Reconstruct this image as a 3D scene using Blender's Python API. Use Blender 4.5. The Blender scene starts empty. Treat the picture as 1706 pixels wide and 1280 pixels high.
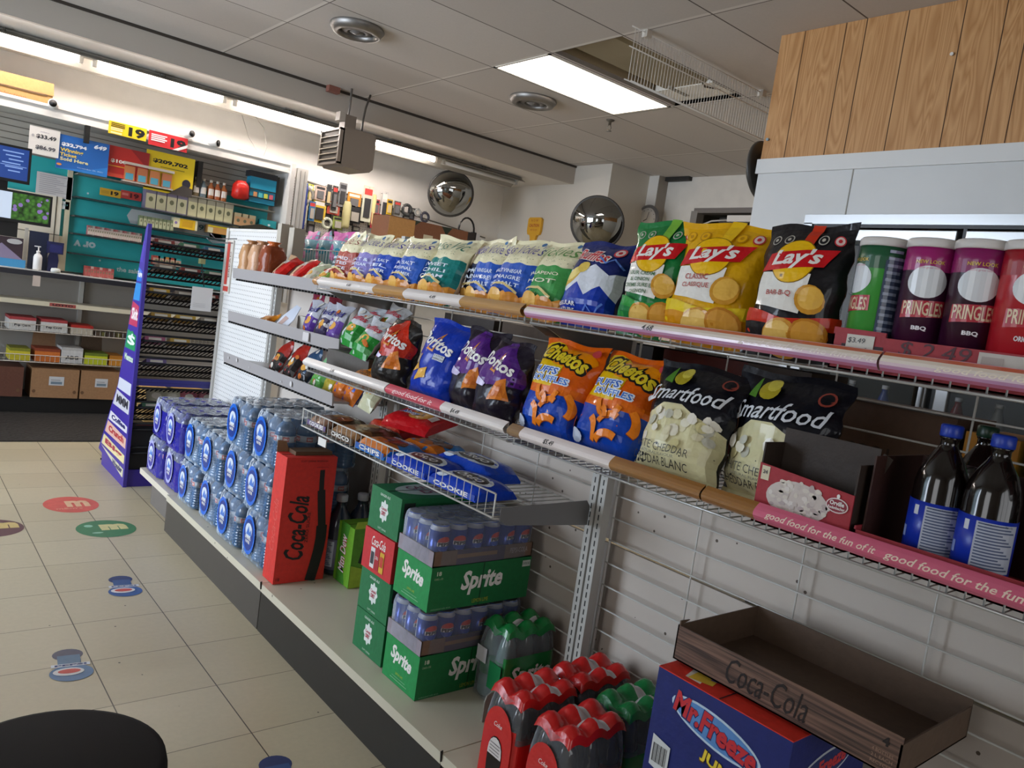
import bpy, bmesh, math, random
from mathutils import Vector, Matrix
from mathutils.geometry import tessellate_polygon
random.seed(7)
SC = bpy.context.scene
COL = SC.collection
PI = math.pi
# ------------------------------------------------------------------ camera
YAW, PIT, ROL, FPX = 0.699873, 0.094410, 0.143502, 1294.466
CAM = Vector((0, 0, 1.33345))
_f = Vector((math.sin(YAW)*math.cos(PIT), math.cos(YAW)*math.cos(PIT), -math.sin(PIT)))
_r0 = Vector((math.cos(YAW), -math.sin(YAW), 0)); _u0 = _r0.cross(_f)
_r = math.cos(ROL)*_r0 + math.sin(ROL)*_u0; _u = -math.sin(ROL)*_r0 + math.cos(ROL)*_u0
cd = bpy.data.cameras.new('camera'); cam = bpy.data.objects.new('camera', cd); COL.objects.link(cam)
cam.matrix_world = Matrix(((_r.x, _u.x, -_f.x, CAM.x), (_r.y, _u.y, -_f.y, CAM.y), (_r.z, _u.z, -_f.z, CAM.z), (0, 0, 0, 1)))
cd.sensor_width = 36; cd.lens = FPX/1706*36; cd.clip_start = 0.05; cd.clip_end = 60
SC.camera = cam
def at(px, py, ax, v):
    """world point seen at a photo pixel on the plane axis=v"""
    d = _f + _r*((px-853)/FPX) - _u*((py-640)/FPX)
    return CAM + d*((v-CAM[ax])/d[ax])
# ------------------------------------------------------------------ view, world, daylight
SC.view_settings.view_transform = 'Standard'; SC.view_settings.look = 'None'
SC.view_settings.gamma = 1; SC.view_settings.use_curve_mapping = False
SC.view_settings.exposure = 0.0
W = bpy.data.worlds.new('sky'); SC.world = W; W.use_nodes = True
bg = W.node_tree.nodes['Background']; bg.inputs[0].default_value = (0.55, 0.66, 0.85, 1); bg.inputs[1].default_value = 1.0
def area(name, loc, direction, sx, sy, power, color):
    l = bpy.data.lights.new(name, 'AREA'); l.shape = 'RECTANGLE'; l.size = sx; l.size_y = sy; l.energy = power; l.color = color
    o = bpy.data.objects.new(name, l); COL.objects.link(o); o.location = loc
    o.rotation_euler = Vector(direction).to_track_quat('-Z', 'Y').to_euler(); return o
DAY = (0.76, 0.86, 1.0)
area('daylight_left', (-2.75, 4.5, 1.45), (1, 0, -0.12), 3.0, 2.2, 300, DAY)
area('daylight_front', (0.3, -2.95, 1.6), (0, 1, -0.1), 3.4, 2.0, 42, (1, .96, .9))
area('daylight_near_left', (-2.75, 0.4, 1.6), (1, 0, -0.1), 1.4, 1.6, 20, (1, .97, .92))
TUBE_E, PANEL_E, FILL_E = 80.0, 12.0, 5.0
# ------------------------------------------------------------------ materials
def lin(h):
    h = h.lstrip('#'); c = [int(h[i:i+2], 16)/255 for i in (0, 2, 4)]
    return [x/12.92 if x <= .04045 else ((x+.055)/1.055)**2.4 for x in c] + [1]
_M = {}
def M(h, rough=.5, metal=0, bump=0, bscale=30, alpha=1, emit=0, coat=0, var=0, spec=.5):
    k = (h, rough, metal, bump, bscale, alpha, emit, coat, var, spec)
    if k in _M: return _M[k]
    m = bpy.data.materials.new('mat_%s_%d' % (h.lstrip('#'), len(_M))); m.use_nodes = True
    nt = m.node_tree; b = nt.nodes['Principled BSDF']
    b.inputs['Base Color'].default_value = lin(h); b.inputs['Roughness'].default_value = rough
    b.inputs['Metallic'].default_value = metal; b.inputs['Alpha'].default_value = alpha
    b.inputs['Specular IOR Level'].default_value = spec
    if coat: b.inputs['Coat Weight'].default_value = coat; b.inputs['Coat Roughness'].default_value = .05
    if emit: b.inputs['Emission Color'].default_value = lin(h); b.inputs['Emission Strength'].default_value = emit
    if bump or var:
        tc = nt.nodes.new('ShaderNodeTexCoord'); n = nt.nodes.new('ShaderNodeTexNoise')
        n.inputs['Scale'].default_value = bscale; n.inputs['Detail'].default_value = 3
        nt.links.new(tc.outputs['Object'], n.inputs['Vector'])
        if bump:
            bp = nt.nodes.new('ShaderNodeBump'); bp.inputs['Strength'].default_value = bump; bp.inputs['Distance'].default_value = .012
            nt.links.new(n.outputs['Fac'], bp.inputs['Height']); nt.links.new(bp.outputs[0], b.inputs['Normal'])
        if var:
            mx = nt.nodes.new('ShaderNodeMix'); mx.data_type = 'RGBA'; mx.blend_type = 'MULTIPLY'
            rp = nt.nodes.new('ShaderNodeValToRGB'); rp.color_ramp.elements[0].position = .35; rp.color_ramp.elements[1].position = .65
            rp.color_ramp.elements[0].color = (1-var, 1-var, 1-var, 1)
            nt.links.new(n.outputs['Fac'], rp.inputs[0]); mx.inputs[0].default_value = 1
            mx.inputs[6].default_value = lin(h); nt.links.new(rp.outputs[0], mx.inputs[7]); nt.links.new(mx.outputs[2], b.inputs['Base Color'])
    _M[k] = m; return m
def sat(h, k=1.12):
    import colorsys
    r, g, b = [int(h.lstrip('#')[i:i+2], 16)/255 for i in (0, 2, 4)]; H, S_, V_ = colorsys.rgb_to_hsv(r, g, b)
    r, g, b = colorsys.hsv_to_rgb(H, min(1, S_*k), V_); return '#%02x%02x%02x' % (round(r*255), round(g*255), round(b*255))
def foil(h): return M(sat(h, 1.15), .42, 0, .8, 21, 1, 0, .38, 0, .2)
def card(h): return M(h, .6, 0, .08, 60, 1, 0, 0, .12)
def gloss(h): return M(h, .3)
def metal(h='#9a9a98', r=.35): return M(h, r, .9)
def film(name, tint, amount, bump=.6, bscale=22, rough=.08):
    k = ('film', name)
    if k in _M: return _M[k]
    m = bpy.data.materials.new(name); m.use_nodes = True; nt = m.node_tree; nt.nodes.clear()
    o = nt.nodes.new('ShaderNodeOutputMaterial'); t = nt.nodes.new('ShaderNodeBsdfTransparent'); g = nt.nodes.new('ShaderNodeBsdfPrincipled')
    g.inputs['Base Color'].default_value = lin(tint); g.inputs['Roughness'].default_value = rough
    x = nt.nodes.new('ShaderNodeMixShader'); fr = nt.nodes.new('ShaderNodeLayerWeight'); fr.inputs[0].default_value = .35
    ma = nt.nodes.new('ShaderNodeMath'); ma.operation = 'ADD'; ma.use_clamp = True; ma.inputs[1].default_value = amount
    tc = nt.nodes.new('ShaderNodeTexCoord'); n = nt.nodes.new('ShaderNodeTexNoise'); n.inputs['Scale'].default_value = bscale
    bp = nt.nodes.new('ShaderNodeBump'); bp.inputs['Strength'].default_value = bump; bp.inputs['Distance'].default_value = .012
    L = nt.links.new
    L(tc.outputs['Object'], n.inputs['Vector']); L(n.outputs['Fac'], bp.inputs['Height']); L(bp.outputs[0], g.inputs['Normal']); L(bp.outputs[0], fr.inputs['Normal'])
    L(fr.outputs['Fresnel'], ma.inputs[0]); L(ma.outputs[0], x.inputs[0]); L(t.outputs[0], x.inputs[1]); L(g.outputs[0], x.inputs[2]); L(x.outputs[0], o.inputs[0])
    _M[k] = m; return m
GLASS = film('clear_glass', '#dfe8ea', .04, 0)
WRAP = film('shrink_film', '#e8eef4', .06)
# ------------------------------------------------------------------ mesh builder
def rect(x0, y0, x1, y1): return [[(x0, y0), (x1, y0), (x1, y1), (x0, y1)]]
def ell(cx, cy, rx, ry=None, n=24, rot=0):
    ry = rx if ry is None else ry; c, s = math.cos(rot), math.sin(rot)
    return [[(cx+rx*math.cos(a)*c-ry*math.sin(a)*s, cy+rx*math.cos(a)*s+ry*math.sin(a)*c) for a in [2*PI*i/n for i in range(n)]]]
def poly(*p): return [list(p)]
def band(pts, w):
    """a stroke of width w along 2D points, as quads"""
    out = []; nrm = []
    for i in range(len(pts)):
        a = pts[max(i-1, 0)]; b = pts[min(i+1, len(pts)-1)]; d = math.hypot(b[0]-a[0], b[1]-a[1]) or 1
        nrm.append((-(b[1]-a[1])/d, (b[0]-a[0])/d))
    for i in range(len(pts)-1):
        (x0, y0), (x1, y1) = pts[i], pts[i+1]; n0, n1 = nrm[i], nrm[i+1]; h = w/2
        out.append([(x0-n0[0]*h, y0-n0[1]*h), (x1-n1[0]*h, y1-n1[1]*h), (x1+n1[0]*h, y1+n1[1]*h), (x0+n0[0]*h, y0+n0[1]*h)])
    return out
_T = {}
def glyphs(s, bold=0, shear=0):
    k = (s, bold, shear)
    if k not in _T:
        c = bpy.data.curves.new('t', 'FONT'); c.body = s; c.resolution_u = 2; c.offset = bold; c.shear = shear; c.align_x = 'CENTER'
        o = bpy.data.objects.new('t', c); COL.objects.link(o)
        dg = bpy.context.evaluated_depsgraph_get(); me = bpy.data.meshes.new_from_object(o.evaluated_get(dg))
        me.calc_loop_triangles()
        V = [(v.co.x, v.co.y) for v in me.vertices]
        tr = [[V[i] for i in t.vertices] for t in me.loop_triangles]
        bpy.data.objects.remove(o); bpy.data.curves.remove(c); bpy.data.meshes.remove(me)
        xs = [p[0] for t in tr for p in t] or [0, 1]; ys = [p[1] for t in tr for p in t] or [0, 1]
        _T[k] = (tr, min(xs), max(xs), min(ys), max(ys))
    return _T[k]
def text(s, cx, cy, w=None, h=None, bold=0, shear=0, rot=0, arc=0):
    """text fitted into a box w x h centred on (cx, cy)"""
    tr, x0, x1, y0, y1 = glyphs(s, bold, shear)
    sw = (w/(x1-x0)) if w else None; sh = (h/(y1-y0)) if h else None
    sx = sw or sh; sy = sh or sw; c, sn = math.cos(rot), math.sin(rot); out = []
    for t in tr:
        q = []
        for x, y in t:
            X = (x-(x0+x1)/2)*sx; Y = (y-(y0+y1)/2)*sy
            if arc: Y += arc*(1-(X/((x1-x0)*sx/2))**2)
            q.append((cx+X*c-Y*sn, cy+X*sn+Y*c))
        out.append(q)
    return out
def _clip(p, ax, v, keep_hi):
    out = []; n = len(p)
    for i in range(n):
        a, b = p[i], p[(i+1) % n]
        ia = (a[ax] >= v) if keep_hi else (a[ax] <= v); ib = (b[ax] >= v) if keep_hi else (b[ax] <= v)
        if ia: out.append(a)
        if ia != ib:
            t = (v-a[ax])/(b[ax]-a[ax]); out.append((a[0]+(b[0]-a[0])*t, a[1]+(b[1]-a[1])*t))
    return out
def _convex(p):
    s = 0; n = len(p)
    for i in range(n):
        a, b, c = p[i], p[(i+1) % n], p[(i+2) % n]
        z = (b[0]-a[0])*(c[1]-b[1])-(b[1]-a[1])*(c[0]-b[0])
        if abs(z) < 1e-12: continue
        if s == 0: s = 1 if z > 0 else -1
        elif s*z < 0: return False
    return True
def _slice(p, ax, cuts):
    lo = min(q[ax] for q in p); hi = max(q[ax] for q in p); out = []
    for i in range(len(cuts)-1):
        a, b = cuts[i], cuts[i+1]
        if hi <= a or lo >= b: continue
        q = p
        if lo < a: q = _clip(q, ax, a, True)
        if hi > b and len(q) > 2: q = _clip(q, ax, b, False)
        if len(q) > 2: out.append(q)
    return out
class Plane:
    ucuts = vcuts = None
    def __init__(s, O, U, V): s.O = Vector(O); s.U = Vector(U).normalized(); s.V = Vector(V).normalized(); s.N = s.U.cross(s.V)
    def __call__(s, u, v, o): return s.O + s.U*u + s.V*v + s.N*o
class Cyl:
    """u runs round a vertical cylinder at (cx,cy); u=0 faces local -Y; v = height"""
    def __init__(s, r, cx=0, cy=0, z=0, seg=28, a0=0):
        s.r = r; s.c = (cx, cy, z); s.a0 = a0; st = 2*PI*r/seg; s.ucuts = [st*i for i in range(-seg, seg+1)]; s.vcuts = None; s.st = st
    def __call__(s, u, v, o):
        i = math.floor(u/s.st); t = u/s.st-i; p = []
        for k in (i, i+1):
            a = k*s.st/s.r+s.a0-PI/2; p.append((math.cos(a), math.sin(a)))
        x = p[0][0]*(1-t)+p[1][0]*t; y = p[0][1]*(1-t)+p[1][1]*t
        return Vector((s.c[0]+x*(s.r+o), s.c[1]+y*(s.r+o), s.c[2]+v))
class MB:
    def __init__(s): s.v = []; s.f = []; s.m = []; s.mats = []; s.sm = []
    def mi(s, m):
        if m not in s.mats: s.mats.append(m)
        return s.mats.index(m)
    def face(s, pts, m, smooth=False):
        b = len(s.v); s.v += [tuple(p) for p in pts]; s.f.append(tuple(range(b, b+len(pts)))); s.m.append(s.mi(m)); s.sm.append(smooth); return s
    def idx(s, verts, faces, m, smooth=False):
        b = len(s.v); s.v += [tuple(p) for p in verts]; k = s.mi(m)
        for f in faces: s.f.append(tuple(i+b for i in f)); s.m.append(k); s.sm.append(smooth)
        return s
    def box(s, x0, y0, z0, x1, y1, z1, m, faces='xXyYzZ'):
        V = [(x, y, z) for z in (z0, z1) for y in (y0, y1) for x in (x0, x1)]
        F = dict(z=(0, 2, 3, 1), Z=(4, 5, 7, 6), y=(0, 1, 5, 4), Y=(2, 6, 7, 3), x=(0, 4, 6, 2), X=(1, 3, 7, 5))
        return s.idx(V, [F[c] for c in faces], m)
    def prism(s, pts, axis, a, b, m, smooth=False):
        """2D outline extruded along axis (0,1,2) from a to b"""
        def P(p, t): return (t, p[0], p[1]) if axis == 0 else (p[0], t, p[1]) if axis == 1 else (p[0], p[1], t)
        n = len(pts); V = [P(p, a) for p in pts] + [P(p, b) for p in pts]
        s.idx(V, [tuple(range(n))[::-1], tuple(range(n, 2*n))], m)
        return s.idx(V, [(i, (i+1) % n, n+(i+1) % n, n+i) for i in range(n)], m, smooth)
    def tube(s, pts, r, m, seg=6, closed=False):
        pts = [Vector(p) for p in pts]; n = len(pts); V = []; F = []
        for i, p in enumerate(pts):
            a = pts[(i-1) % n] if (closed or i > 0) else p; b = pts[(i+1) % n] if (closed or i < n-1) else p
            d = (b-a).normalized(); up = Vector((0, 0, 1)) if abs(d.z) < .9 else Vector((1, 0, 0))
            e = d.cross(up).normalized(); g = e.cross(d)
            V += [p+(e*math.cos(2*PI*k/seg)+g*math.sin(2*PI*k/seg))*r for k in range(seg)]
        for i in range(n if closed else n-1):
            j = (i+1) % n
            F += [(i*seg+k, j*seg+k, j*seg+(k+1) % seg, i*seg+(k+1) % seg) for k in range(seg)]
        if not closed: F += [tuple(range(seg)), tuple(range((n-1)*seg, n*seg))[::-1]]
        return s.idx(V, F, m, True)
    def lathe(s, prof, m, c=(0, 0, 0), seg=20, smooth=True, axis=2, cap=True):
        """prof = [(r, h), ...]; m may be a list, one per ring"""
        n = len(prof); V = []
        for r, h in prof:
            for k in range(seg):
                a = 2*PI*k/seg; p = (r*math.cos(a), r*math.sin(a), h)
                if axis == 0: p = (p[2], p[0], p[1])
                if axis == 1: p = (p[0], p[2], p[1])
                V.append((p[0]+c[0], p[1]+c[1], p[2]+c[2]))
        b = len(s.v); s.v += V
        for i in range(n-1):
            k0 = s.mi(m[i] if isinstance(m, list) else m)
            for k in range(seg):
                s.f.append((b+i*seg+k, b+i*seg+(k+1) % seg, b+(i+1)*seg+(k+1) % seg, b+(i+1)*seg+k)); s.m.append(k0); s.sm.append(smooth)
        for i, rev in ((0, True), (n-1, False)):
            if cap and prof[i][0] > 1e-5:
                q = [b+i*seg+k for k in range(seg)]; s.f.append(tuple(q[::-1] if rev else q)); s.m.append(s.mi(m[min(i, n-2)] if isinstance(m, list) else m)); s.sm.append(False)
        return s
    def decal(s, S, polys, m, off=.0006, clip=None):
        """flat artwork laid on a surface, cut along its grid so it follows it"""
        for p in polys:
            if len(p) < 3: continue
            tris = [p] if (len(p) == 3 or _convex(p)) else [[p[i] for i in t] for t in tessellate_polygon([[Vector((x, y, 0)) for x, y in p]])]
            for t in tris:
                q = [t]
                if clip:
                    for ax, v, hi in ((0, clip[0], True), (0, clip[2], False), (1, clip[1], True), (1, clip[3], False)):
                        q = [c for c in (_clip(x, ax, v, hi) for x in q) if len(c) > 2]
                if S.ucuts: q = [y for x in q for y in _slice(x, 0, S.ucuts)]
                if S.vcuts: q = [y for x in q for y in _slice(x, 1, S.vcuts)]
                for x in q:
                    ar = sum(x[i][0]*x[(i+1) % len(x)][1]-x[(i+1) % len(x)][0]*x[i][1] for i in range(len(x)))
                    if ar < 0: x = x[::-1]
                    s.face([S(u, v, off) for u, v in x], m, S.ucuts is not None)
        return s
    def build(s, name, parent=None, label=None, kind=None, bevel=0):
        me = bpy.data.meshes.new(name); me.from_pydata(s.v, [], s.f)
        for m in s.mats: me.materials.append(m)
        me.polygons.foreach_set('material_index', s.m); me.polygons.foreach_set('use_smooth', s.sm); me.update()
        o = bpy.data.objects.new(name, me); COL.objects.link(o)
        if bevel:
            bv = o.modifiers.new('bevel', 'BEVEL'); bv.width = bevel; bv.segments = 2; bv.limit_method = 'ANGLE'
        if parent: o.parent = parent
        if label: o['label'] = label
        if kind: o['kind'] = kind
        return o
def thing(name, label, cat, loc=(0, 0, 0), rz=0, group=None, rx=0, ry=0):
    o = bpy.data.objects.new(name, None); COL.objects.link(o); o.empty_display_size = .05
    o.location = loc; o.rotation_euler = (rx, ry, rz); o['label'] = label; o['category'] = cat
    if group: o['group'] = group
    return o
def tag(o, label, cat, group=None, kind=None):
    o['label'] = label; o['category'] = cat
    if group: o['group'] = group
    if kind: o['kind'] = kind
    return o
def struct(name, mb): return mb.build(name, kind='structure')
def dup(root, loc=None, rz=None, label=None):
    c = root.copy(); COL.objects.link(c)
    if loc is not None: c.location = loc
    if rz is not None: c.rotation_euler.z = rz
    if label: c['label'] = label
    for ch in list(root.children):
        d = ch.copy(); COL.objects.link(d); d.parent = c
        for g in list(ch.children):
            e = g.copy(); COL.objects.link(e); e.parent = d
    return c
# ------------------------------------------------------------------ procedural surfaces
def nodes(name):
    m = bpy.data.materials.new(name); m.use_nodes = True; nt = m.node_tree
    return m, nt, nt.nodes['Principled BSDF'], nt.links.new
def math_n(nt, op, a, b=None, clamp=False):
    n = nt.nodes.new('ShaderNodeMath'); n.operation = op; n.use_clamp = clamp
    for i, x in enumerate((a, b)):
        if x is None: continue
        if isinstance(x, (int, float)): n.inputs[i].default_value = x
        else: nt.links.new(x, n.inputs[i])
    return n.outputs[0]
def mixc(nt, fac, a, b, mode='MIX'):
    n = nt.nodes.new('ShaderNodeMix'); n.data_type = 'RGBA'; n.blend_type = mode
    for i, x in ((0, fac), (6, a), (7, b)):
        if isinstance(x, (int, float)): n.inputs[i].default_value = x
        elif isinstance(x, (list, tuple)): n.inputs[i].default_value = x
        else: nt.links.new(x, n.inputs[i])
    return n.outputs[2]
def grid_lines(nt, sep, x0, px, wx, y0, py, wy):
    out = []
    for ax, o, p, w in ((0, x0, px, wx), (1, y0, py, wy)):
        t = math_n(nt, 'DIVIDE', math_n(nt, 'SUBTRACT', sep.outputs[ax], o), p)
        fr = math_n(nt, 'FRACT', math_n(nt, 'ADD', t, 100.5)); d = math_n(nt, 'ABSOLUTE', math_n(nt, 'SUBTRACT', fr, .5))
        out.append((math_n(nt, 'LESS_THAN', d, w/p/2), math_n(nt, 'FLOOR', math_n(nt, 'ADD', t, 100))))
    return out
def floor_mat():
    m, nt, b, L = nodes('vinyl_tile'); tc = nt.nodes.new('ShaderNodeTexCoord'); sp = nt.nodes.new('ShaderNodeSeparateXYZ'); L(tc.outputs['Object'], sp.inputs[0])
    (lx, ix), (ly, iy) = grid_lines(nt, sp, .6229, .3048, .0035, 3.268, .3048, .003)
    cb = nt.nodes.new('ShaderNodeCombineXYZ'); L(ix, cb.inputs[0]); L(iy, cb.inputs[1])
    wn = nt.nodes.new('ShaderNodeTexWhiteNoise'); L(cb.outputs[0], wn.inputs['Vector'])
    n = nt.nodes.new('ShaderNodeTexNoise'); n.inputs['Scale'].default_value = 55; n.inputs['Detail'].default_value = 5; L(tc.outputs['Object'], n.inputs['Vector'])
    n2 = nt.nodes.new('ShaderNodeTexNoise'); n2.inputs['Scale'].default_value = 3; L(tc.outputs['Object'], n2.inputs['Vector'])
    c = mixc(nt, wn.outputs['Value'], lin('#c8bc9e'), lin('#bcaf90'))
    c = mixc(nt, math_n(nt, 'MULTIPLY', n.outputs['Fac'], .55), c, lin('#a39a84'))
    c = mixc(nt, math_n(nt, 'MULTIPLY', n2.outputs['Fac'], .35), c, lin('#b5a98c'))
    sk = nt.nodes.new('ShaderNodeTexVoronoi'); sk.inputs['Scale'].default_value = 9; L(tc.outputs['Object'], sk.inputs['Vector'])
    spot = math_n(nt, 'MULTIPLY', math_n(nt, 'LESS_THAN', sk.outputs['Distance'], .035), math_n(nt, 'GREATER_THAN', n2.outputs['Fac'], .5))
    c = mixc(nt, spot, c, lin('#4a4238'))
    c = mixc(nt, math_n(nt, 'MAXIMUM', lx, math_n(nt, 'MULTIPLY', ly, .8)), c, lin('#453d31'))
    L(c, b.inputs['Base Color']); b.inputs['Roughness'].default_value = .38
    bp = nt.nodes.new('ShaderNodeBump'); bp.inputs['Strength'].default_value = .12; bp.inputs['Distance'].default_value = .003; L(n.outputs['Fac'], bp.inputs['Height']); L(bp.outputs[0], b.inputs['Normal'])
    return m
def ceil_mat():
    m, nt, b, L = nodes('ceiling_tile'); tc = nt.nodes.new('ShaderNodeTexCoord'); sp = nt.nodes.new('ShaderNodeSeparateXYZ'); L(tc.outputs['Object'], sp.inputs[0])
    (lx, ix), (ly, iy) = grid_lines(nt, sp, 1.97, 1.2192, .024, 3.27, .6096, .009)
    cb = nt.nodes.new('ShaderNodeCombineXYZ'); L(ix, cb.inputs[0]); L(iy, cb.inputs[1])
    wn = nt.nodes.new('ShaderNodeTexWhiteNoise'); L(cb.outputs[0], wn.inputs['Vector'])
    n = nt.nodes.new('ShaderNodeTexNoise'); n.inputs['Scale'].default_value = 90; n.inputs['Detail'].default_value = 4; L(tc.outputs['Object'], n.inputs['Vector'])
    c = mixc(nt, wn.outputs['Value'], lin('#cfc9c2'), lin('#c2bbb3')); c = mixc(nt, math_n(nt, 'MULTIPLY', n.outputs['Fac'], .3), c, lin('#aaa39b'))
    (gx, _), (gy, _) = grid_lines(nt, sp, 1.986, 1.2192, .006, 3.27, .6096, .009)  # dark line beside each bar paints its thin shadow gap
    c = mixc(nt, lx, c, lin('#d8d3cb')); c = mixc(nt, gx, c, lin('#5f574e')); c = mixc(nt, ly, c, lin('#5b524a'))
    L(c, b.inputs['Base Color']); b.inputs['Roughness'].default_value = .85
    bp = nt.nodes.new('ShaderNodeBump'); bp.inputs['Strength'].default_value = .25; bp.inputs['Distance'].default_value = .002; L(n.outputs['Fac'], bp.inputs['Height']); L(bp.outputs[0], b.inputs['Normal'])
    return m
def wood_mat():
    m, nt, b, L = nodes('oak_panel'); tc = nt.nodes.new('ShaderNodeTexCoord')
    mp = nt.nodes.new('ShaderNodeMapping'); mp.inputs['Scale'].default_value = (1, 9, .9); L(tc.outputs['Object'], mp.inputs[0])
    n = nt.nodes.new('ShaderNodeTexNoise'); n.inputs['Scale'].default_value = 1.3; n.inputs['Detail'].default_value = 1.5; n.inputs['Distortion'].default_value = .9; L(mp.outputs[0], n.inputs['Vector'])
    ring = math_n(nt, 'FRACT', math_n(nt, 'MULTIPLY', n.outputs['Fac'], 11)); ring = math_n(nt, 'ABSOLUTE', math_n(nt, 'SUBTRACT', ring, .5))
    mp2 = nt.nodes.new('ShaderNodeMapping'); mp2.inputs['Scale'].default_value = (1, 160, 5); L(tc.outputs['Object'], mp2.inputs[0])
    n2 = nt.nodes.new('ShaderNodeTexNoise'); n2.inputs['Scale'].default_value = 1; n2.inputs['Detail'].default_value = 3; L(mp2.outputs[0], n2.inputs['Vector'])
    c = mixc(nt, math_n(nt, 'MULTIPLY', ring, 1.9), lin('#cc9c66'), lin('#a9763f')); c = mixc(nt, math_n(nt, 'MULTIPLY', n2.outputs['Fac'], .45), c, lin('#a8763f'))
    L(c, b.inputs['Base Color']); b.inputs['Roughness'].default_value = .55; return m
def dirty_mat(name, base, dirt, scale=14, amt=.5, rough=.5):
    m, nt, b, L = nodes(name); tc = nt.nodes.new('ShaderNodeTexCoord')
    n = nt.nodes.new('ShaderNodeTexNoise'); n.inputs['Scale'].default_value = 2.2; n.inputs['Detail'].default_value = 4; L(tc.outputs['Object'], n.inputs['Vector'])
    v = nt.nodes.new('ShaderNodeTexVoronoi'); v.inputs['Scale'].default_value = scale*2; L(tc.outputs['Object'], v.inputs['Vector'])
    sp = math_n(nt, 'MULTIPLY', math_n(nt, 'LESS_THAN', v.outputs['Distance'], .1), math_n(nt, 'GREATER_THAN', n.outputs['Fac'], .53))
    c = mixc(nt, math_n(nt, 'MULTIPLY', n.outputs['Fac'], amt), lin(base), lin(dirt)); c = mixc(nt, sp, c, lin('#54483c'))
    L(c, b.inputs['Base Color']); b.inputs['Roughness'].default_value = rough; return m
def peg_mat():
    m, nt, b, L = nodes('pegboard'); tc = nt.nodes.new('ShaderNodeTexCoord'); sp = nt.nodes.new('ShaderNodeSeparateXYZ'); L(tc.outputs['Object'], sp.inputs[0])
    ds = []
    for ax in (0, 1, 2):
        fr = math_n(nt, 'FRACT', math_n(nt, 'ADD', math_n(nt, 'DIVIDE', sp.outputs[ax], .0254), 100.25))
        ds.append(math_n(nt, 'POWER', math_n(nt, 'SUBTRACT', fr, .5), 2))
    d1 = math_n(nt, 'ADD', ds[0], ds[2]); d2 = math_n(nt, 'ADD', ds[1], ds[2])
    geo = nt.nodes.new('ShaderNodeNewGeometry'); s2 = nt.nodes.new('ShaderNodeSeparateXYZ'); L(geo.outputs['Normal'], s2.inputs[0])
    onx = math_n(nt, 'GREATER_THAN', math_n(nt, 'ABSOLUTE', s2.outputs[0]), .5)
    h = math_n(nt, 'ADD', math_n(nt, 'MULTIPLY', math_n(nt, 'LESS_THAN', d2, .022), onx), math_n(nt, 'MULTIPLY', math_n(nt, 'LESS_THAN', d1, .022), math_n(nt, 'SUBTRACT', 1, onx)))
    c = mixc(nt, h, lin('#e2e0dc'), lin('#6d6862')); L(c, b.inputs['Base Color']); b.inputs['Roughness'].default_value = .45; return m
WHITE = M('#d9d4ca', .7, 0, .05, 8, 1, 0, 0, .06); CREAM = M('#e6e2da', .6, 0, .04, 6, 1, 0, 0, .05)
PEG = peg_mat(); BLACK = M('#141312', .5); DARK = M('#2a2724', .6)
CH, CR = 2.95, 2.76        # ceiling heights: main, rear strip
XR, YB, YC = 6.48, 7.5, 6.3
# floor
f = MB(); f.face([(-2.6, -2.8, 0), (XR+1.2, -2.8, 0), (XR+1.2, YB, 0), (-2.6, YB, 0)], floor_mat()); struct('floor', f)
# main ceiling with one recess for an old unlit fitting
CM = ceil_mat(); c = MB(); hx0, hx1, hy0, hy1 = 3.205, 4.395, 3.285, 3.86
for a in ((-2.6, -2.8, hx0, YC), (hx1, -2.8, XR, YC), (hx0, -2.8, hx1, hy0), (hx0, hy1, hx1, 3.895), (hx0, 4.48, hx1, YC)):
    c.box(a[0], a[1], CH, a[2], a[3], CH+.03, CM)
struct('ceiling', c)
c = MB(); c.box(-2.6, YC+.001, CR, 5.76, YB, CR+.05, M('#d9d4cc', .8)); struct('ceiling', c)
c = MB(); c.box(-2.6, YC, CR-.001, 5.76, YC+.04, CH+.03, M('#b3aba0', .8)); c.box(-2.6, YC-.012, CH-.02, XR, YC, CH, M('#3a332c', .7)); struct('trim_1', c)
# walls
w = MB(); w.box(-2.6, YB, 0, 5.9, YB+.1, CR+.1, CREAM); struct('wall_rear', w)
w = MB(); w.box(5.76, 5.76, 0, XR+.02, YB, CH, M('#cfc9bd', .7)); struct('wall_corner', w)
w = MB(); dr = [at(1157, 352, 0, XR), at(1257, 352, 0, XR)]
y1, y0, zt = dr[0].y, dr[0].y-1.0, dr[0].z
w.box(XR, -2.8, 0, XR+.1, y0, CH+.05, WHITE); w.box(XR, y1, 0, XR+.1, YB, CH+.05, WHITE); w.box(XR, y0, zt, XR+.1, y1, CH+.05, WHITE)
w.box(XR-.06, 5.3, CH-.04, XR+.001, 5.62, CH, DARK); struct('wall_right', w)
d = MB(); d.box(XR+.02, y0, 0, XR+1.0, y1, zt, M('#5b5650', .7), 'XyYZ'); d.box(XR+.1, y0+.1, 0, XR+.14, y1-.25, zt-.05, M('#24211f', .5)); d.box(XR-.01, y0-.0, zt-.02, XR+.1, y1, zt+.03, M('#77706a', .6))
d.box(XR-.012, y1-.05, 0, XR+.1, y1+.03, zt, M('#8a847c', .6)); struct('door_1', d)
dc = thing('door_closer', 'white door closer arm above the dark doorway at the far right', 'door closer', (XR-.06, y1-.62, zt-.12))
m = MB(); m.box(-.03, -.14, 0, .03, .14, .06, M('#d8d4cc', .4)); m.build('closer_body', dc)
m = MB(); m.tube([(0, .14, .02), (-.05, .3, 0), (-.02, .52, -.06)], .008, M('#c9c5bd', .4)); m.build('closer_arm', dc)
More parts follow.
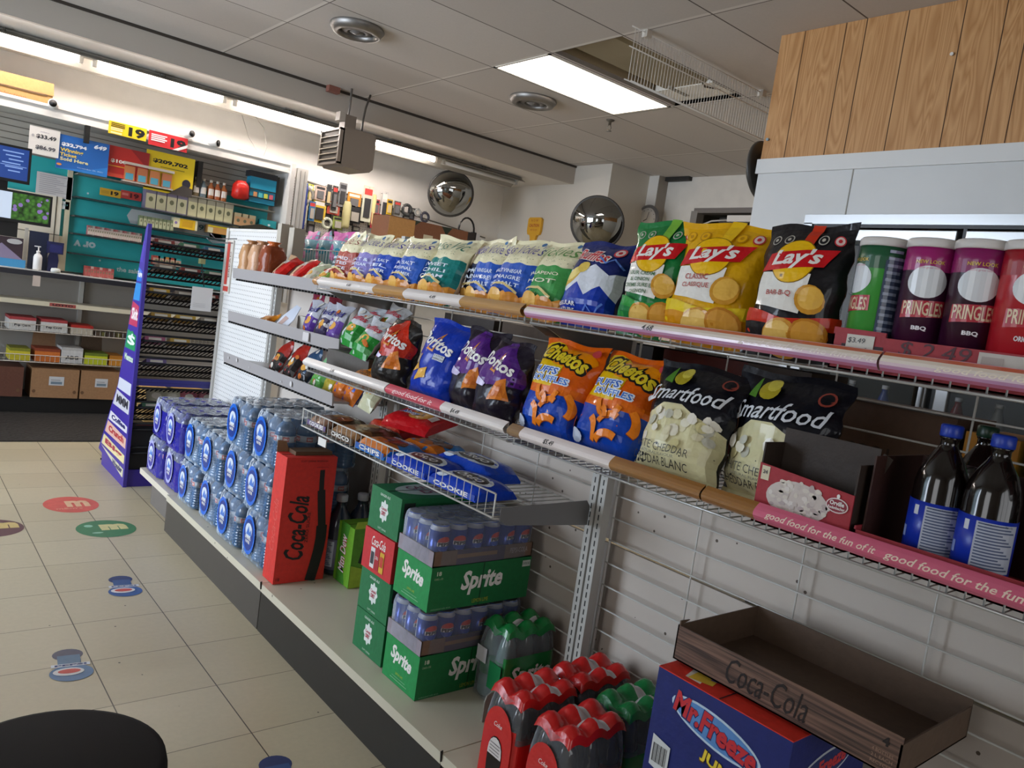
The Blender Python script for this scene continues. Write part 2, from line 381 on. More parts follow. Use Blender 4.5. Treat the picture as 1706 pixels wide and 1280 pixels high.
# window wall on the left, behind the left edge of the photo
def window_wall(name, axis, pos, a0, a1, openings, wn):
    w = MB(); c0 = a0
    def bx(p, q, z0, z1, mb=w, mt=WHITE, d=.1):
        if axis == 0: mb.box(pos-d, p, z0, pos, q, z1, mt)
        else: mb.box(p, pos-d, z0, q, pos, z1, mt)
    for (o0, o1, z0, z1) in openings:
        bx(c0, o0, 0, CH); bx(o0, o1, 0, z0); bx(o0, o1, z1, CH); c0 = o1
    bx(c0, a1, 0, CH); struct(name, w)
    for i, (o0, o1, z0, z1) in enumerate(openings):
        fr = MB(); al = metal('#8f9192', .4); n = max(1, round((o1-o0)/1.0))
        for k in range(n+1):
            q = o0+(o1-o0)*k/n; bx(max(o0, q-.025), min(o1, q+.025), z0, z1, fr, al, .07)
        bx(o0, o1, z0, z0+.05, fr, al, .07); bx(o0, o1, z1-.05, z1, fr, al, .07); root = fr.build('window_%d' % (wn+i), kind='structure')
        g = MB(); bx(o0+.02, o1-.02, z0+.02, z1-.02, g, GLASS, .04); p = g.build('pane', root)
window_wall('wall_left', 0, -2.5, -2.8, YB, [(-.3, 1.1, .8, 2.4), (3.0, 6.0, .3, 2.6)], 1)
window_wall('wall_front', 1, -2.7, -2.6, XR, [(-1.4, 2.0, .6, 2.6)], 3)
# column on the far wall; a darker sheet paints the shade of its side
m = MB(); m.box(6.34, 5.62, 0, XR, 5.98, CH, M('#dcd7ce', .7)); m.box(6.33, 5.612, 0, XR-.001, 5.618, CH, M('#9d968c', .7)); struct('wall_column', m)
# ------------------------------------------------------------------ walk-in cooler with wood fascia
XF = 3.6; yE = 2.51; zw = 2.307
wd = MB(); wd.box(XF, -2.8, zw, XR, yE, CH-.001, wood_mat())
for px, py in ((1329, 130), (1395, 130), (1428, 130), (1495, 130), (1587, 130), (1655, 130), (1695, 130)):
    y = at(px, py, 0, XF).y; wd.box(XF-.001, y-.002, zw, XF+.002, y+.002, CH-.002, M('#4a3019', .8), 'xyYzZ')
for k in range(30):
    y = .98-.13*k+.03*math.sin(k*2.1)
    if y > -2.7: wd.box(XF-.001, y-.002, zw, XF+.002, y+.002, CH-.002, M('#4a3019', .8), 'xyYzZ')
nl = at(1587, 91, 0, XF); wd.lathe([(.008, -.012), (.006, 0)], M('#d9d2c8', .4), (nl.x, nl.y, nl.z), 8, True, 0)
nl = at(1280, 233, 0, XF); wd.lathe([(.008, -.012), (.006, 0)], M('#8aa0a8', .4), (nl.x, nl.y, nl.z), 8, True, 0)
struct('wall_fascia', wd)
cw = MB(); PW = M('#cfd0ce', .35, 0, .03, 3, 1, 0, 0, .05)
yd = 2.175; zd = 2.01
cw.box(XF, -2.8, zd, XF+.1, yE, zw, PW); cw.box(XF, yd, 0, XF+.1, yE, zd, PW); cw.box(XF+.1, yE-.1, 0, XR, yE, zw, PW)
cw.box(XF-.012, -2.8, zw-.075, XF, yE+.012, zw, M('#d6d6d3', .35)); cw.box(XF-.003, 1.98, zd, XF-.0005, 1.985, zw-.075, M('#9c9a90', .6))
cw.box(XF+.1, -2.8, 0, XF+1.2, -2.7, zw, PW); struct('wall_cooler', cw)
ck = MB(); ck.box(XF+.9, -2.7, 0, XF+.95, yE-.1, zw, M('#3b3c3d', .6)); ck.box(XF+.1, -2.7, zd, XF+.9, yE-.1, zd+.02, M('#9fa2a3', .5)); struct('wall_cooler_back', ck)
al = metal('#b9bbbc', .28); BL = M('#0c0c0d', .35)
fr = thing('cooler_door_surround', 'polished aluminium frame around the row of glass cooler doors', 'cooler front', (XF, 0, 0))
m = MB(); m.box(-.03, -2.75, zd-.045, .04, yd, zd, al); m.box(-.03, yd-.045, 0, .04, yd, zd-.04, al)
m.build('surround', fr)
m = MB(); m.box(-.02, -2.7, zd-.06, .03, yd-.045, zd-.045, BL); 
for k in range(7): m.box(-.015, yd-.06-k*.70, .1, .03, yd-.045-k*.70, zd-.06, BL)
m.build('gasket', fr)
labs = ['glass cooler door at the left end, behind the green and yellow bags', 'glass cooler door above the purple stacked-chip canisters', 'glass cooler door at the right edge of the photo', 'glass cooler door past the right edge']
for k in range(4):
    ya = yd-.065-k*.70; yb = ya-.665
    dd = thing('cooler_door', 'aluminium-framed '+labs[k], 'cooler door', (XF-.035, yb, .08), 0, 'glass cooler doors')
    m = MB(); w_, h_ = ya-yb, zd-.07-.08; t = .055
    m.box(0, 0, 0, .03, w_, t, al); m.box(0, 0, h_-t, .03, w_, h_, al); m.box(0, 0, t, .03, t, h_-t, al); m.box(0, w_-t, t, .03, w_, h_-t, al); m.build('door_frame', dd, bevel=.004)
    m = MB(); m.box(.012, t, t, .018, w_-t, h_-t, GLASS, 'x'); m.build('glass_pane', dd)
    m = MB(); m.tube([(-.035, .03, 1.0), (-.035, .03, 1.5)], .01, BL); m.box(-.035, .024, 1.02, 0, .036, 1.03, BL); m.box(-.035, .024, 1.47, 0, .036, 1.48, BL); m.build('handle', dd)
    for j, zz in enumerate((.35, .7, 1.05, 1.4, 1.68)):
        pass
sh = thing('cooler_rack', 'white wire rack of drinks seen through the cooler doors', 'rack', (XF+.2, 0, 0))
for j, zz in enumerate((.3, .65, 1.0, 1.35, 1.66)):
    m = MB()
    for q in range(12): m.tube([(0.02+q*.04, -2.6, zz), (.02+q*.04, yE-.25, zz)], .003, M('#d5d8d8', .3), 4)
    for q in range(24): m.box(0, -2.6+q*.2, zz-.006, .5, -2.594+q*.2, zz-.001, M('#d5d8d8', .3))
    m.build('shelf', sh)
m = MB(); m.box(.02, 2.0, 0, .05, 2.03, 1.9, M('#d5d8d8', .3)); m.box(.02, -.2, 0, .05, -.17, 1.9, M('#d5d8d8', .3)); m.build('post', sh)
bc = ['#8c1f1f', '#1e6b34', '#d8a52b', '#26418f', '#b0b4b5', '#5b2c12']
pb = None
for i in range(26):
    cc = bc[(i*5+i//4) % 6]; b = MB(); b.lathe([(.03, 0), (.033, .01), (.033, .13), (.014, .19), (.014, .205)], M(cc, .25)); b.lathe([(.016, .203), (.016, .222)], M('#e8e8e8', .4), seg=12)
    o = b.build('drink_bottle'); o.location = (XF+.27+.0*i, 2.1-i*.085, 1.665 if i % 2 else 1.005)
    tag(o, 'small bottle standing on a rack behind the cooler glass', 'bottle', 'bottles behind the cooler glass')
# ------------------------------------------------------------------ ceiling fixtures
EM = M('#fff4ee', .5, emit=TUBE_E)
def strip_light(i, x0, lab, lit=True):
    L = 1.02
    t = thing('strip_light', lab, 'light', (x0, 6.74, CR-.055), 0, 'strip lights over the counter')
    m = MB(); wh = M('#8f8a80', .4)
    m.box(0, -.035, .015, L+.03, .035, .05, wh)
    m.prism([(-.10, .0), (-.035, .03), (.035, .03), (.14, -.045), (.14, -.04), (.035, .036), (-.035, .036), (-.10, .006)], 0, 0, L+.03, wh); m.build('reflector', t)
    m = MB(); m.lathe([(.019, .06), (.019, L-.035)], EM if lit else M('#d8d6d0', .3), (0, 0, -.012), 12, True, 0); m.build('tube', t)
    for e in (.045, L-.02): m = MB(); m.box(e-.014, -.018, -.032, e+.014, .018, .03, M('#b9b6ae', .4)); m.build('socket', t)
    m = MB(); m.tube([(.5, -.05, .03), (.5, -.05, .05)], .004, metal()); m.tube([(.5+.022*math.cos(a), -.07, .035+.022*math.sin(a)) for a in [k*PI/5 for k in range(10)]], .004, metal('#77746e'), 5, True)
    m.box(.44, -.09, .048, .56, -.03, .056, M('#8c877e', .5)); m.build('hanger', t)
    return t
for i in range(9):
    x0 = 1.17-1.05*(3-i)
    lab = ['strip light left of the photo edge', 'strip light left of the photo edge', 'lit strip light crossing the left edge of the photo', 'lit strip light above the yellow and red sign cards', 'lit strip light just left of the hanging heater',
           'lit strip light behind and right of the hanging heater, last one burning', 'unlit strip light above the big convex mirror', 'unlit strip light nearest the far corner', ''][i]
    if 0 < i < 7: strip_light(i, x0, lab, i < 6)
# recessed panel light
lx = [at(*p, 2, CH) for p in ((825, 110), (885, 92), (1113, 178), (1022, 192))]
def panel_light(x0, y0, lab, x1, y1, e=PANEL_E):
    t = thing('panel_light', lab, 'ceiling light', ((x0+x1)/2, (y0+y1)/2, CH), 0, 'recessed panel lights')
    m = MB(); hx, hy = (x1-x0)/2, (y1-y0)/2
    m.box(-hx+.02, -hy+.02, .001, hx-.02, hy-.02, .006, M('#fff2e6', .5, emit=e)); m.build('diffuser', t)
    m = MB()
    for a in ((-hx, -hy, hx, -hy+.02), (-hx, hy-.02, hx, hy), (-hx, -hy, -hx+.02, hy), (hx-.02, -hy, hx, hy)): m.box(a[0], a[1], -.004, a[2], a[3], .008, M('#dfdbd0', .5))
    m.build('frame', t); return t
panel_light(3.20, 3.90, 'glowing recessed panel light beside the old brown fitting', 4.40, 4.475)
panel_light(.1, -1.2, 'added recessed panel light, unseen behind the camera', 1.3, -.62, FILL_E)  # extra panel added out of view for more light
panel_light(-1.2, 2.4, 'added recessed panel light, unseen above the left of the aisle', 0, 2.98, FILL_E)  # another unseen panel added to light the aisle
# old unlit fitting in the recess
of = thing('old_light_fitting', 'old brown unlit recessed light fitting with a white patch', 'ceiling light', (hx0, hy0, CH+.03))
m = MB(); tan = dirty_mat('old_troffer', '#b3a488', '#7e6f54', 6, .8, .5); Lx, Ly = hx1-hx0, hy1-hy0
m.box(0, 0, -.03, Lx, Ly, .06, tan, 'xXyYZ'); m.build('housing', of)
m = MB(); m.prism([(.04, .05), (.12, -.0), (Ly-.12, 0), (Ly-.04, .05)], 0, .02, Lx-.22, dirty_mat('old_reflector', '#a39677', '#75684c', 5, .9, .45)); m.build('reflector', of)
m = MB(); m.box(Lx-.26, .06, -.006, Lx-.01, Ly-.03, .05, M('#e9e4d8', .5)); m.build('ballast_cover', of)
m = MB(); m.box(Lx-.3, Ly-.2, -.012, Lx-.1, Ly-.17, 0, M('#8d8677', .5)); m.build('lamp_holder', of)
m = MB(); m.tube([(Lx-.3, .12, .0), (Lx-.22, .15, -.012), (Lx-.12, .1, -.004)], .006, M('#5d5243', .5)); m.build('loose_wire', of)
# round air vents
for i, (px, py, r, lab) in enumerate(((594, 52, .15, 'round grey ceiling vent, larger and nearer one'), (887, 170, .16, 'round grey ceiling vent beside the glowing panel light'))):
    p = at(px, py+4, 2, CH-.04); t = thing('ceiling_vent', lab, 'vent', (p.x, p.y, CH), 0, 'round ceiling vents'); g = metal('#8d8a86', .45)
    m = MB(); m.lathe([(r*1.12, 0), (r*1.15, -.012), (r, -.045), (r*.8, -.05), (r*.74, -.03), (r*.7, .0)], g, seg=36, cap=False); m.build('rim', t)
    m = MB(); m.lathe([(r*.6, -.01), (r*.62, -.03), (r*.4, -.04), (r*.36, -.015)], M('#5f5c59', .4), seg=32, cap=False); m.lathe([(r*.28, -.01), (r*.3, -.034), (.0, -.05)], M('#6b6865', .35), seg=28); m.build('cone', t)
    m = MB(); m.lathe([(0, .001), (r*.9, .001), (r*.9, -.002), (0, -.002)], DARK, seg=24); m.build('duct', t)
# sprinkler head
p = at(1017, 200, 2, CH); t = thing('sprinkler_head', 'small metal sprinkler head under the ceiling beside the panel light', 'sprinkler', (p.x, p.y, CH)); g = metal('#77736c', .4)
m = MB(); m.lathe([(.035, 0), (.03, -.01), (.012, -.015), (.012, -.04)], g, seg=14); m.build('escutcheon', t)
m = MB(); m.tube([(.01, 0, -.04), (.022, 0, -.06), (.004, 0, -.085)], .003, g); m.tube([(-.01, 0, -.04), (-.022, 0, -.06), (-.004, 0, -.085)], .003, g); m.lathe([(.02, -.085), (.022, -.09)], g, seg=12); m.build('deflector', t)
# heater hanging from the ceiling
t = thing('unit_heater', 'brown louvred heater hung from the ceiling in front of the tubes', 'heater', (2.89, 5.98, CH)); bw = M('#6f6357', .45)
z0, z1 = -.66, -.345; HX, HY = .30, .36
m = MB(); m.prism([(0, z0+.03), (.03, z0), (HX-.03, z0), (HX, z0+.03), (HX, z1-.03), (HX-.03, z1), (.03, z1), (0, z1-.03)], 1, 0, HY, bw); m.build('casing', t, bevel=.006)
m = MB(); m.box(-.012, .02, z0+.03, 0, HY-.02, z1-.03, M('#3e362d', .6)); m.box(-.03, 0, z0+.015, .01, .02, z1-.015, bw); m.box(-.03, HY-.02, z0+.015, .01, HY, z1-.015, bw); m.box(-.03, 0, z1-.03, .01, HY, z1-.012, bw); m.box(-.03, 0, z0+.012, .01, HY, z0+.03, bw); gr = m.build('grille', t)
for k in range(5):
    m = MB(); zz = z0+.05+k*.046; m.prism([(-.035, zz), (-.008, zz+.016), (-.008, zz+.02), (-.035, zz+.004)], 1, .02, HY-.02, M('#a2937d', .4)); m.build('louvre', gr)
m = MB(); m.box(.05, .10, z1, .15, .2, z1+.12, bw); m.build('bracket', t)
m = MB(); m.box(.0, .10, z1+.06, .05, .18, z1+.13, M('#a89f94', .4)); m.build('switch_box', t)
m = MB(); m.tube([(.1, .15, z1+.1), (.1, .15, -.002)], .009, M('#6d665e', .5)); m.build('hanger_rod', t)
m = MB(); m.tube([(.22, .12, z1), (.22, .12, z1+.12), (.235, .13, z1+.22), (.28, .16, -.002)], .009, M('#4d4740', .5)); m.build('conduit', t)
m = MB(); m.box(-.05, -.03, 0, .05, .03, .05, M('#8d5a4c', .6)); o = m.build('junction_box'); q = at(553, 152, 1, YC-.03); o.location = (q.x, q.y-.02, CH-.051); tag(o, 'small reddish junction box on the ceiling edge above the heater', 'junction box')
# hung wire shelf
t = thing('hanging_wire_shelf', 'white wire shelf hung from the ceiling beside the wood panelling', 'shelf', (3.12, 3.1, 0)); ww = M('#d6d0c6', .4)
m = MB(); L = 1.75
for k in range(int(L/.0254)):
    x = k*.0254; m.tube([(x, 0, 2.935), (x, 0, 2.655), (x, -.05, 2.64)], .0022, ww, 4)
m.build('upright_wires', t)
m = MB()
for (y, z) in ((0, 2.935), (0, 2.83), (0, 2.655), (-.05, 2.64)): m.tube([(-.03, y, z), (L, y, z)], .0035, ww, 5)
m.build('long_wires', t)
m = MB(); m.box(.07, -.02, 2.91, .11, .02, 2.95, M('#c9c3b8', .4)); m.box(1.2, -.02, 2.91, 1.24, .02, 2.95, M('#c9c3b8', .4)); m.build('clip', t)
# convex mirrors
MIR = M('#9a9c9a', .04, 1)
def mirror(px, py, ax, v, r, nrm, lab):
    p = at(px, py, ax, v); t = thing('convex_mirror', lab, 'mirror', p, 0, 'convex security mirrors')
    q = Vector(nrm).to_track_quat('Z', 'Y'); t.rotation_euler = q.to_euler()
    m = MB(); n = 12; R = r*1.25; h0 = math.sqrt(R*R-r*r)
    m.lathe([(r*math.sin(PI/2*k/n), math.sqrt(max(0, R*R-(r*math.sin(PI/2*k/n))**2))-h0) for k in range(n, -1, -1)], MIR, seg=48); m.build('dome', t)
    m = MB(); m.lathe([(r, -.012), (r+.012, -.008), (r+.014, .006), (r, .01)], M('#3a3835', .4), seg=48); m.lathe([(0, -.01), (r, -.01)], M('#55524e', .6), seg=32); m.build('rim', t)
    m = MB(); m.tube([(0, r*.6, -.01), (0, r*.7, -.06), (0, r*.7, -.30)], .01, M('#4a4743', .5)); m.build('arm', t)
mirror(751, 323, 1, 7.05, .235, (-.45, -1, -.35), 'large round convex mirror above the carton in the rear corner')
mirror(995, 372, 0, 5.55, .26, (-1, -.75, -.3), 'convex mirror beside the wall clock, behind the first chip bags')
mirror(1271, 286, 0, 3.72, .15, (-.05, 1, -.12), 'convex mirror seen edge-on past the end of the wood panelling')
# clock on the column
p = at(1080, 366, 0, 6.33); t = thing('wall_clock', 'round grey-rimmed wall clock on the white column', 'clock', p, 0, None, 0, -PI/2)
m = MB(); m.lathe([(.15, 0), (.155, .02), (.14, .04), (.122, .03)], M('#6e6c6a', .35), seg=36, cap=False); m.build('rim', t)
m = MB(); m.lathe([(.125, .0), (.125, .025), (0, .025)], M('#e9e6e0', .5), seg=32); S = Plane((0, 0, .025), (0, -1, 0), (1, 0, 0))
for k in range(12):
    a = k*PI/6; m.decal(S, ell(.1*math.sin(a), .1*math.cos(a), .005, n=8), M('#444', .5) if 0 else M('#444444', .5), .001)
m.build('dial', t)
m = MB(); m.decal(S, band([(0, 0), (.02, .075)], .006), M('#333333'), .003); m.decal(S, band([(0, 0), (-.045, -.02)], .008), M('#333333'), .003); m.build('hands', t)
# yellow sign on the far wall
p = at(893, 378, 0, 5.755); t = thing('hanging_sign', 'yellow paddle-shaped sign with red lettering on the far wall', 'sign', p, -PI/2)
m = MB(); yl = M('#dda62a', .45); m.prism([(-.1, -.09), (-.06, -.1), (-.045, -.13), (-.03, -.34), (.03, -.34), (.045, -.13), (.06, -.1), (.1, -.09), (.115, -.05), (.115, .08), (.09, .1), (-.09, .1), (-.115, .08), (-.115, -.05)], 1, -.03, 0, yl)
S = Plane((0, -.03, 0), (1, 0, 0), (0, 0, 1)); rd = M('#b2472a', .5)
m.decal(S, text('N O W', 0, .065, w=.12), rd); m.decal(S, text('CAUTION', 0, .01, w=.17, h=.035, bold=.03), rd); m.decal(S, text('WET FLOOR', 0, -.04, w=.12, h=.018), rd); m.build('sign_board', t)
# ------------------------------------------------------------------ gondola shelving
XD = 1.19; ZD = .183; XP = 1.62; ZU, ZL = 1.31, 1.005     # deck front x, deck top, post face, shelf surfaces
deck = dirty_mat('deck_metal', '#cfc8b4', '#b9b097', 10, .5, .4); kick = M('#23211f', .42, 0, .05, 8); kick2 = M('#46423d', .42, 0, .05, 8)
post_m = M('#b9b8b2', .45); wire = M('#b9bab8', .3, .4); wire_w = M('#c9c8c2', .35)
board = dirty_mat('back_board', '#cdc4ba', '#b3a79b', 12, .7, .6)
sections = [(-.96, .26, 'near gondola section at the right edge of the photo'), (.26, 1.48, 'gondola section carrying the large chip bags and stacked-chip canisters'),
            (1.48, 2.70, 'middle gondola section with soft drink cases on its deck'), (2.70, 3.93, 'gondola section with shallow shelves above the water packs')]
SEC = []
def wire_shelf(par, y0, y1, xf, xb, z, fence=.03, name='wire_shelf', pitch=.0254, m_=None):
    m_ = m_ or wire; m = MB(); n = int((y1-y0-.02)/pitch)
    for k in range(n+1):
        y = y0+.01+k*(y1-y0-.02)/n
        m.tube([(xf, y, z+fence), (xf, y, z), (xb, y, z)], .0016, m_, 4)
    for (x, zz, r) in ((xf-.002, z+fence, .0028), (xf-.002, z-.002, .003), ((xf+xb)/2, z-.004, .003), (xb, z-.003, .003)): m.tube([(x, y0+.008, zz), (x, y1-.008, zz)], r, m_, 5)
    for y in (y0+.008, y1-.008): m.tube([(xf, y, z+fence), (xf, y, z-.004), (xb, y, z-.02)], .003, m_, 5)
    return m.build(name, par)
def bracket(par, y, xf, z, h=.05):
    m = MB(); m.prism([(xf, z-.004), (XP+.01, z-.004), (XP+.01, z-.004-h), (xf+.06, z-.03)], 1, y-.002, y+.002, metal('#8f8f8c', .4)); return m.build('bracket', par)
for i, (y0, y1, lab) in enumerate(sections):
    t = thing('gondola_shelving', lab, 'shelving unit', (0, 0, 0), 0, 'gondola sections'); SEC.append(t)
    m = MB(); m.box(XD, y0+.002, ZD-.03, 1.68, y1-.002, ZD, deck); m.build('base_deck', t)
    m = MB(); m.box(XD+.004, y0+.003, .0, XD+.02, y1-.003, ZD-.03, kick if i < 3 else kick2); m.build('kick_plate', t)
    m = MB(); m.box(XD+.02, y0+.01, 0, 1.68, y1-.01, ZD-.03, DARK); m.build('base_frame', t)
    if i < 3:
        m = MB(); x = 1.665
        for k in range(17): m.tube([(x, y0+.03, .26+k*.066), (x, y1-.03, .26+k*.066)], .0024, wire_w, 5)
        for k in range(5): m.tube([(x+.004, y0+.03+k*(y1-y0-.06)/4, ZD), (x+.004, y0+.03+k*(y1-y0-.06)/4, 1.33)], .0024 if 0 < k < 4 else .004, wire_w, 5)
        m.build('back_grid', t)
        m = MB(); m.box(1.70, y0, ZD, 1.708, y1, .70, board); m.box(1.70, y0, .712, 1.708, y1, .985, board); m.build('back_panel', t)
    else:
        m = MB(); m.box(1.70, y0, ZD, 1.708, y1, 1.33, board); m.build('back_panel', t)
    # uprights: a pair of slotted posts at the joint
    for s_ in ((y0+.004, y0+.030), (y1-.030, y1-.004)):
        m = MB(); m.box(XP, s_[0], ZD, XP+.03, s_[1], 1.385 if i < 3 else 1.56, post_m)
        yc = (s_[0]+s_[1])/2
        for k in range(44): m.box(XP-.0006, yc-.002, .22+k*.0254, XP+.001, yc+.002, .236+k*.0254, BLACK, 'xyYzZ')
        m.build('upright', t)
A0, A, B, C_ = SEC
def rail(par, segs, z_top, h=.031, bulge=.016, name='price_rail', xf=1.262, extra=None):
    """ticket strip; segs = [(y_hi, y_lo, colour), ...]"""
    prof = []
    for k in range(7):
        a = PI*(k/6)*.9; prof.append((xf-bulge*math.sin(a)-.012*(1-k/6)*0, z_top-h*k/6))
    for (ya, yb, col, wr) in segs:
        m = MB(); mt = M(col, .22, 0, 0, 30, 1, 0, .6)
        V = [(p[0], y, p[1]) for y in (yb, ya) for p in prof]; n = len(prof)
        for k in range(n-1):
            mk = mt
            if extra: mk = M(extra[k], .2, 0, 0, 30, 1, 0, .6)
            m.idx(V, [(k, n+k, n+k+1, k+1)], mk, True)
        V2 = [(xf+.002, y, z) for y in (yb, ya) for z in (z_top+.001, z_top-h)]
        m.idx(V2, [(0, 1, 3, 2)], mt); m.idx([(xf+.002, yb, z_top+.001), (prof[0][0], yb, z_top), (prof[0][0], ya, z_top), (xf+.002, ya, z_top+.001)], [(0, 1, 2, 3)], mt)
        if wr:
            class Rs:
                ucuts = None
                def __init__(s): s.vcuts = [h*k/6 for k in range(7)]; s.ucuts = [-9, 9]
                def __call__(s, u, v, o):
                    k = min(5, max(0, int((h-v)/(h/6)))); t = (h-v)/(h/6)-k; a, b = prof[k], prof[k+1]
                    return Vector((a[0]*(1-t)+b[0]*t-o, ya-u, a[1]*(1-t)+b[1]*t))
            for (s, frac, w_, h_, c_) in wr: m.decal(Rs(), text(s, (ya-yb)*frac, h*.52, w=w_, h=h_, shear=.25, bold=.015), M(c_, .4), .0008)
        m.build(name, par)
def yx(px, py): return at(px, py, 0, 1.25).y
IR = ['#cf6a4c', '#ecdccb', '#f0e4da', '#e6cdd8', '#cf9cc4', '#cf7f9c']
WS = '#e6dcd6'; TN = '#b98b4f'; PK = '#d8607a'; BR = '#9a6a35'
FUN = 'good food for the fun of it'
y_j = yx(1465, 600)
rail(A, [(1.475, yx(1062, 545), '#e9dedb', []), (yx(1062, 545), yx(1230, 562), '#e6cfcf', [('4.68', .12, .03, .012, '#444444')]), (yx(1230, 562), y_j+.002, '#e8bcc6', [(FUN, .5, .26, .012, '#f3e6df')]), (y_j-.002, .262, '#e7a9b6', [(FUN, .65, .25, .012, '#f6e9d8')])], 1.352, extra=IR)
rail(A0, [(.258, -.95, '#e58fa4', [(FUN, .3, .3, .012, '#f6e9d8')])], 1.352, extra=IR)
rail(B, [(2.69, 2.655, '#b98650', []), (2.65, yx(622, 478), '#e8e0da', [('4.49', .6, .03, .01, '#444444')]), (yx(622, 478), yx(672, 490), TN, []), (yx(672, 490), yx(766, 505), '#e9e0da', [('4.49', .55, .03, .01, '#444444')]), (yx(766, 505), 1.49, TN, [])], 1.352)
yl1, yl2, yl3 = yx(866, 725), yx(1015, 780), yx(1255, 860)
rail(A, [(1.475, yl1, '#8c6b48', []), (yl1, yl2, '#e8dcd8', [('$5.49', .35, .035, .013, '#333333')]), (yl2, yx(1168, 825)+.002, BR, []), (yx(1168, 825)-.002, yl3, BR, []), (yl3, .262, '#dd6a88', [(FUN, .25, .2, .015, '#f3d9c8'), (FUN, .72, .24, .016, '#f3d9c8')])], ZL+.046)
rail(A0, [(.258, -.95, '#dd6a88', [(FUN, .25, .3, .015, '#f3d9c8')])], ZL+.046)
rail(B, [(2.69, yx(642, 645), '#e9e2dc', [('3.99', .4, .03, .012, '#444444')]), (yx(642, 645)-.004, yx(735, 672), '#cf4a5f', [('good food for it', .5, .22, .018, '#f0c9c9')]), (yx(735, 672), 1.49, '#e9e1dc', [('$4.49', .25, .04, .013, '#333333')])], ZL+.046)
for t, (y0, y1, _) in zip((A0, A, B), sections[:3]):
    for z in (ZU, ZL): wire_shelf(t, y0+.005, y1-.005, 1.268, 1.645, z); bracket(t, y0+.03, 1.3, z); bracket(t, y1-.03, 1.3, z)
# wire basket shelf for the cookies
BK = thing('wire_basket_shelf', 'low wire basket shelf holding the cookie packages', 'shelf', (0, 0, 0))
wire_shelf(BK, 1.50, 2.69, 1.27, 1.645, .797, .062, 'basket', .034, wire_w)
m = MB(); m.prism([(1.285, .822), (1.60, .828), (1.615, .81), (1.615, .755), (1.31, .775), (1.285, .79)], 1, 1.497, 1.50, metal('#8b8b8c', .5)); m.build('bracket', BK)
m = MB(); q = at(538, 737, 0, 1.266); m.box(1.262, q.y-.03, q.z-.014, 1.265, q.y+.03, q.z+.014, M('#dcd8d2', .5)); m.build('price_tag', BK)
# shallow grey shelves, section C
for (zt, lab, y_end) in ((1.342, 'top', 2.66), (1.128, 'middle', 2.705), (.918, 'lower', 2.705)):
    s = thing('shallow_shelf', 'shallow grey metal shelf, %s one of three above the water packs' % lab, 'shelf', (0, 0, 0), 0, 'shallow metal shelves')
    gm = M('#a8a3a2', .35, .1)
    m = MB(); m.prism([(1.395, zt-.05), (1.39, zt), (1.394, zt), (1.402, zt-.03), (XP, zt-.04), (XP, zt-.045), (1.40, zt-.04), (1.40, zt-.052)], 1, y_end, 3.92, gm); m.build('tray', s)
    m = MB()
    for k in range(40): m.box(1.395, y_end+.01+k*.0305, zt-.06, 1.41, y_end+.022+k*.0305, zt-.052, BLACK)
    m.build('slot_strip', s)
    if lab == 'middle':
        m = MB(); q = at(509, 562, 0, 1.388); m.box(1.384, q.y-.035, zt-.042, 1.388, q.y+.02, zt-.006, M('#c9c4c2', .5)); m.build('tape_patch', s)
    if lab == 'lower':
        m = MB(); S = Plane((1.3885, 0, 0), (0, -1, 0), (0, 0, 1))
        for (px, py, r) in ((395, 600, .009), (381, 596, .006), (415, 612, .004), (468, 636, .004), (485, 640, .012)): q = at(px, py, 0, 1.389); m.decal(S, ell(-q.y, q.z, r, n=10), M('#c9c6c4', .5), .002)
        m.build('old_tape', s)
# end section D with white pegboard
D = thing('pegboard_panel', 'tall white pegboard end section of the gondola behind the water packs', 'display panel', (0, 0, 0))
m = MB(); m.box(XP+.01, 3.96, .18, XP+.03, 4.70, 1.555, PEG); m.build('board', D)
m = MB(); m.box(XP, 4.70, 0, XP+.045, 4.735, 1.57, M('#c9c5bc', .5)); m.box(XP, 3.935, .18, XP+.04, 3.96, 1.57, M('#a5a29b', .5)); m.box(XP+.005, 3.94, 1.555, XP+.035, 4.72, 1.57, M('#dedad2', .5)); m.build('frame', D)
m = MB(); m.box(1.205, 3.94, ZD-.035, 1.66, 4.49, ZD-.003, dirty_mat('deck_end', '#d6cfbf', '#b9ae98')); m.build('base_deck', D)
m = MB(); m.box(1.25, 3.94, 0, 1.262, 4.40, ZD-.035, M('#6d6762', .5)); m.box(1.262, 3.95, 0, 1.66, 4.40, ZD-.035, DARK); m.build('kick_plate', D)
m = MB(); m.box(XP-.0, 4.60, 1.19, XP+.009, 4.695, 1.50, M('#d9d2c6', .5)); S = Plane((XP-.0005, 4.69, 1.2), (0, -1, 0), (0, 0, 1))
m.decal(S, rect(.005, .04, .05, .29), M('#c5463a', .5), .001); m.decal(S, rect(.0, -.0, .08, .03), M('#c5463a', .5), .001); m.decal(S, text('BREAD', .07, .16, w=.15, h=.02, rot=PI/2), M('#7d4a3f'), .002); m.build('red_poster', D)
m = MB()
for (px, py) in ((395, 398), (388, 405)):
    q = at(px, py, 0, XP); m.tube([(XP, q.y, q.z), (XP-.12, q.y-.0, q.z-.02), (XP-.15, q.y, q.z+.005)], .003, metal('#77777a'), 5)
m.build('peg_hook', D)
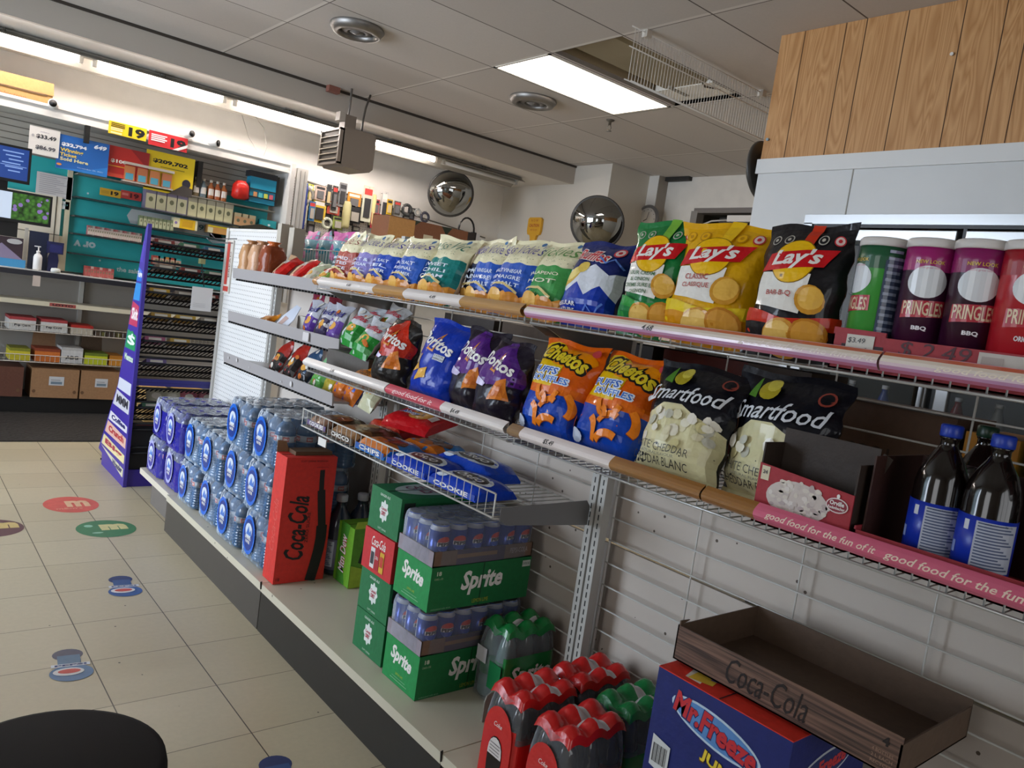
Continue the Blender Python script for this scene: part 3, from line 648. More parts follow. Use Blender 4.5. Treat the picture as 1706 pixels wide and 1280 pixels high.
# back side of the gondola: an upper shelf seen over the top
# ------------------------------------------------------------------ chip bags
class BagS:
    """front of a filled pillow bag; u in [-w/2, w/2], v in [0, h]; front faces local -Y"""
    def __init__(s, w, h, t, nu=12, nv=16, rough=.004, seed=0, sag=.5):
        rnd = random.Random(seed); s.w, s.h, s.t = w, h, t; s.nu, s.nv = nu, nv
        ph = [rnd.uniform(0, 6.28) for _ in range(8)]; s.P = []; s.B = []
        tw = rnd.uniform(-.012, .012)
        for j in range(nv+1):
            v = j/nv; seal = .045
            q = min(1, max(0, (v-seal)/.22)); q2 = min(1, max(0, (1-seal*.9-v)/.40)); prof = (math.sin(q*PI/2)**.75)*(math.sin(q2*PI/2)**.85)
            prof *= 1+sag*.25*(.5-v)
            nar = 1-.055*prof
            row = []; rb = []
            for i in range(nu+1):
                a = -1+2*i/nu; th = t/2*prof*max(0, 1-abs(a)**2.4)**.62
                wr = rough*prof*(math.sin(a*5+ph[0]+v*4)*.6+math.sin(v*11+ph[1]+a*3)*.5+math.sin((a-v)*9+ph[2])*.4+(.45*math.sin(a*11+v*13+ph[5])+.4*math.sin(v*24-a*7+ph[6]))*(.4+1.2*abs(v-.5)))
                edge = abs(a)**3*rough*1.4*math.sin(v*26+ph[3])
                cr = .0018*math.sin(a*40) if (v < seal or v > 1-seal) else 0
                x = a*w/2*nar+edge*.5*(1 if a > 0 else -1); z = v*h+(.004*math.sin(a*4+ph[4]) if v > .9 else 0)
                fold = tw*(max(0, v-.75)/.25)*a*2
                row.append(Vector((x, -(th+wr*.7)-cr+fold-.0008, z))); rb.append(Vector((x, th+wr*.5-cr+fold+.0008, z)))
            s.P.append(row); s.B.append(rb)
        s.ucuts = [-w/2+w*i/nu for i in range(nu+1)]; s.vcuts = [h*j/nv for j in range(nv+1)]
        s.N = []
        for j in range(nv+1):
            rn = []
            for i in range(nu+1):
                du = s.P[j][min(nu, i+1)]-s.P[j][max(0, i-1)]; dv = s.P[min(nv, j+1)][i]-s.P[max(0, j-1)][i]
                n = du.cross(dv); n.normalize(); rn.append(n)
            s.N.append(rn)
    def __call__(s, u, v, o):
        a = (u/s.w+.5)*s.nu; b = v/s.h*s.nv; i = min(s.nu-1, max(0, int(a))); j = min(s.nv-1, max(0, int(b))); a -= i; b -= j
        def bl(G): return G[j][i]*(1-a)*(1-b)+G[j][i+1]*a*(1-b)+G[j+1][i]*(1-a)*b+G[j+1][i+1]*a*b
        return bl(s.P)+bl(s.N)*o
def bag(label, w, h, t, base, art, loc, rz=0, lean=.2, group='big chip bags', cat='chip bag', name='chip_bag', seed=0, rough=.004, back=None, nu=14, nv=20, roll=0):
    """art = list of (polys, colour or material); u,v in fractions are scaled by the art function itself"""
    T = thing(name, label, cat, loc, -PI/2+rz, group, -lean, roll)
    S = BagS(w, h, t, nu, nv, rough, seed); bm_ = foil(base) if isinstance(base, str) else base
    m = MB(); V = [p for r in S.P for p in r]; n = nu+1
    lo, hi = 1, nv-1
    m.idx(V, [(j*n+i, j*n+i+1, (j+1)*n+i+1, (j+1)*n+i) for j in range(lo, hi) for i in range(nu)], bm_, True)
    bk = foil(back) if back else bm_
    V2 = [p for r in S.B for p in r]
    m.idx(V2, [(j*n+i+1, j*n+i, (j+1)*n+i, (j+1)*n+i+1) for j in range(lo, hi) for i in range(nu)], bk, True)
    for e in (0, nu): m.idx([S.P[j][e] for j in range(nv+1)]+[S.B[j][e] for j in range(nv+1)], [(j, j+1, nv+2+j, nv+1+j) for j in range(lo, hi)], bm_, True)
    sl, sh_ = S.vcuts[1], S.vcuts[nv-1]; k = 0; tops = []
    for item in art:
        polys, mt = item[0], item[1]; k += 1; mt = foil(mt) if isinstance(mt, str) else mt
        m.decal(S, polys, mt, .0005+.00035*k, (-w/2+.001, sl, w/2-.001, sh_)); tops.append((polys, mt, .0005+.00035*k))
    m.build('bag_body', T)
    for nm, j, c0, c1 in (('top_seal', nv-1, sh_, h), ('bottom_seal', 0, 0, sl)):
        q = MB(); q.idx(S.P[j]+S.P[j+1]+S.B[j]+S.B[j+1], [(i, i+1, n+i+1, n+i) for i in range(nu)]+[(2*n+i+1, 2*n+i, 3*n+i, 3*n+i+1) for i in range(nu)], bm_, True)
        for polys, mt, o in tops: q.decal(S, polys, mt, o, (-w/2+.001, c0, w/2-.001, c1))
        q.build(nm, T)
    return T
def wave(w, v0, v1, amp, n=14, ph=0, k=1.0):
    """region between a wavy upper edge and v0"""
    return [[(-w/2, v0), (w/2, v0)]+[(w/2-w*i/n, v1+amp*math.sin(ph+k*2*PI*i/n)) for i in range(n+1)]]
def chips(w, h, cx, cy, r, cols, n=3, seed=1):
    rnd = random.Random(seed); out = []
    for i in range(n):
        out.append((ell(cx+rnd.uniform(-.5, .5)*r, cy+rnd.uniform(-.4, .4)*r, r*rnd.uniform(.6, .9), r*rnd.uniform(.45, .7), 14, rnd.uniform(0, 3)), cols[i % len(cols)]))
    return out
WT = M('#efece6', .35); WF = foil('#efece6'); BK_ = M('#1b1a1c', .35)
def seals_top(w, h, cols=('#e6e2d8', '#c43a44'), v=.875):
    """little ring marks near the top"""
    out = []
    for i, x in enumerate((-.36, -.2, .2, .36)):
        c = cols[1] if i == 3 else cols[0]
        out.append((ell(x*w, v*h, .052*w, n=16), c)); out.append((ell(x*w, v*h, .038*w, n=14), '#9c8f6a' if cols[1] is None else ('#e9d6d2' if i == 3 else 'base')))
    return out
def lays(label, base, accent, flav, fcol, swoosh, loc, seed, w=.245, h=.258, t=.095, **kw):
    a = []
    for x, c in ((-.36, 0), (-.19, 0), (.2, 0), (.37, 1)):
        col = '#c9434c' if c else '#bdb9ae'
        if base == '#e8b418' and not c: col = '#c48f12'
        a += [(ell(x*w, .865*h, .057*w, n=18), col), (ell(x*w, .865*h, .045*w, n=16), '#e6cfc9' if c else base)]
        a.append((text('CA' if c else 'OK', x*w, .865*h, h=.02*h) if 0 else ell(x*w, .865*h, .02*w, n=10), col))
    a.append((poly((-.02*w, .75*h), (.1*w, .75*h), (.16*w, h), (.02*w, h)), accent))
    a.append((poly((-.36*w, .36*h), (.16*w, .31*h), (.2*w, .6*h), (-.36*w, .6*h)), WF))
    a.append((ell(-.02*w, .685*h, .235*w, .165*h, 30), '#8a6a14')); a.append((ell(-.02*w, .685*h, .225*w, .158*h, 30), '#f0c21c'))
    a.append((poly((-.38*w, .60*h), (.3*w, .655*h), (.39*w, .795*h), (-.3*w, .735*h)), '#c9232e'))
    a.append((text("Lay's", -.0*w, .70*h, w=.52*w, h=.145*h, bold=.03, shear=.3, rot=.07), WT))
    for i, s_ in enumerate(flav): a.append((text(s_, -.1*w, (.515-.052*i*(4/max(3, len(flav))))*h, h=(.032 if len(flav) > 2 else .045)*h, bold=.012), M(fcol, .4)))
    a.append((wave(w, 0, .3*h, .03*h, ph=2), swoosh)); a.append((wave(w, 0, .22*h, .02*h, ph=2.6), base if base != '#e8b418' else '#d99a1c'))
    a += [(ell(.23*w, .42*h, .14*w, .11*h, 16, .5), '#cf9a3c'), (ell(.24*w, .43*h, .12*w, .085*h, 16, .5), '#e9bd62'),
          (ell(.0*w, .14*h, .2*w, .13*h, 18, .3), '#d29c48'), (ell(-.02*w, .15*h, .17*w, .10*h, 18, .3), '#edc878'), (ell(.27*w, .17*h, .17*w, .12*h, 16, -.4), '#c68a38'), (ell(.27*w, .18*h, .14*w, .09*h, 16, -.4), '#dba552')]
    return bag(label, w, h, t, base, a, loc, .12, seed=seed, **kw)
def kettle(label, body, txt, loc, seed, flav, w=.172, h=.218, t=.08, dark=None, name_col='#4a3f8a', **kw):
    a = [(wave(w, 0, .62*h, .012*h, 18, .6, 3), body)]
    for i in range(22):
        rr = random.Random(seed*31+i); a.append((ell(rr.uniform(-.47, .47)*w, rr.uniform(.64, .72)*h, .007*w, n=6), '#6f7f5a'))
    a.append((text(txt, .02*w, .80*h, w=.82*w, h=.14*h, shear=.45, bold=-.005, rot=.05), M(name_col, .4)))
    a.append((ell(.33*w, .9*h, .04*w, n=10), M('#3f6f9e', .4)))
    for i, s_ in enumerate(flav): a.append((text(s_, -.04*w, (.5-.085*i)*h, w=.66*w, h=.05*h, bold=.01), M('#d9e3ee' if not dark else '#e8e2c8', .4)))
    a.append((band([(-.3*w, .30*h), (.0, .33*h), (.3*w, .24*h)], .028*h), '#d8c48c'))
    a.append((wave(w, 0, .21*h, .035*h, 14, 1, 2.5), '#d99a48')); a.append((ell(-.15*w, .19*h, .18*w, .08*h, 14), '#e6b869')); a.append((ell(.22*w, .17*h, .15*w, .07*h, 14), '#c98a3c'))
    return bag(label, w, h, t, '#ece4c2', a, loc, seed=seed, group='pale-topped kettle chip bags', **kw)
XB = 1.322
def bp(y, z=ZU+.005, x=XB): return (x, y, z)
kettle('kettle chip bag with rust-red lower half, leftmost of the pale-topped row', '#a8564a', "Vickie's", bp(2.585), 1, ['SMOKED', 'SALTED', 'SPICE'], name_col='#8a4a3a', lean=.16)
kettle('kettle chip bag with mauve lower half beside the rust-red one', '#8f88c0', "Miss Vickie's", bp(2.455), 2, ['SALT &', 'VINEGAR', 'SEL'], lean=.24)
kettle('kettle chip bag with deep blue lower half, third of the pale-topped row', '#2f57b4', "Vickie's", bp(2.335), 3, ['SEA SALT', 'SEL', 'DE MER'], lean=.34)
kettle('blue and cream kettle chip bag standing just left of the teal one', '#3c66b8', "Vickie's", bp(2.175), 4, ['SEA SALT', 'ORIGINAL', 'SEL DE MER'], lean=.33, w=.185)
kettle('teal-green and cream kettle chip bag', '#1f7d78', "Miss Vic", bp(1.995), 5, ['SWEET', 'CHILI', 'CREAM'], lean=.34, w=.185, h=.225, name_col='#2f6f5a')
kettle('dark navy kettle chip bag mostly hidden between teal and blue bags', '#1d2440', "Vickie's", bp(1.88, x=1.40), 6, ['PEPPER', 'SALT'], lean=.15, w=.14)
kettle('blue kettle chip bag half hidden behind the wide blue one', '#3a67bd', "Miss Vickie's", bp(1.78, x=1.35), 7, ['MALT VINEGAR', 'VINAIGRE', 'DE MALT'], lean=.2, w=.16)
kettle('wide blue kettle chip bag left of the green jalapeno one', '#3a63b8', "Miss Vickie's", bp(1.635, x=1.322), 8, ['MALT VINEGAR', 'VINAIGRE', 'DE MALT'], lean=.30, w=.185, h=.222)
kettle('green and cream kettle chip bag reading jalapeno', '#4f9a58', "Vickies", bp(1.495), 9, ['JALAPENO', 'HOT', ''], lean=.32, w=.165, h=.222, dark=1, name_col='#5f8f4a')
# ridged chips
w, h = .185, .222
a = [(poly((-.5*w, .0), (.5*w, 0), (.5*w, .3*h), (.3*w, .42*h), (.1*w, .3*h), (-.1*w, .44*h), (-.3*w, .33*h), (-.5*w, .42*h)), '#1f44a8'),
     (poly((-.5*w, .42*h), (-.3*w, .33*h), (-.1*w, .44*h), (.1*w, .3*h), (.3*w, .42*h), (.5*w, .3*h), (.5*w, .62*h), (.36*w, .56*h), (.1*w, .66*h), (-.2*w, .58*h), (-.5*w, .6*h)), '#dfe2ea'),
     (ell(-.28*w, .5*h, .19*w, .08*h, 14, .6), '#d8b455'), (ell(-.24*w, .54*h, .15*w, .06*h, 14, .6), '#ecd98c'), (ell(-.1*w, .62*h, .1*w, .07*h, 12), '#e2c76a'),
     (text('Ruffles', -.08*w, .78*h, w=.7*w, h=.16*h, bold=.07, shear=.2, rot=-.12), WT), (text('Ruffles', -.08*w, .78*h, w=.66*w, h=.14*h, bold=.02, shear=.2, rot=-.12), M('#c8202c', .35)),
     (ell(.32*w, .84*h, .075*w, n=16), '#d55a5f'), (ell(.32*w, .84*h, .055*w, n=16), '#e8d5d0'), (ell(.32*w, .84*h, .025*w, n=10), '#c43a44'),
     (text('REGULAR', -.2*w, .2*h, w=.38*w, h=.04*h, bold=.02), WT), (text('NATURE', -.2*w, .14*h, w=.34*w, h=.04*h, bold=.02), WT),
     (band([(.1*w, .1*h), (.2*w, .2*h), (.3*w, .12*h), (.4*w, .24*h)], .004), '#6f90d8'), (band([(.1*w, .75*h), (.25*w, .68*h), (.34*w, .74*h), (.46*w, .66*h)], .004), '#6f90d8')]
bag('navy ridged chip bag with white mountain band and red lettering', w, h, .095, '#1b2a66', a, bp(1.345), seed=11, lean=.30, group=None)
bag('small clear bag of mixed snacks wedged left of the green chip bag', .10, .2, .05, '#9a9284', [(ell(0, .1, .03, .05, 12), '#cfc3a0'), (ell(.01, .04, .03, .03, 12), '#d8d4c4'), (rect(-.05, .0, .05, .03), '#8f3a36')], bp(1.245, x=1.40), seed=12, lean=.1, group=None)
lays('green chip bag with yellow sun logo, sour cream and onion', '#1f7a41', '#7fb24a', ['SOUR CREAM', '& ONION', 'CREME SURE ET', 'OIGNON'], '#3b6a3a', '#3f9a4a', bp(1.13), 21, w=.172, lean=.08)
lays('bright yellow chip bag with yellow sun logo, classic', '#e8b418', '#efc634', ['CLASSIC', 'CLASSIQUE'], '#b03a2c', '#ecd23a', bp(.985), 22, w=.205, lean=.14)
lays('black chip bag with yellow sun logo, barbecue', '#17161a', '#c8452a', ['', 'BAR-B-Q'], '#b03a2c', '#c9432f', bp(.795), 23, w=.175, h=.255, lean=.10)
w, h = .10, .24
bag('narrow glossy snack bag behind the leftmost chip canister', w, h, .06, '#2a1c18', [(ell(-.0, .14, .03, .04, 14), '#d8a45c'), (ell(.01, .08, .035, .04, 14), '#c07a3c'), (rect(-.05, .02, .05, .06), '#b8342e'), (ell(0, .2, .03, .02, 12), '#d8d4cc')], bp(.655, x=1.44), seed=24, lean=.12, group=None)
# ------------------------------------------------------------------ lower shelf
XL = 1.33
def lp(y, x=XL, z=ZL+.005): return (x, y, z)
def dor(label, base, top, loc, seed, w, h, band_c, triangle=True, chip='#d8873a', plain=False, **kw):
    a = []
    if not plain:
        a.append((poly((-.5*w, .38*h), (.5*w, .5*h), (.5*w, .62*h), (-.1*w, .98*h), (-.5*w, .7*h)), top))
        a.append((poly((-.08*w, .98*h), (.06*w, .98*h), (.5*w, .66*h), (.5*w, .54*h)), band_c))
    a.append((poly((-.12*w, .60*h), (.05*w, .58*h), (.03*w, .84*h)), M('#d88a2c', .4))); a.append((poly((-.08*w, .62*h), (.02*w, .605*h), (.015*w, .78*h)), base if plain else top))
    a.append((text('Doritos', -.02*w, .70*h, w=.80*w, h=.135*h, bold=.03, rot=-.18), WT))
    if plain:
        a += [(poly((-.32*w, .3*h), (-.12*w, .36*h), (-.26*w, .55*h)), '#d9ad55'), (poly((-.12*w, .53*h), (-.3*w, .5*h), (-.18*w, .38*h)), '#e3bd6a'), (poly((-.15*w, .22*h), (.1*w, .28*h), (.06*w, .4*h), (-.12*w, .35*h)), '#dcae54'),
              (rect(.1*w, .5*h, .3*w, .57*h), M('#c9cfd8', .4)), (text('COOL', .2*w, .555*h, w=.18*w, h=.02*h), BK_), (text('RANCH', .2*w, .52*h, w=.18*w, h=.02*h), BK_)]
    else:
        a += [(poly((.08*w, .28*h), (.42*w, .33*h), (.3*w, .56*h), (.16*w, .5*h)), chip), (poly((.12*w, .32*h), (.36*w, .36*h), (.27*w, .5*h)), '#c8742e'),
              (poly((-.42*w, .42*h), (-.12*w, .40*h), (-.06*w, .44*h), (-.3*w, .5*h)), M('#c9bfe0', .3))]
    return bag(label, w, h, .11, base, a, loc, seed=seed, group='large tortilla chip bags', rough=.0085, **kw)
dor('black tortilla chip bag with red upper half', '#16120f', '#b5361f', lp(2.215), 31, .18, .245, '#c23a22', lean=.2, rz=.12, roll=.06)
dor('royal blue tortilla chip bag with two yellow chips', '#1640a6', '#1640a6', lp(1.965, 1.325), 32, .22, .268, '#0f2f80', plain=True, lean=.27, roll=.05)
dor('purple tortilla chip bag standing against the blue one', '#1b1420', '#5c2a7e', lp(1.80, 1.355), 33, .175, .26, '#4b2070', lean=.18, roll=.04)
dor('second purple tortilla chip bag, nearer one beside the curled-snack bag', '#191320', '#5a2a7c', lp(1.64, 1.325), 34, .178, .245, '#4a1f6e', lean=.2, roll=.05)
def chee(label, loc, seed, w=.212, h=.272, **kw):
    a = [(ell(-.3*w, .66*h, .42*w, .3*h, 20), '#eac21a'), (ell(.1*w, .82*h, .36*w, .1*h, 20), '#ef9a1e'), (wave(w, 0, .52*h, .01*h, ph=1), '#e0761a'), (wave(w, 0, .44*h, .012*h, ph=1), '#1a4fae')]
    a += [(text('Cheetos', .0, .80*h, w=.88*w, h=.19*h, bold=.09, rot=-.16, arc=.03*h), M('#111011', .35)), (text('Cheetos', .0, .80*h, w=.82*w, h=.15*h, bold=.035, rot=-.16, arc=.03*h), M('#ecd02a', .35)),
          (text('PUFFS', -.14*w, .655*h, w=.5*w, h=.085*h, bold=.09), M('#e6ecf4', .35)), (text('PUFFS', -.14*w, .655*h, w=.46*w, h=.065*h, bold=.02), M('#2b62c0', .35)),
          (text('SOUFFLES', .0*w, .575*h, w=.64*w, h=.075*h, bold=.09), M('#dfe8f2', .35)), (text('SOUFFLES', 0*w, .575*h, w=.6*w, h=.055*h, bold=.02), M('#3570c8', .35))]
    def curl(cx, cy, r, a0, a1, n=9): return band([(cx+r*math.cos(a0+(a1-a0)*i/n), cy+r*math.sin(a0+(a1-a0)*i/n)) for i in range(n+1)], .07*w)
    for (cx, cy, r, a0, a1) in ((.05, .50, .17, 3.2, 6.1), (.16, .27, .16, 1.1, 2.9), (.22, .34, .20, -.5, .9), (-.2, .19, .19, -.3, 1.1), (.2, .10, .17, 1.1, 2.7), (-.05, .33, .13, .2, 1.4)):
        a.append((curl(cx*w, cy*h, r*w, a0, a1), '#9d4f16')); a.append((curl(cx*w, cy*h+.002, r*w, a0, a1), '#ee8f2c'))
    a += [(ell(-.3*w, .16*h, .12*w, .05*h, 12), '#cfd6e4'), (ell(-.4*w, .25*h, .08*w, .06*h, 12), '#b9604a'), (ell(-.24*w, .07*h, .06*w, .03*h, 10), '#dfe4ec'), (ell(.4*w, .9*h, .05*w, n=12), '#d0575a')]
    return bag(label, w, h, .12, '#e2701c', a, loc, seed=seed, group='orange and blue curled-snack bags', rough=.006, cat='snack bag', name='snack_bag', **kw)
chee('orange and blue puffed-snack bag nearer the purple bags', lp(1.425, 1.335), 41, lean=.26)
chee('orange and blue puffed-snack bag leaning toward the popcorn bags', lp(1.228, 1.335), 42, lean=.34, h=.272, roll=.03)
def pop(label, loc, seed, w=.23, h=.27, **kw):
    a = [([[(-.5*w, 0), (.5*w, 0), (.5*w, .46*h), (.36*w, .52*h), (.2*w, .55*h), (.02*w, .62*h), (-.2*w, .61*h), (-.32*w, .54*h), (-.5*w, .5*h)]], '#e2dcb4')]
    rr = random.Random(seed)
    for i in range(26):
        x, y = rr.uniform(-.36, .4)*w, rr.uniform(.3, .54)*h; c = rr.choice(['#f0ecd8', '#d8d0a0', '#e9e3c4', '#c9c7b8', '#f3efe2']); a.append((ell(x, y, rr.uniform(.03, .07)*w, rr.uniform(.03, .05)*h, 8, rr.uniform(0, 3)), c))
    a += [(ell(-.12*w, .83*h, .09*w, .07*h, 14, -.3), '#b7a83e'), (ell(-.1*w, .87*h, .06*w, .05*h, 12), '#d8cb62'), (poly((-.3*w, .78*h), (-.2*w, .76*h), (-.24*w, .92*h)), '#5d8a3a'),
          (ell(.36*w, .84*h, .06*w, n=14), '#9a4f44'), (ell(.36*w, .84*h, .045*w, n=14), '#16151c'),
          (text('Smartfood', .02*w, .69*h, w=.84*w, h=.125*h, bold=.01, shear=.4, rot=.05), M('#dfe3e8', .35)), (band([(-.42*w, .63*h), (-.36*w, .6*h), (-.28*w, .63*h)], .006), M('#dfe3e8', .35)),
          (text('WHITE CHEDDAR', -.06*w, .26*h, w=.66*w, h=.05*h, bold=-.005), M('#3a3a34', .5)), (text('CHEDDAR BLANC', -.06*w, .175*h, w=.66*w, h=.052*h, bold=.0), M('#2a2a26', .5)), (text('NATURAL FLAVOUR', -.06*w, .218*h, w=.4*w, h=.016*h), M('#7a7a6c', .5))]
    return bag(label, w, h, .13, '#14151d', a, loc, seed=seed, group='black and cream popcorn bags', cat='popcorn bag', name='popcorn_bag', rough=.006, **kw)
pop('black and cream popcorn bag beside the orange and blue bag', lp(1.02, 1.34), 51, lean=.27, rz=.08, w=.212)
pop('black and cream popcorn bag partly behind the open red popcorn carton', lp(.84, 1.43), 52, lean=.10, w=.235, h=.275)
# ------------------------------------------------------------------ small hanging multi-packs on the shallow shelves
def small(label, loc, w, h, base, accent, seed, tx=None, lean=.15, rz=0, grp='small snack bags on the shallow shelves', t=.04, tcol='#e8e4dc', roll=0):
    a = [(wave(w, 0, .55*h, .03*h, ph=seed), accent), (ell(.05*w, .42*h, .2*w, .1*h, 12, .4), '#d6a24c')]
    rr = random.Random(seed*7)
    for k in range(5): a.append((ell(rr.uniform(-.35, .35)*w, rr.uniform(.15, .9)*h, rr.uniform(.06, .16)*w, rr.uniform(.03, .08)*h, 9, rr.uniform(0, 3)), [accent, base, '#d8d4cc', '#c8783a', '#e0dcd0'][k]))
    if tx: a.append((text(tx, 0, .72*h, w=.8*w, h=.14*h, bold=.02, shear=.2, rot=.05), M(tcol, .4)))
    return bag(label, w, h, t, base, a, loc, rz, lean, grp, 'snack bag', 'snack_bag', seed, .004, None, 6, 8, roll)
zt, zm, zl = 1.30, 1.09, .878
# top shelf: bread, buns, red packs
for i, (px, c1, c2, lab) in enumerate(((402, '#c49a72', '#a87850', 'loaf of brown bread in clear wrap, leftmost on the shallow top shelf'), (418, '#d0a888', '#b98a66', 'second loaf of brown bread in clear wrap on the shallow top shelf'), (436, '#8c4a2c', '#c9703a', 'dark loaf in clear wrap with an orange end, right of the bread'))):
    y = at(px, 440, 0, 1.45).y; T = thing('bread_loaf', lab, 'bread', (1.50, y, zt), .1*i, 'loaves on the shallow top shelf')
    m = MB(); n = 8; V = []; F = []
    for j in range(9):
        z = .17*j/8; r = .045*(1-.25*(max(0, j-6)/2)**2)
        V += [(r*1.3*math.copysign(abs(math.cos(2*PI*k/10))**.5, math.cos(2*PI*k/10))*(1+.07*math.sin(j*2+k)), r*math.copysign(abs(math.sin(2*PI*k/10))**.5, math.sin(2*PI*k/10))*(1+.05*math.sin(j*3+k)), z) for k in range(10)]
    F = [(j*10+k, j*10+(k+1) % 10, (j+1)*10+(k+1) % 10, (j+1)*10+k) for j in range(8) for k in range(10)]; F.append(tuple(range(80, 90)))
    m.idx(V, F, foil(c1), True); m.build('wrapped_loaf', T)
    m = MB(); m.lathe([(.038, .165), (.020, .178), (.036, .192)], foil(c2), seg=9); m.build('twisted_end', T)
for i, (px, lab) in enumerate(((448, 'red snack pack with white lettering, left of the pair on the shallow top shelf'), (478, 'red snack pack with white lettering, right of the pair on the shallow top shelf'))):
    y = at(px, 450, 0, 1.44).y
    bag(lab, .11, .17, .05, '#a5241f', [(rect(-.055, .0, -.01, .17), '#c9a888'), (text('WOW', -.02, .12, w=.05, h=.03, bold=.03), WT), (rect(.01, .0, .055, .17), '#c4241f')], (1.46, y, zt), seed=60+i, lean=.7, group='red snack packs on the shallow top shelf', cat='snack bag', name='snack_bag', nu=6, nv=8, roll=.12)
for i, (px, c1, c2, lab) in enumerate(((497, '#b8bda0', '#d8d0c0', 'white and green snack pack lying right of the red packs'), (519, '#a83a2c', '#8fae5a', 'red and green snack pack next to the rust-red kettle chips'), (537, '#c8c2b0', '#b04a3a', 'white and red snack pack at the right end of the shallow top shelf'))):
    y = at(px, 462, 0, 1.44).y
    small(lab, (1.46, y, zt), .10, .16, c1, c2, 70+i, None, .75, 0, 'small packs on the shallow top shelf', .05)
# middle shelf: purple-silver bags, green bags
for i, (px, py, c, lab) in enumerate(((503, 540, '#5b3a8c', 'purple and silver snack bag, leftmost of three above the grey shelf edge'), (526, 545, '#3d3550', 'silver and dark snack bag, middle of three above the grey shelf edge'), (543, 555, '#6a4a96', 'purple and silver snack bag, right one of three above the grey shelf edge'))):
    y = at(px, py, 0, 1.43).y; small(lab, (1.455, y, zm), .105, .17, '#b4b4bc', c, 80+i, 'Rold', .3, 0, 'purple and silver snack bags', .05, '#2f2c7a')
for i, (px, c, lab) in enumerate(((520, '#8a2f4c', 'maroon snack bag standing behind the purple and silver bags, left'), (548, '#7c2838', 'maroon snack bag standing behind the purple and silver bags, right'))):
    y = at(px, 510, 0, 1.56).y; small(lab, (1.58, y, zm), .12, .2, c, '#a5602c', 84+i, None, .05, 0, 'maroon snack bags at the back of the middle shallow shelf', .05)
G = 'green and white ridged-chip bags'
for i, (px, py, dz, x, lab) in enumerate(((577, 556, 0, 1.40, 'green and white chip bag, leftmost of the cluster'), (598, 575, .0, 1.34, 'green and white chip bag lying frontmost in the cluster'), (622, 570, .0, 1.40, 'green and white chip bag, right of the cluster'), (600, 548, .07, 1.50, 'green and white chip bag at the back of the cluster, left'), (632, 548, .07, 1.50, 'green and white chip bag at the back of the cluster, right'))):
    q = at(px, py, 0, x); small(lab, (x, q.y, q.z-.045), .125, .16, '#c9ccd0', '#2f8a3c', 90+i, 'Ruffles', .55, 0, G, .06, '#c03444', .1)
# a tray of the same carton holding them
m = MB(); q = at(600, 590, 0, 1.40); m.box(1.35, q.y-.16, ZL+.01, 1.60, q.y+.16, ZL+.085, card('#4c4640')); o = m.build('carton_tray'); tag(o, 'dark low carton under the cluster of green and white chip bags', 'carton')
q = at(612, 604, 0, 1.33)
bag('flat orange snack bag lying on the left end of the lower chip shelf', .2, .1, .02, '#d88a1c', [(text('Pretzels', -.03, .05, w=.1, h=.035, shear=.3), BK_), (ell(.05, .05, .03, .02, 10), '#a8641c')], (1.31, q.y, ZL+.005), seed=97, lean=.9, group=None, cat='snack bag', name='snack_bag', nu=8, nv=6)
# lower shallow shelf
for i, (px, py, c, c2, tx, lab) in enumerate(((447, 610, '#9c2f22', '#201a18', None, 'red and black snack bag leaning at the left end of the lowest shallow shelf'), (470, 618, '#a8352a', '#231c1a', None, 'second red and black snack bag on the lowest shallow shelf'), (492, 628, '#2f4a66', '#1a1a20', None, 'dark blue snack bag with an orange chip on the lowest shallow shelf'),
        (516, 640, '#8fc090', '#5a9a4c', None, 'pale green chip bag on the lowest shallow shelf'), (537, 648, '#c9b84c', '#a89a3a', None, 'yellow snack bag on the lowest shallow shelf'), (553, 655, '#2255a8', '#d07a2c', None, 'blue and orange snack bag, left of two at the end of the lowest shallow shelf'), (572, 660, '#2458b0', '#cf7a30', None, 'blue and orange snack bag, right of two at the end of the lowest shallow shelf'), (600, 668, '#d8d6c0', '#c9c7a8', None, 'cream popcorn bag standing behind the cookie packages'))):
    q = at(px, py, 0, 1.45); small(lab, (1.47, q.y, zl+.0 if i < 5 else .875), .11, .185, c, c2, 100+i, tx, .45, 0, 'small snack bags on the lowest shallow shelf', .05, roll=.1)
# papers on the middle shelf
m = MB(); S = Plane((0, 0, 0), (0, -1, 0), (.6, 0, .8)); m.decal(S, poly((-.06, -.02), (.07, 0), (.075, .05), (.04, .12), (-.02, .13), (-.06, .06)), M('#ccd2de', .5), 0)
m.decal(S, poly((-.04, .01), (.0, .0), (.02, .05), (-.03, .06)), M('#b99a90', .5), .001); m.decal(S, poly((-.06, -.02), (-.06, .06), (-.02, .13), (.04, .12), (.075, .05), (.07, 0)), M('#ccd2de', .5), -.002)
o = m.build('paper_bag'); q = at(466, 545, 0, 1.44); o.location = (1.44, q.y, zm+.02); tag(o, 'crumpled white paper bag on the shallow middle shelf', 'paper bag')
small('small orange snack bag lying left of the crumpled paper', (1.43, at(432, 532, 0, 1.43).y, zm+.0), .13, .1, '#d08a2c', '#b8742c', 120, None, 1.0, 0, None, .03)
m = MB(); m.box(1.50, 3.02, 1.096, 1.60, 3.34, 1.17, M('#b9b4a8', .5)); o = m.build('carton_tray'); tag(o, 'pale box lying behind the crumpled paper on the shallow shelf', 'carton')
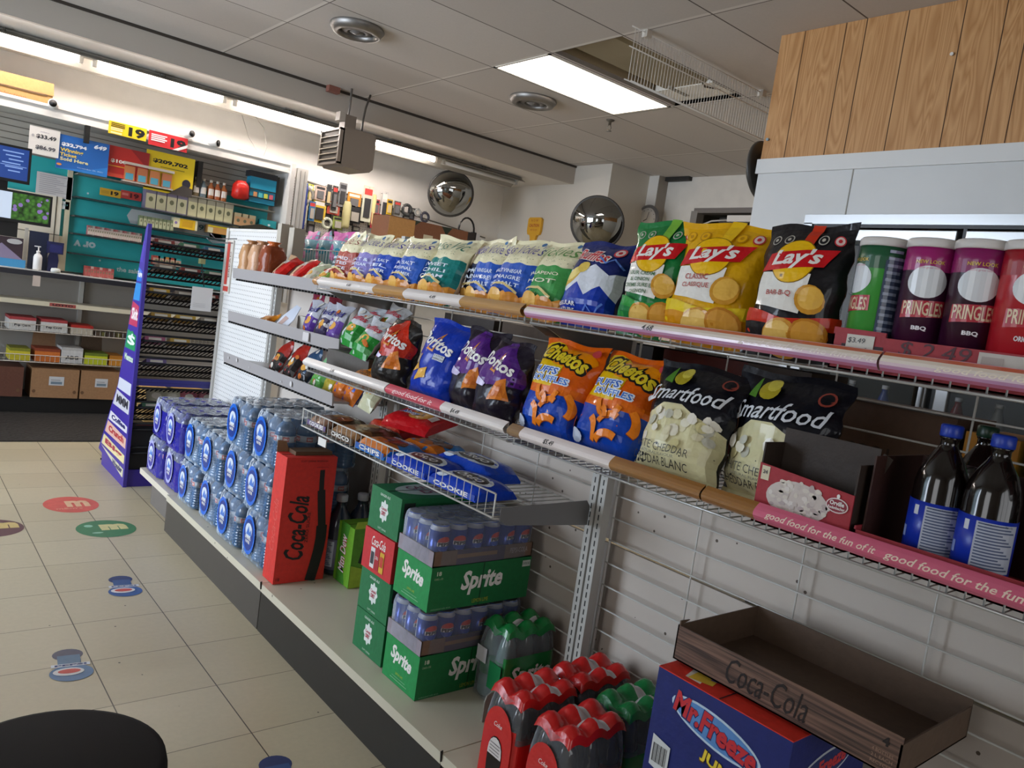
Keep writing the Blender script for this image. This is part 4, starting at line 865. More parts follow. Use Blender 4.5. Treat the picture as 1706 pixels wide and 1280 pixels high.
# ------------------------------------------------------------------ upper and lower shelf: canisters, cartons, bottles
def canister(label, loc, base, top_c, flavour, turn, chip_c, green=False):
    T = thing('chip_canister', label, 'chip canister', loc, -PI/2+turn, 'stacked-chip canisters'); r, h = .0385, .226
    bm_ = M(base, .28, 0, 0, 30, 1, 0, .3); m = MB(); m.lathe([(r, 0), (r, h-.03), (r, h-.012)], [bm_, M(top_c, .28)], seg=32)
    S = Cyl(r, seg=32); D = lambda p, c, o: m.decal(S, p, M(c, .3, 0, 0, 30, 1, 0, .3) if isinstance(c, str) else c, o)
    D(rect(-.1205, h-.05, .1205, h-.03), top_c, .0005)
    cx = 0
    D(text('NEW LOOK', cx, h-.036, w=.042, h=.006, bold=.02), '#d8b53a', .0015); D(text('same great taste', cx, h-.046, w=.032, h=.004), '#d8a0b0', .0015)
    # plain pale oval badge
    D(ell(cx, .158, .030, .026, 28), '#dfe3e8', .0010)
    D(poly((cx-.034, .098), (cx+.034, .104), (cx+.033, .130), (cx-.033, .126)), '#b8283c', .0012); D(text('PRINGLES', cx, .115, w=.060, h=.022, bold=.02), '#e3c9a8', .0018)
    if flavour: D(text(flavour, cx+.0, .083, w=.022 if len(flavour) < 5 else .032, h=.008, bold=.04), '#e4e0e6', .0012)
    D(ell(cx-.022, .035, .022, .014, 16, .4), chip_c, .0010); D(ell(cx-.026, .026, .020, .012, 16, .2), '#e0b074', .0014); D(ell(cx+.020, .048, .016, .006, 12, .2), '#7a3a22' if not green else '#d8c77a', .0010)
    # nutrition panel on the side
    D(rect(.048, .018, .088, h-.035), '#3c4a66', .0012)
    for k in range(16): D(rect(.051, .026+k*.0118, .085 if k % 3 else .075, .031+k*.0118), '#8e9ab2', .0018)
    m.build('tube', T)
    m = MB(); m.lathe([(r+.0008, h-.012), (r+.002, h-.010), (r+.002, h), (r-.001, h+.003), (0, h+.002)], M('#d9d5d2', .35), seg=32); m.build('lid', T)
    m = MB(); m.lathe([(0, 0), (r+.001, 0), (r+.001, .004), (r, .004)], metal(), seg=32); m.build('metal_base', T); return T
xc = 1.335
def yp(px, py, x): return at(px, py, 0, x).y
canister('green chip canister turned to show its dark nutrition panel', (xc, yp(1462, 480, xc), ZU+.004), '#3f9a3e', '#1f5a3a', '', -1.05+.4, '#d8a45c', True)
canister('purple barbecue chip canister beside the green one', (xc, yp(1541, 490, xc), ZU+.004), '#3a1230', '#a01f6e', 'BBQ', .40, '#c98a4a')
canister('purple barbecue chip canister beside the red one', (xc, yp(1622, 500, xc), ZU+.004), '#341028', '#8c1c62', 'BBQ', .45, '#c98a4a')
canister('red chip canister cut by the right edge of the photo', (xc, yp(1706, 510, xc), ZU+.004), '#b8202c', '#a01a28', 'ORIGINAL', .6, '#e0b45c')
canister('chip canister with an orange top behind the front row', (1.45, yp(1500, 400, 1.45), ZU+.004), '#c8502c', '#c8502c', '', .2, '#e0b45c')
# red display tray
T = thing('display_tray', 'red cardboard display tray with price labels holding the chip canisters', 'display tray', (1.293, 0, ZU+.003)); rd = card('#a8303a')
ya, yb, yc = yp(1388, 560, 1.293), yp(1475, 565, 1.293), .26
m = MB(); m.prism([(ya, 0), (-.2, 0), (-.2, .058), (yb+.0, .062), (yb, .07), (ya, .072)], 0, 0, .004, rd); m.box(.0, -.2, 0, .26, ya, .003, rd); m.box(0, ya-.003, 0, .26, ya, .06, rd); m.box(.256, -.2, 0, .26, ya, .06, rd)
S = Plane((-.0, ya, 0), (0, -1, 0), (0, 0, 1))
m.decal(S, text('$ 2.49', .17, .047, w=.11, h=.028, shear=.15), M('#54323a', .6), .001); m.decal(S, rect(.018, .036, .03, .045), M('#33222a', .6), .001); m.decal(S, rect(.075, .036, .09, .046), M('#33222a', .6), .001); m.build('tray', T)
m = MB(); m.decal(S, rect(.026, .033, .074, .062), M('#d5d0c6', .6), .002); m.decal(S, text('$3.49', .044, .052, w=.030, h=.010, shear=.1), BK_, .003); m.decal(S, text('7', .062, .039, h=.005), BK_, .003); m.build('price_label', T, 'off-white label with handwritten price')
m = MB(); m.decal(S, rect(.235, .028, .36, .058), M('#c9c2ba', .6), .002); m.decal(S, rect(.24, .036, .27, .052), M('#b0a49e', .6), .003)
for k in range(30): m.decal(S, rect(.245+k*.0035, .029, .2465+k*.0035, .033), M('#6a6460', .6), .003)
m.build('barcode_label', T, 'pale barcode label')
# open red popcorn carton on the lower shelf
yl, yr = yp(1250, 870, 1.285), yp(1410, 900, 1.285); T = thing('popcorn_carton', 'open red popcorn carton with a popcorn picture on its front', 'carton', (1.285, yl, ZL+.004), -PI/2); wd_ = yl-yr
rc = card('#a8232f'); ins = card('#33261d'); m = MB(); S = Plane((0, 0, 0), (1, 0, 0), (0, 0, 1))
m.prism([(0, 0), (wd_, 0), (wd_, .098), (0, .112)], 1, 0, .003, rc)
m.decal(S, ell(wd_*.45, .060, wd_*.33, .034, 26), M('#cfc3bb', .5), .0008)
rr = random.Random(5)
for i in range(90):
    a = rr.uniform(0, 2*PI); q = math.sqrt(rr.random()); m.decal(S, ell(wd_*.45+wd_*.34*q*math.cos(a), .060+.035*q*math.sin(a), rr.uniform(.004, .007), rr.uniform(.003, .005), 7), M(rr.choice(['#e0d8d0', '#c9bdb6', '#d8cfc2', '#b9a9a6']), .5), .0012+.0001*(i % 8))
m.decal(S, ell(wd_*.86, .074, .020, .013, 20), M('#e6d9d4', .5), .0022); m.decal(S, ell(wd_*.86, .074, .018, .011, 20), M('#8c1a2c', .5), .0028); m.decal(S, text('Orville', wd_*.86, .078, w=.026, h=.008, bold=.03), WT, .0034); m.decal(S, text('Redenbacher', wd_*.86, .070, w=.030, h=.005, bold=.02), WT, .0034)
m.decal(S, ell(wd_*.86, .090, .003, .004, 10), WT, .0026); m.decal(S, rect(wd_*.03, .082, wd_*.12, .108), M('#d9cfb0', .5), .001); m.decal(S, text('24', wd_*.075, .097, h=.007, bold=.02), BK_, .002)
m.build('front_panel', T, 'red front with popcorn picture')
m = MB(); m.box(0, .003, 0, .003, .07, .15, ins); m.box(wd_-.003, .003, 0, wd_, .07, .15, ins); m.box(0, .067, 0, wd_, .07, .178, ins); m.box(0, 0, 0, wd_, .07, .003, ins); m.build('box_body', T)
m = MB(); m.prism([(wd_, .15), (wd_+.0, .10), (wd_+.025, .165), (wd_+.008, .172)], 1, .06, .063, ins); m.build('flap', T)
# second red tray with the cola bottles
y0b = yr-.008
T = thing('display_tray', 'low red cardboard tray holding the two large blue-labelled bottles', 'display tray', (1.287, y0b, ZL+.004), -PI/2); m = MB(); L = .56
m.prism([(0, 0), (L, 0), (L, .044), (0, .044)], 1, 0, .003, rd); m.box(0, 0, 0, L, .25, .003, rd); m.box(0, 0, 0, .003, .25, .05, rd); S = Plane((0, 0, 0), (1, 0, 0), (0, 0, 1))
m.decal(S, rect(.17, .012, .32, .034), M('#22345f', .5), .001); m.decal(S, rect(.163, .010, .17, .036), M('#b9b4b4', .5), .001); m.decal(S, ell(.06, .033, .004, .004, 8), WT, .001); m.build('tray', T)
m = MB(); m.box(.004, .02, .004, .007, .25, .17, card('#3d2018')); m.box(.004, .2, .004, .26, .204, .17, card('#3b1d1a')); S2 = Plane((0, .2, 0), (1, 0, 0), (0, 0, 1)); m.decal(S2, text('ORVILLE', .12, .12, w=.06, h=.03, rot=0), M('#6b2428', .5), .001); m.build('divider', T)
COLA = M('#120c0b', .12, 0, 0, 30, 1, 0, .5)
def big_bottle(label, loc, turn=0, cap='#1a3aa8', lab='#1b36b0', grp='large soft drink bottles', liq=COLA, s=.92):
    T = thing('soft_drink_bottle', label, 'bottle', loc, -PI/2+turn, grp)
    pr = [(0, .003), (.034, 0), (.043, .012), (.0445, .03), (.0445, .118), (.0435, .125), (.0435, .15), (.040, .170), (.030, .195), (.019, .213), (.0145, .222), (.0145, .232), (.0165, .234), (.0165, .238)]
    m = MB(); m.lathe([(r*s, z*s) for r, z in pr], liq, seg=28); m.build('bottle_body', T)
    m = MB(); m.lathe([(.0175*s, .237*s), (.0185*s, .239*s), (.0185*s, .256*s), (.016*s, .259*s), (0, .259*s)], M(cap, .35), seg=24); m.build('cap', T)
    r = .0448*s; m = MB(); m.lathe([(r, .022*s), (r, .120*s)], M(lab, .3), seg=28); S = Cyl(r, seg=28)
    m.decal(S, rect(-.012, .032*s, .05, .114*s), M('#b5bac8', .45), .0006)
    for k in range(15): m.decal(S, rect(-.009, (.037+.0052*k)*s, .044-(k % 4)*.006, (.0395+.0052*k)*s), M('#4c5878', .5), .0012)
    m.decal(S, text('nutrition facts', .02, .1115*s, w=.04, h=.003), BK_, .0012)
    m.decal(S, rect(-.052, .05*s, -.042, .07*s), M('#8fa0d8', .4), .0006); m.decal(S, rect(-.03, .095*s, -.022, .112*s), M('#d5d8e2', .4), .0006); m.build('label', T); return T
big_bottle('large dark cola bottle with blue cap, left of two', (1.36, yp(1560, 850, 1.36), ZL+.008), .25)
big_bottle('large dark cola bottle with blue cap, right of two', (1.355, yp(1645, 870, 1.355), ZL+.008), .25)
big_bottle('large bottle with dark green cap behind the blue-capped pair', (1.52, yp(1640, 750, 1.52), ZL+.008), .5, '#10301f', '#1d5a33')
big_bottle('large bottle with dark green cap at the right edge of the lower shelf', (1.40, .262, ZL+.008), .1, '#10301f', '#1d5a33')
# cartons on the far side of the gondola seen between the bottles
for (px, py, w_, h_, c, tx, lab) in ((1500, 672, .32, .17, '#5e4433', '02S1', 'brown carton behind the bottles on the far side of the gondola'), (1655, 700, .10, .15, '#c98a2c', None, 'orange box on the far side of the gondola behind the bottles'), (1700, 700, .09, .15, '#2f8a3a', None, 'green box on the far side of the gondola at the right edge')):
    q = at(px, py, 0, 1.76); m = MB(); q.y = {1500: .80, 1655: .57, 1700: .44}[px]; m.box(1.76, q.y-w_/2, 1.03, 1.98, q.y+w_/2, 1.03+h_+.04, card(c)); S = Plane((1.76, q.y+w_/2, 1.03), (0, -1, 0), (0, 0, 1))
    if tx: m.decal(S, text(tx, w_*.45, h_*.6, w=.1, h=.03), M('#3a2a20'), .001)
    else: m.decal(S, rect(w_*.1, .02, w_*.45, h_), M('#e0b45c', .5), .001); m.decal(S, ell(w_*.7, h_*.6, .012, .02, 12), M('#b85c20', .5), .001)
    o = m.build('carton'); tag(o, lab, 'carton')
m = MB(); m.box(1.70, -.96, 1.01, 2.08, 3.9, 1.025, metal('#a9a9a6', .5)); m.box(1.70, -.96, 0, 2.12, 3.93, .18, DARK); m.box(1.70, -.96, .18, 2.1, 3.93, .19, M('#b9b4a8', .5)); m.box(1.70, -.96, 1.30, 1.95, 2.0, 1.308, metal('#a9a9a6', .5)); o = m.build('back_shelves'); tag(o, 'shelves on the far side of the gondola seen through the wire backs', 'shelving')
for i, (yc_, w_, c, lab) in enumerate(((1.07, .18, '#4a3a2c', 'added dark brown light-blocking carton behind the black and cream popcorn bags'), (1.30, .28, '#6a2a22', 'added maroon light-blocking carton behind the orange and blue bags'), (1.64, .32, '#3a302a', 'added dark light-blocking carton behind the purple bags'), (2.02, .34, '#54412f', 'added brown light-blocking carton behind the royal blue bag'), (2.40, .32, '#3d3532', 'added dark light-blocking carton behind the small green bags'))):  # extra cartons added to block light and darken the view behind the bags
    m = MB(); m.box(1.76, yc_-w_/2, 1.026, 1.94, yc_+w_/2, 1.285, card(c)); o = m.build('carton'); tag(o, lab, 'carton', 'added light-blocking cartons on the far side of the gondola')
# ------------------------------------------------------------------ water packs on the deck
def kid(src, parent):
    b = src.copy(); COL.objects.link(b); b.parent = parent
    for g in src.children: e = g.copy(); COL.objects.link(e); e.parent = b
    return b
def wbottle_mesh(purple):
    m = MB(); pet = M('#3f6f9c' if not purple else '#32368a', .09, 0, 0, 30, .88, 0, .6); r = .042
    lo = [(0, .003), (.034, 0), (r, .010)]
    for k in range(7): z = .016+k*.012; lo += [(r, z), (r-.0022, z+.004), (r-.0022, z+.007), (r, z+.011)]
    m.lathe(lo, pet, seg=20); m.lathe([(r, .099), (r, .108)], pet, seg=20)
    m.lathe([(r+.0004, .108), (r+.0004, .134)], M('#c9cdd2', .35), seg=20)
    m.lathe([(r, .134), (r-.003, .142), (r-.001, .150), (.034, .168), (.020, .184), (.0145, .188)], pet, seg=20)
    S = Cyl(r+.0006, seg=20)
    for q in (-2, -1, 0, 1, 2): m.decal(S, rect(-.014+q*.052, .112, .012+q*.052, .130), M('#c9665e', .4), .0006); m.decal(S, text('EAU', q*.052, .121, w=.018, h=.009, bold=.04), WT, .001)
    c = MB(); c.lathe([(.0155, .186), (.0155, .199), (.013, .201), (0, .201)], M('#c9d3da' if not purple else '#4a4aa0', .3), seg=14)
    return m, c
BM = {}
def water_pack(label, y, z, purple=False, x0=1.225, nx=4, ny=3, jit=0):
    T = thing('water_pack', label, 'water pack', (x0, y, z), 0, 'shrink-wrapped water packs'); P = .088
    if purple not in BM: o, c = wbottle_mesh(purple); o = o.build('water_bottle', T); c.build('cap', o); BM[purple] = o; first = True
    else: first = False
    for i in range(nx):
        for j in range(ny):
            if first and i == 0 and j == 0: b = BM[purple]
            else: b = kid(BM[purple], T)
            b.location = (.046+i*P, (j-(ny-1)/2)*P, 0); b.rotation_euler = (0, 0, random.uniform(-.3, .3)-PI/2)
    # shrink film: box hugging the pack with a puckered top
    fm = film('pack_film_purple', '#2c2a96', .78, .9, 22) if purple else film('pack_film', '#c9dcf0', .03, 1.0, 24)
    tm = film('pack_film_top', '#dfe6ee', .08, 1.0, 30)
    X = nx*P+.004; Y = ny*P/2+.004; m = MB(); n = 14; V = []; rnd = random.Random(int(y*100)+int(z*50))
    def ring(zf, inset):
        out = []; N = 44
        for k in range(N):
            a = 2*PI*k/N; cx, cy = math.cos(a), math.sin(a); e = .30
            px = X/2+X/2*(abs(cx)**e)*(1 if cx > 0 else -1)*(1-inset*.25); py = Y*(abs(cy)**e)*(1 if cy > 0 else -1)*(1-inset*.3)
            s_ = .0025*math.sin(a*19+zf*7)+rnd.uniform(-.0012, .0012)
            out.append(Vector((px+s_*(1 if cx > 0 else -1), py+s_*(1 if cy > 0 else -1), zf)))
        return out
    lv = [(0.001, .03), (.012, 0), (.06, 0), (.115, .0), (.15, .02), (.180, .10), (.199, .26)]
    R = [ring(*q) for q in lv]; N = 44
    for i in range(len(R)-1): m.idx(R[i]+R[i+1], [(k, (k+1) % N, N+(k+1) % N, N+k) for k in range(N)], fm if i < 4 else tm, True)
    m.build('shrink_film', T)
    t = MB(); gx, gy = 10, 8; V = [Vector((.02+(X-.04)*i/gx, -Y*.82+2*Y*.82*j/gy, .200+.004*math.sin(i*2.4+j)*math.cos(j*2.1))) for j in range(gy+1) for i in range(gx+1)]
    t.idx(V, [(j*(gx+1)+i, j*(gx+1)+i+1, (j+1)*(gx+1)+i+1, (j+1)*(gx+1)+i) for j in range(gy) for i in range(gx)], tm, True); t.build('film_top', T)
    # printed oval on the end of the film
    S = Plane((-.005, 0, 0), (0, -1, 0), (0, 0, 1)); l = MB(); cx = -.035 if not purple else -.02
    oc = '#2468d0' if not purple else '#a9ace0'
    l.decal(S, ell(cx, .100, .062, .080, 30), M(oc, .25, 0, .3, 40), .0005); l.decal(S, ell(cx, .100, .050, .064, 28), M('#1c3c8c' if not purple else '#3a3a9c', .3), .0012)
    l.decal(S, ell(cx, .118, .034, .030, 20), M('#cfd8e6', .4), .0018); l.decal(S, poly((cx-.022, .100), (cx-.002, .136), (cx+.012, .112), (cx+.026, .128), (cx+.03, .100)), M('#4a78c8', .4), .0024)
    l.decal(S, text('PURE LIFE' if 0 else 'SPRING', cx, .088, w=.058, h=.012, bold=.03), WT, .0024); l.decal(S, text('WATER', cx, .072, w=.046, h=.012, bold=.03), WT, .0024)
    l.build('printed_label', T, 'oval blue printed label'); return T
cols = [(4.335, True, 2), (4.05, True, 2), (3.765, False, 2), (3.475, False, 2), (3.20, False, 3), (2.925, False, 3)]
nm = ['far end', 'second', 'third', 'fourth', 'fifth', 'nearest']
for ci, (y, pu, n) in enumerate(cols):
    for k in range(n):
        where = 'bottom of' if k == 0 else ('top of' if k == n-1 else 'middle of')
        water_pack('%s water pack, %s the %s' % ('purple-wrapped' if pu else 'clear-wrapped', where, ['farthest purple stack', 'nearer purple stack', 'clear stack touching the purple ones', 'second clear stack from the purple ones', 'three-high clear stack farther from the red case', 'three-high clear stack beside the red case'][ci]), y, ZD+.002+k*.204, pu, 1.222+(.012*((k+ci) % 2)))
# bottles standing in the dark behind the red case
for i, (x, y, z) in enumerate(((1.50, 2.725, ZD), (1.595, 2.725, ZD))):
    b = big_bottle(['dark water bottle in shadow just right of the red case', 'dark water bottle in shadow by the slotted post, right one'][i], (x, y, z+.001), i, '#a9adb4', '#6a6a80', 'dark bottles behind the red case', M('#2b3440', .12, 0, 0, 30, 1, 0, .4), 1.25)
# ------------------------------------------------------------------ soft drink cases
def case(label, x0, y0, z0, dx, dy, dz, base, front, side, top=None, grp='soft drink cases', rz=0, name='drink_case'):
    """box at its front-left-bottom corner; side = artwork on the -X end, front = artwork on the -Y face"""
    T = thing(name, label, 'drink case', (x0, y0, z0), rz, grp); m = MB(); c = card(base); b = .004
    m.box(0, 0, 0, dx, dy, dz, c)
    SX = Plane((0, dy, 0), (0, -1, 0), (0, 0, 1)); SY = Plane((0, 0, 0), (1, 0, 0), (0, 0, 1)); SZ = Plane((0, 0, dz), (1, 0, 0), (0, 1, 0))
    for S, art in ((SX, side), (SY, front), (SZ, top or [])):
        for k, (p, cc) in enumerate(art): m.decal(S, p, card(cc) if isinstance(cc, str) else cc, .0005+.0004*k)
    edge = M(base, .7); dk = [(SY, band([(0, .0), (0, dz)], .002)), (SX, band([(dy-.0, 0), (dy, dz)], .002))]
    m.build('carton', T, bevel=0)
    f = MB(); f.box(.0, dy*.49, dz, dx, dy*.51, dz+.0012, M('#1c2a20' if base.startswith('#1') else '#3a2420', .7)); f.build('top_seam', T)
    return T
GR = '#14733c'; GD = '#0f5a30'
def sprite(label, z):
    dx, dy, dz = .375, .185, .131
    front = [(text('Sprite', dx*.50, dz*.56, w=.155, h=.075, bold=.035, shear=.2), WT), (band([(dx*.50, dz), (dx*.49, 0)], .0035), '#0c4023'), (text('18', dx*.07, dz*.86, w=.016, h=.013, bold=.03), '#d8e0c8'), (text('CANS x 355', dx*.07, dz*.74, w=.03, h=.006), '#b9cfa8'),
             (text('LEMON LIME', dx*.50, dz*.12, w=.06, h=.012), '#b0b83a'), (rect(dx*.90, dz*.78, dx*.985, dz*.93), '#cfd6cc'), (text('CAFFEINE FREE', dx*.94, dz*.855, w=.028, h=.008), '#2c5a3a'), (text('carbonated soft drink', dx*.12, dz*.06, w=.07, h=.005), '#8fc09a')]
    side = [(rect(0, 0, dy, dz), '#169048'), (text('Sprite', dy*.50, dz*.62, w=.115, h=.055, bold=.04, shear=.2, rot=-.1), WT), (text('LEMON LIME', dy*.5, dz*.26, w=.04, h=.007), '#b0c83a'), (rect(dy*.25, dz*.1, dy*.75, dz*.115), '#8fc09a'), (rect(dy*.3, dz*.17, dy*.7, dz*.18), '#8fc09a')]
    return case(label, 1.262, 1.728, z, dx, dy, dz, GR, front, side)
def ginger(label, z, dz=.131, dot=True):
    dx, dy = .34, .182
    def badge(cx, cy, s):
        return [([[(cx+s*(1+.14*math.cos(8*a))*math.cos(a)*.75, cy+s*(1+.14*math.cos(8*a))*math.sin(a)) for a in [2*PI*i/40 for i in range(40)]]], '#dfe6e0'), (text('Canada', cx, cy+s*.25, w=s*1.05, h=s*.32, bold=.02, shear=.2), M('#b8344c', .5)), (text('DRY', cx, cy-s*.22, w=s*.8, h=s*.42, bold=.03), M('#b8344c', .5))]
    side = badge(dy*.48, dz*.52, .032)+[(text('GINGER ALE', dy*.48, dz*.88, w=.06, h=.008, bold=.02), '#cfe0d0'), (text('SOFT DRINK', dy*.5, dz*.1, w=.05, h=.006), '#cfe0d0')]
    top = [(ell(dx*.5, dy*.5, dx*.40, dy*.36, 30), '#b9c4b8'), (text('CANADA', dx*.5, dy*.64, w=.17, h=.035, bold=.03), M('#7a3a50', .5)), (text('DRY', dx*.5, dy*.36, w=.12, h=.035, bold=.03), M('#7a3a50', .5))]
    return case(label, 1.272, 1.943, z, dx, dy, dz, '#17713f', [(text('Canada Dry', dx*.5, dz*.5, w=.15, h=.05, bold=.02), WT), (rect(.01, dz*.55, .05, dz*.9), '#1b2a22')], side, top)
z = ZD+.001
ginger('green ginger ale case, bottom of the left stack', z); ginger('green ginger ale case under the small red cola case', z+.1335)
dx, dy, dz = .34, .182, .131
case('red cola case between the green ginger ale cases', 1.268, 1.945, z+.267, dx, dy, dz, '#c8262c', [(text('Coca-Cola', dx*.5, dz*.5, w=.2, h=.06, bold=.02), WT)],
     [(text('Coca-Cola', dy*.5, dz*.76, w=.085, h=.03, bold=.01, shear=.3), WT), (rect(dy*.28, dz*.1, dy*.42, dz*.6), '#e0dcdc'), (rect(dy*.44, dz*.1, dy*.58, dz*.64), '#b0202c'), (rect(dy*.60, dz*.1, dy*.74, dz*.6), '#d8a52c'), (rect(dy*.30, dz*.2, dy*.40, dz*.5), '#3a3a40'), (text('ZERO', dy*.51, dz*.4, w=.018, h=.01), WT), (rect(dy*.62, dz*.25, dy*.72, dz*.5), '#c8402c')])
ginger('green ginger ale case on top of the left stack, lid picture showing', z+.4005, .135)
sprite('green lemon-lime soda case, lowest of the right stack', z); sprite('green lemon-lime soda case sandwiched between the two can trays', z+.265)
def can_mesh():
    m = MB(); r = .0298; al_ = M('#d5d8de', .25, .35); bl = M('#1d3f9c', .22, .3)
    m.lathe([(.022, 0), (r, .008), (r, .100)], bl, seg=18); m.lathe([(r, .100), (.0255, .113), (.0262, .117), (.0245, .1175), (.0235, .1145), (0, .1145)], [al_, M('#3f66c8', .3, .2), al_, al_, al_], seg=18)
    S = Cyl(r, seg=18); m.decal(S, ell(0, .062, .0225, .0225, 22), M('#e8e6e6', .3), .0006); m.decal(S, [[(.0215*math.cos(a), .068+.0165*math.sin(a)) for a in [PI*i/10 for i in range(11)]]], M('#c8382c', .3), .001)
    m.decal(S, [[(.0215*math.cos(a), .056-.0150*math.sin(a)) for a in [PI*i/10 for i in range(11)]]], M('#234aa8', .3), .001); m.decal(S, text('PEPSI', 0, .062, w=.038, h=.011, bold=.05), BK_, .0014)
    m.decal(S, rect(.055, .02, .085, .095), M('#b9bcc8', .35), .0006); m.decal(S, rect(-.085, .02, -.055, .095), M('#b9bcc8', .35), .0006)
    return m
CAN = None
def can_tray(label, zz, x0=1.262):
    global CAN
    T = thing('can_tray', label, 'can tray', (x0, 1.73, zz), 0, 'shrink-wrapped cola can trays'); P = .0612; nx, ny = 6, 3
    for i in range(nx):
        for j in range(ny):
            if CAN is None: b = can_mesh().build('can', T); CAN = b
            else: b = CAN.copy(); COL.objects.link(b); b.parent = T
            b.location = (.033+i*P, .032+j*P, .003); b.rotation_euler = (0, 0, .15*math.sin(i*5+j*3)+(0 if i < 2 else .2))
    X, Y = nx*P+.006, ny*P+.003; m = MB(); cb = card('#7a5f4c')
    m.box(0, 0, 0, X, Y, .003, cb)
    for a in ((0, 0, X, .003), (0, Y-.003, X, Y), (0, 0, .003, Y), (X-.003, 0, X, Y)): m.box(a[0], a[1], 0, a[2], a[3], .045, cb)
    S = Plane((0, 0, 0), (1, 0, 0), (0, 0, 1)); m.decal(S, rect(X*.22, .0, X*.7, .045), card('#4a3a52'), .0006); m.decal(S, rect(X*.22, .02, X*.62, .032), card('#8c6a48'), .0012); m.decal(S, text('PEPSI-COLA', X*.85, .026, w=.07, h=.016), M('#b0a6a0'), .0012)
    S = Plane((0, Y, 0), (0, -1, 0), (0, 0, 1)); m.decal(S, rect(0, 0, Y, .045), card('#9a8f98'), .0006); m.build('tray', T)
    m = MB(); f = film('can_film', '#e4eaf2', .07, .9, 22); V = []; N = 40
    def ring(zf, ins):
        o = []
        for k in range(N):
            a = 2*PI*k/N; c_, s_ = math.cos(a), math.sin(a); e = .2; o.append((X/2+(X/2+.002)*abs(c_)**e*(1 if c_ > 0 else -1)*(1-ins), Y/2+(Y/2+.002)*abs(s_)**e*(1 if s_ > 0 else -1)*(1-ins), zf+.0015*math.sin(k*3)))
        return o
    R = [ring(.002, 0), ring(.05, .002), ring(.10, 0), ring(.117, .02), ring(.1215, .06)]
    for i in range(4): m.idx(list(R[i])+list(R[i+1]), [(k, (k+1) % N, N+(k+1) % N, N+k) for k in range(N)], f, True)
    m.face([Vector(p) for p in R[-1]], film('can_film_top', '#e4eaf2', .02, .8, 22)); m.build('shrink_film', T)
    return T
can_tray('shrink-wrapped cola can tray between two green lemon-lime cases', z+.132); can_tray('shrink-wrapped cola can tray on top of the right stack', z+.397)
# standing red cola case
dx, dy, dz = .205, .10, .49
sw = [(.148, .44), (.150, .40), (.153, .36), (.158, .32), (.165, .27), (.172, .22), (.174, .17), (.170, .12), (.160, .06), (.148, 0)]
front = [(band(sw[:4], .020), '#141012'), (band(sw[2:7], .032), '#141012'), (band(sw[5:], .044), '#141012'), (text('Coca-Cola', .068, .215, w=.25, h=.080, bold=.02, shear=.35, rot=PI/2), '#141012'),
         (text('ZERO SUCRE', .113, .215, w=.12, h=.013, rot=PI/2), '#141012'), (text('SOFT DRINK BOISSON', .11, .475, w=.11, h=.007), '#5a1418'), (text('18', .016, .018, w=.014, h=.012), '#141012'), (rect(.12, .45, .17, .452), '#a01c22')]
T = case('tall red zero-sugar cola case standing on end with black swoosh', 1.222, 2.668, ZD+.002, dx, dy, dz, '#d42c22', front, [(text('Coca-Cola', .05, .22, w=.2, h=.04, rot=PI/2, shear=.3), '#d8564c'), (text('ZERO', .085, .05, w=.04, h=.01, rot=PI/2), '#d8564c')])
m = MB(); m.prism([(0, 0), (.05, 0), (.035, .04), (0, .045)], 1, dy, dy+.002, card('#8a6a4c')); o = m.build('open_flap', T, 'bare brown flap'); o.location = (.0, 0, dz)
m = MB(); m.box(.045, .03, dz, dx-.01, dy, dz+.015, card('#5f472f')); m.build('torn_liner', T, 'torn brown liner')
# green citrus soda case
dx, dy, dz = .16, .125, .235
LG_ = '#6fae22'
front = [(rect(0, 0, dx, dz), '#5c9a24'), (poly((.03, .10), (.16, .05), (.16, .21), (.05, .19)), '#1d2a1a'), (poly((.045, .115), (.15, .08), (.15, .18), (.06, .175)), '#8a2a2c'), (text('DEW', .1, .13, w=.07, h=.04, bold=.04, shear=.2), WT), (poly((.0, .0), (.05, 0), (.1, .06), (0, .09)), '#a8c83a')]
side = [(rect(0, 0, dy, dz), LG_), (poly((.02, 0), (.09, 0), (.06, .1), (.09, .24), (.02, .24)), '#3f8a1f'), (text('Mtn Dew', .055, .12, w=.15, h=.045, bold=.05, rot=PI/2, shear=.2), '#b8243a'), (text('Mtn Dew', .053, .12, w=.15, h=.045, bold=.01, rot=PI/2, shear=.2), '#f0e8e8')]
T = case('open lime-green citrus soda case behind the green stack', 1.472, 2.545, ZD+.002, dx, dy, dz, LG_, front, side)
m = MB(); m.prism([(0, 0), (dx, 0), (dx-.02, .03), (.02, .03)], 1, -.002, 0, card('#a8c83a')); o = m.build('open_flap', T); o.location = (0, 0, dz); o.rotation_euler.x = -.9
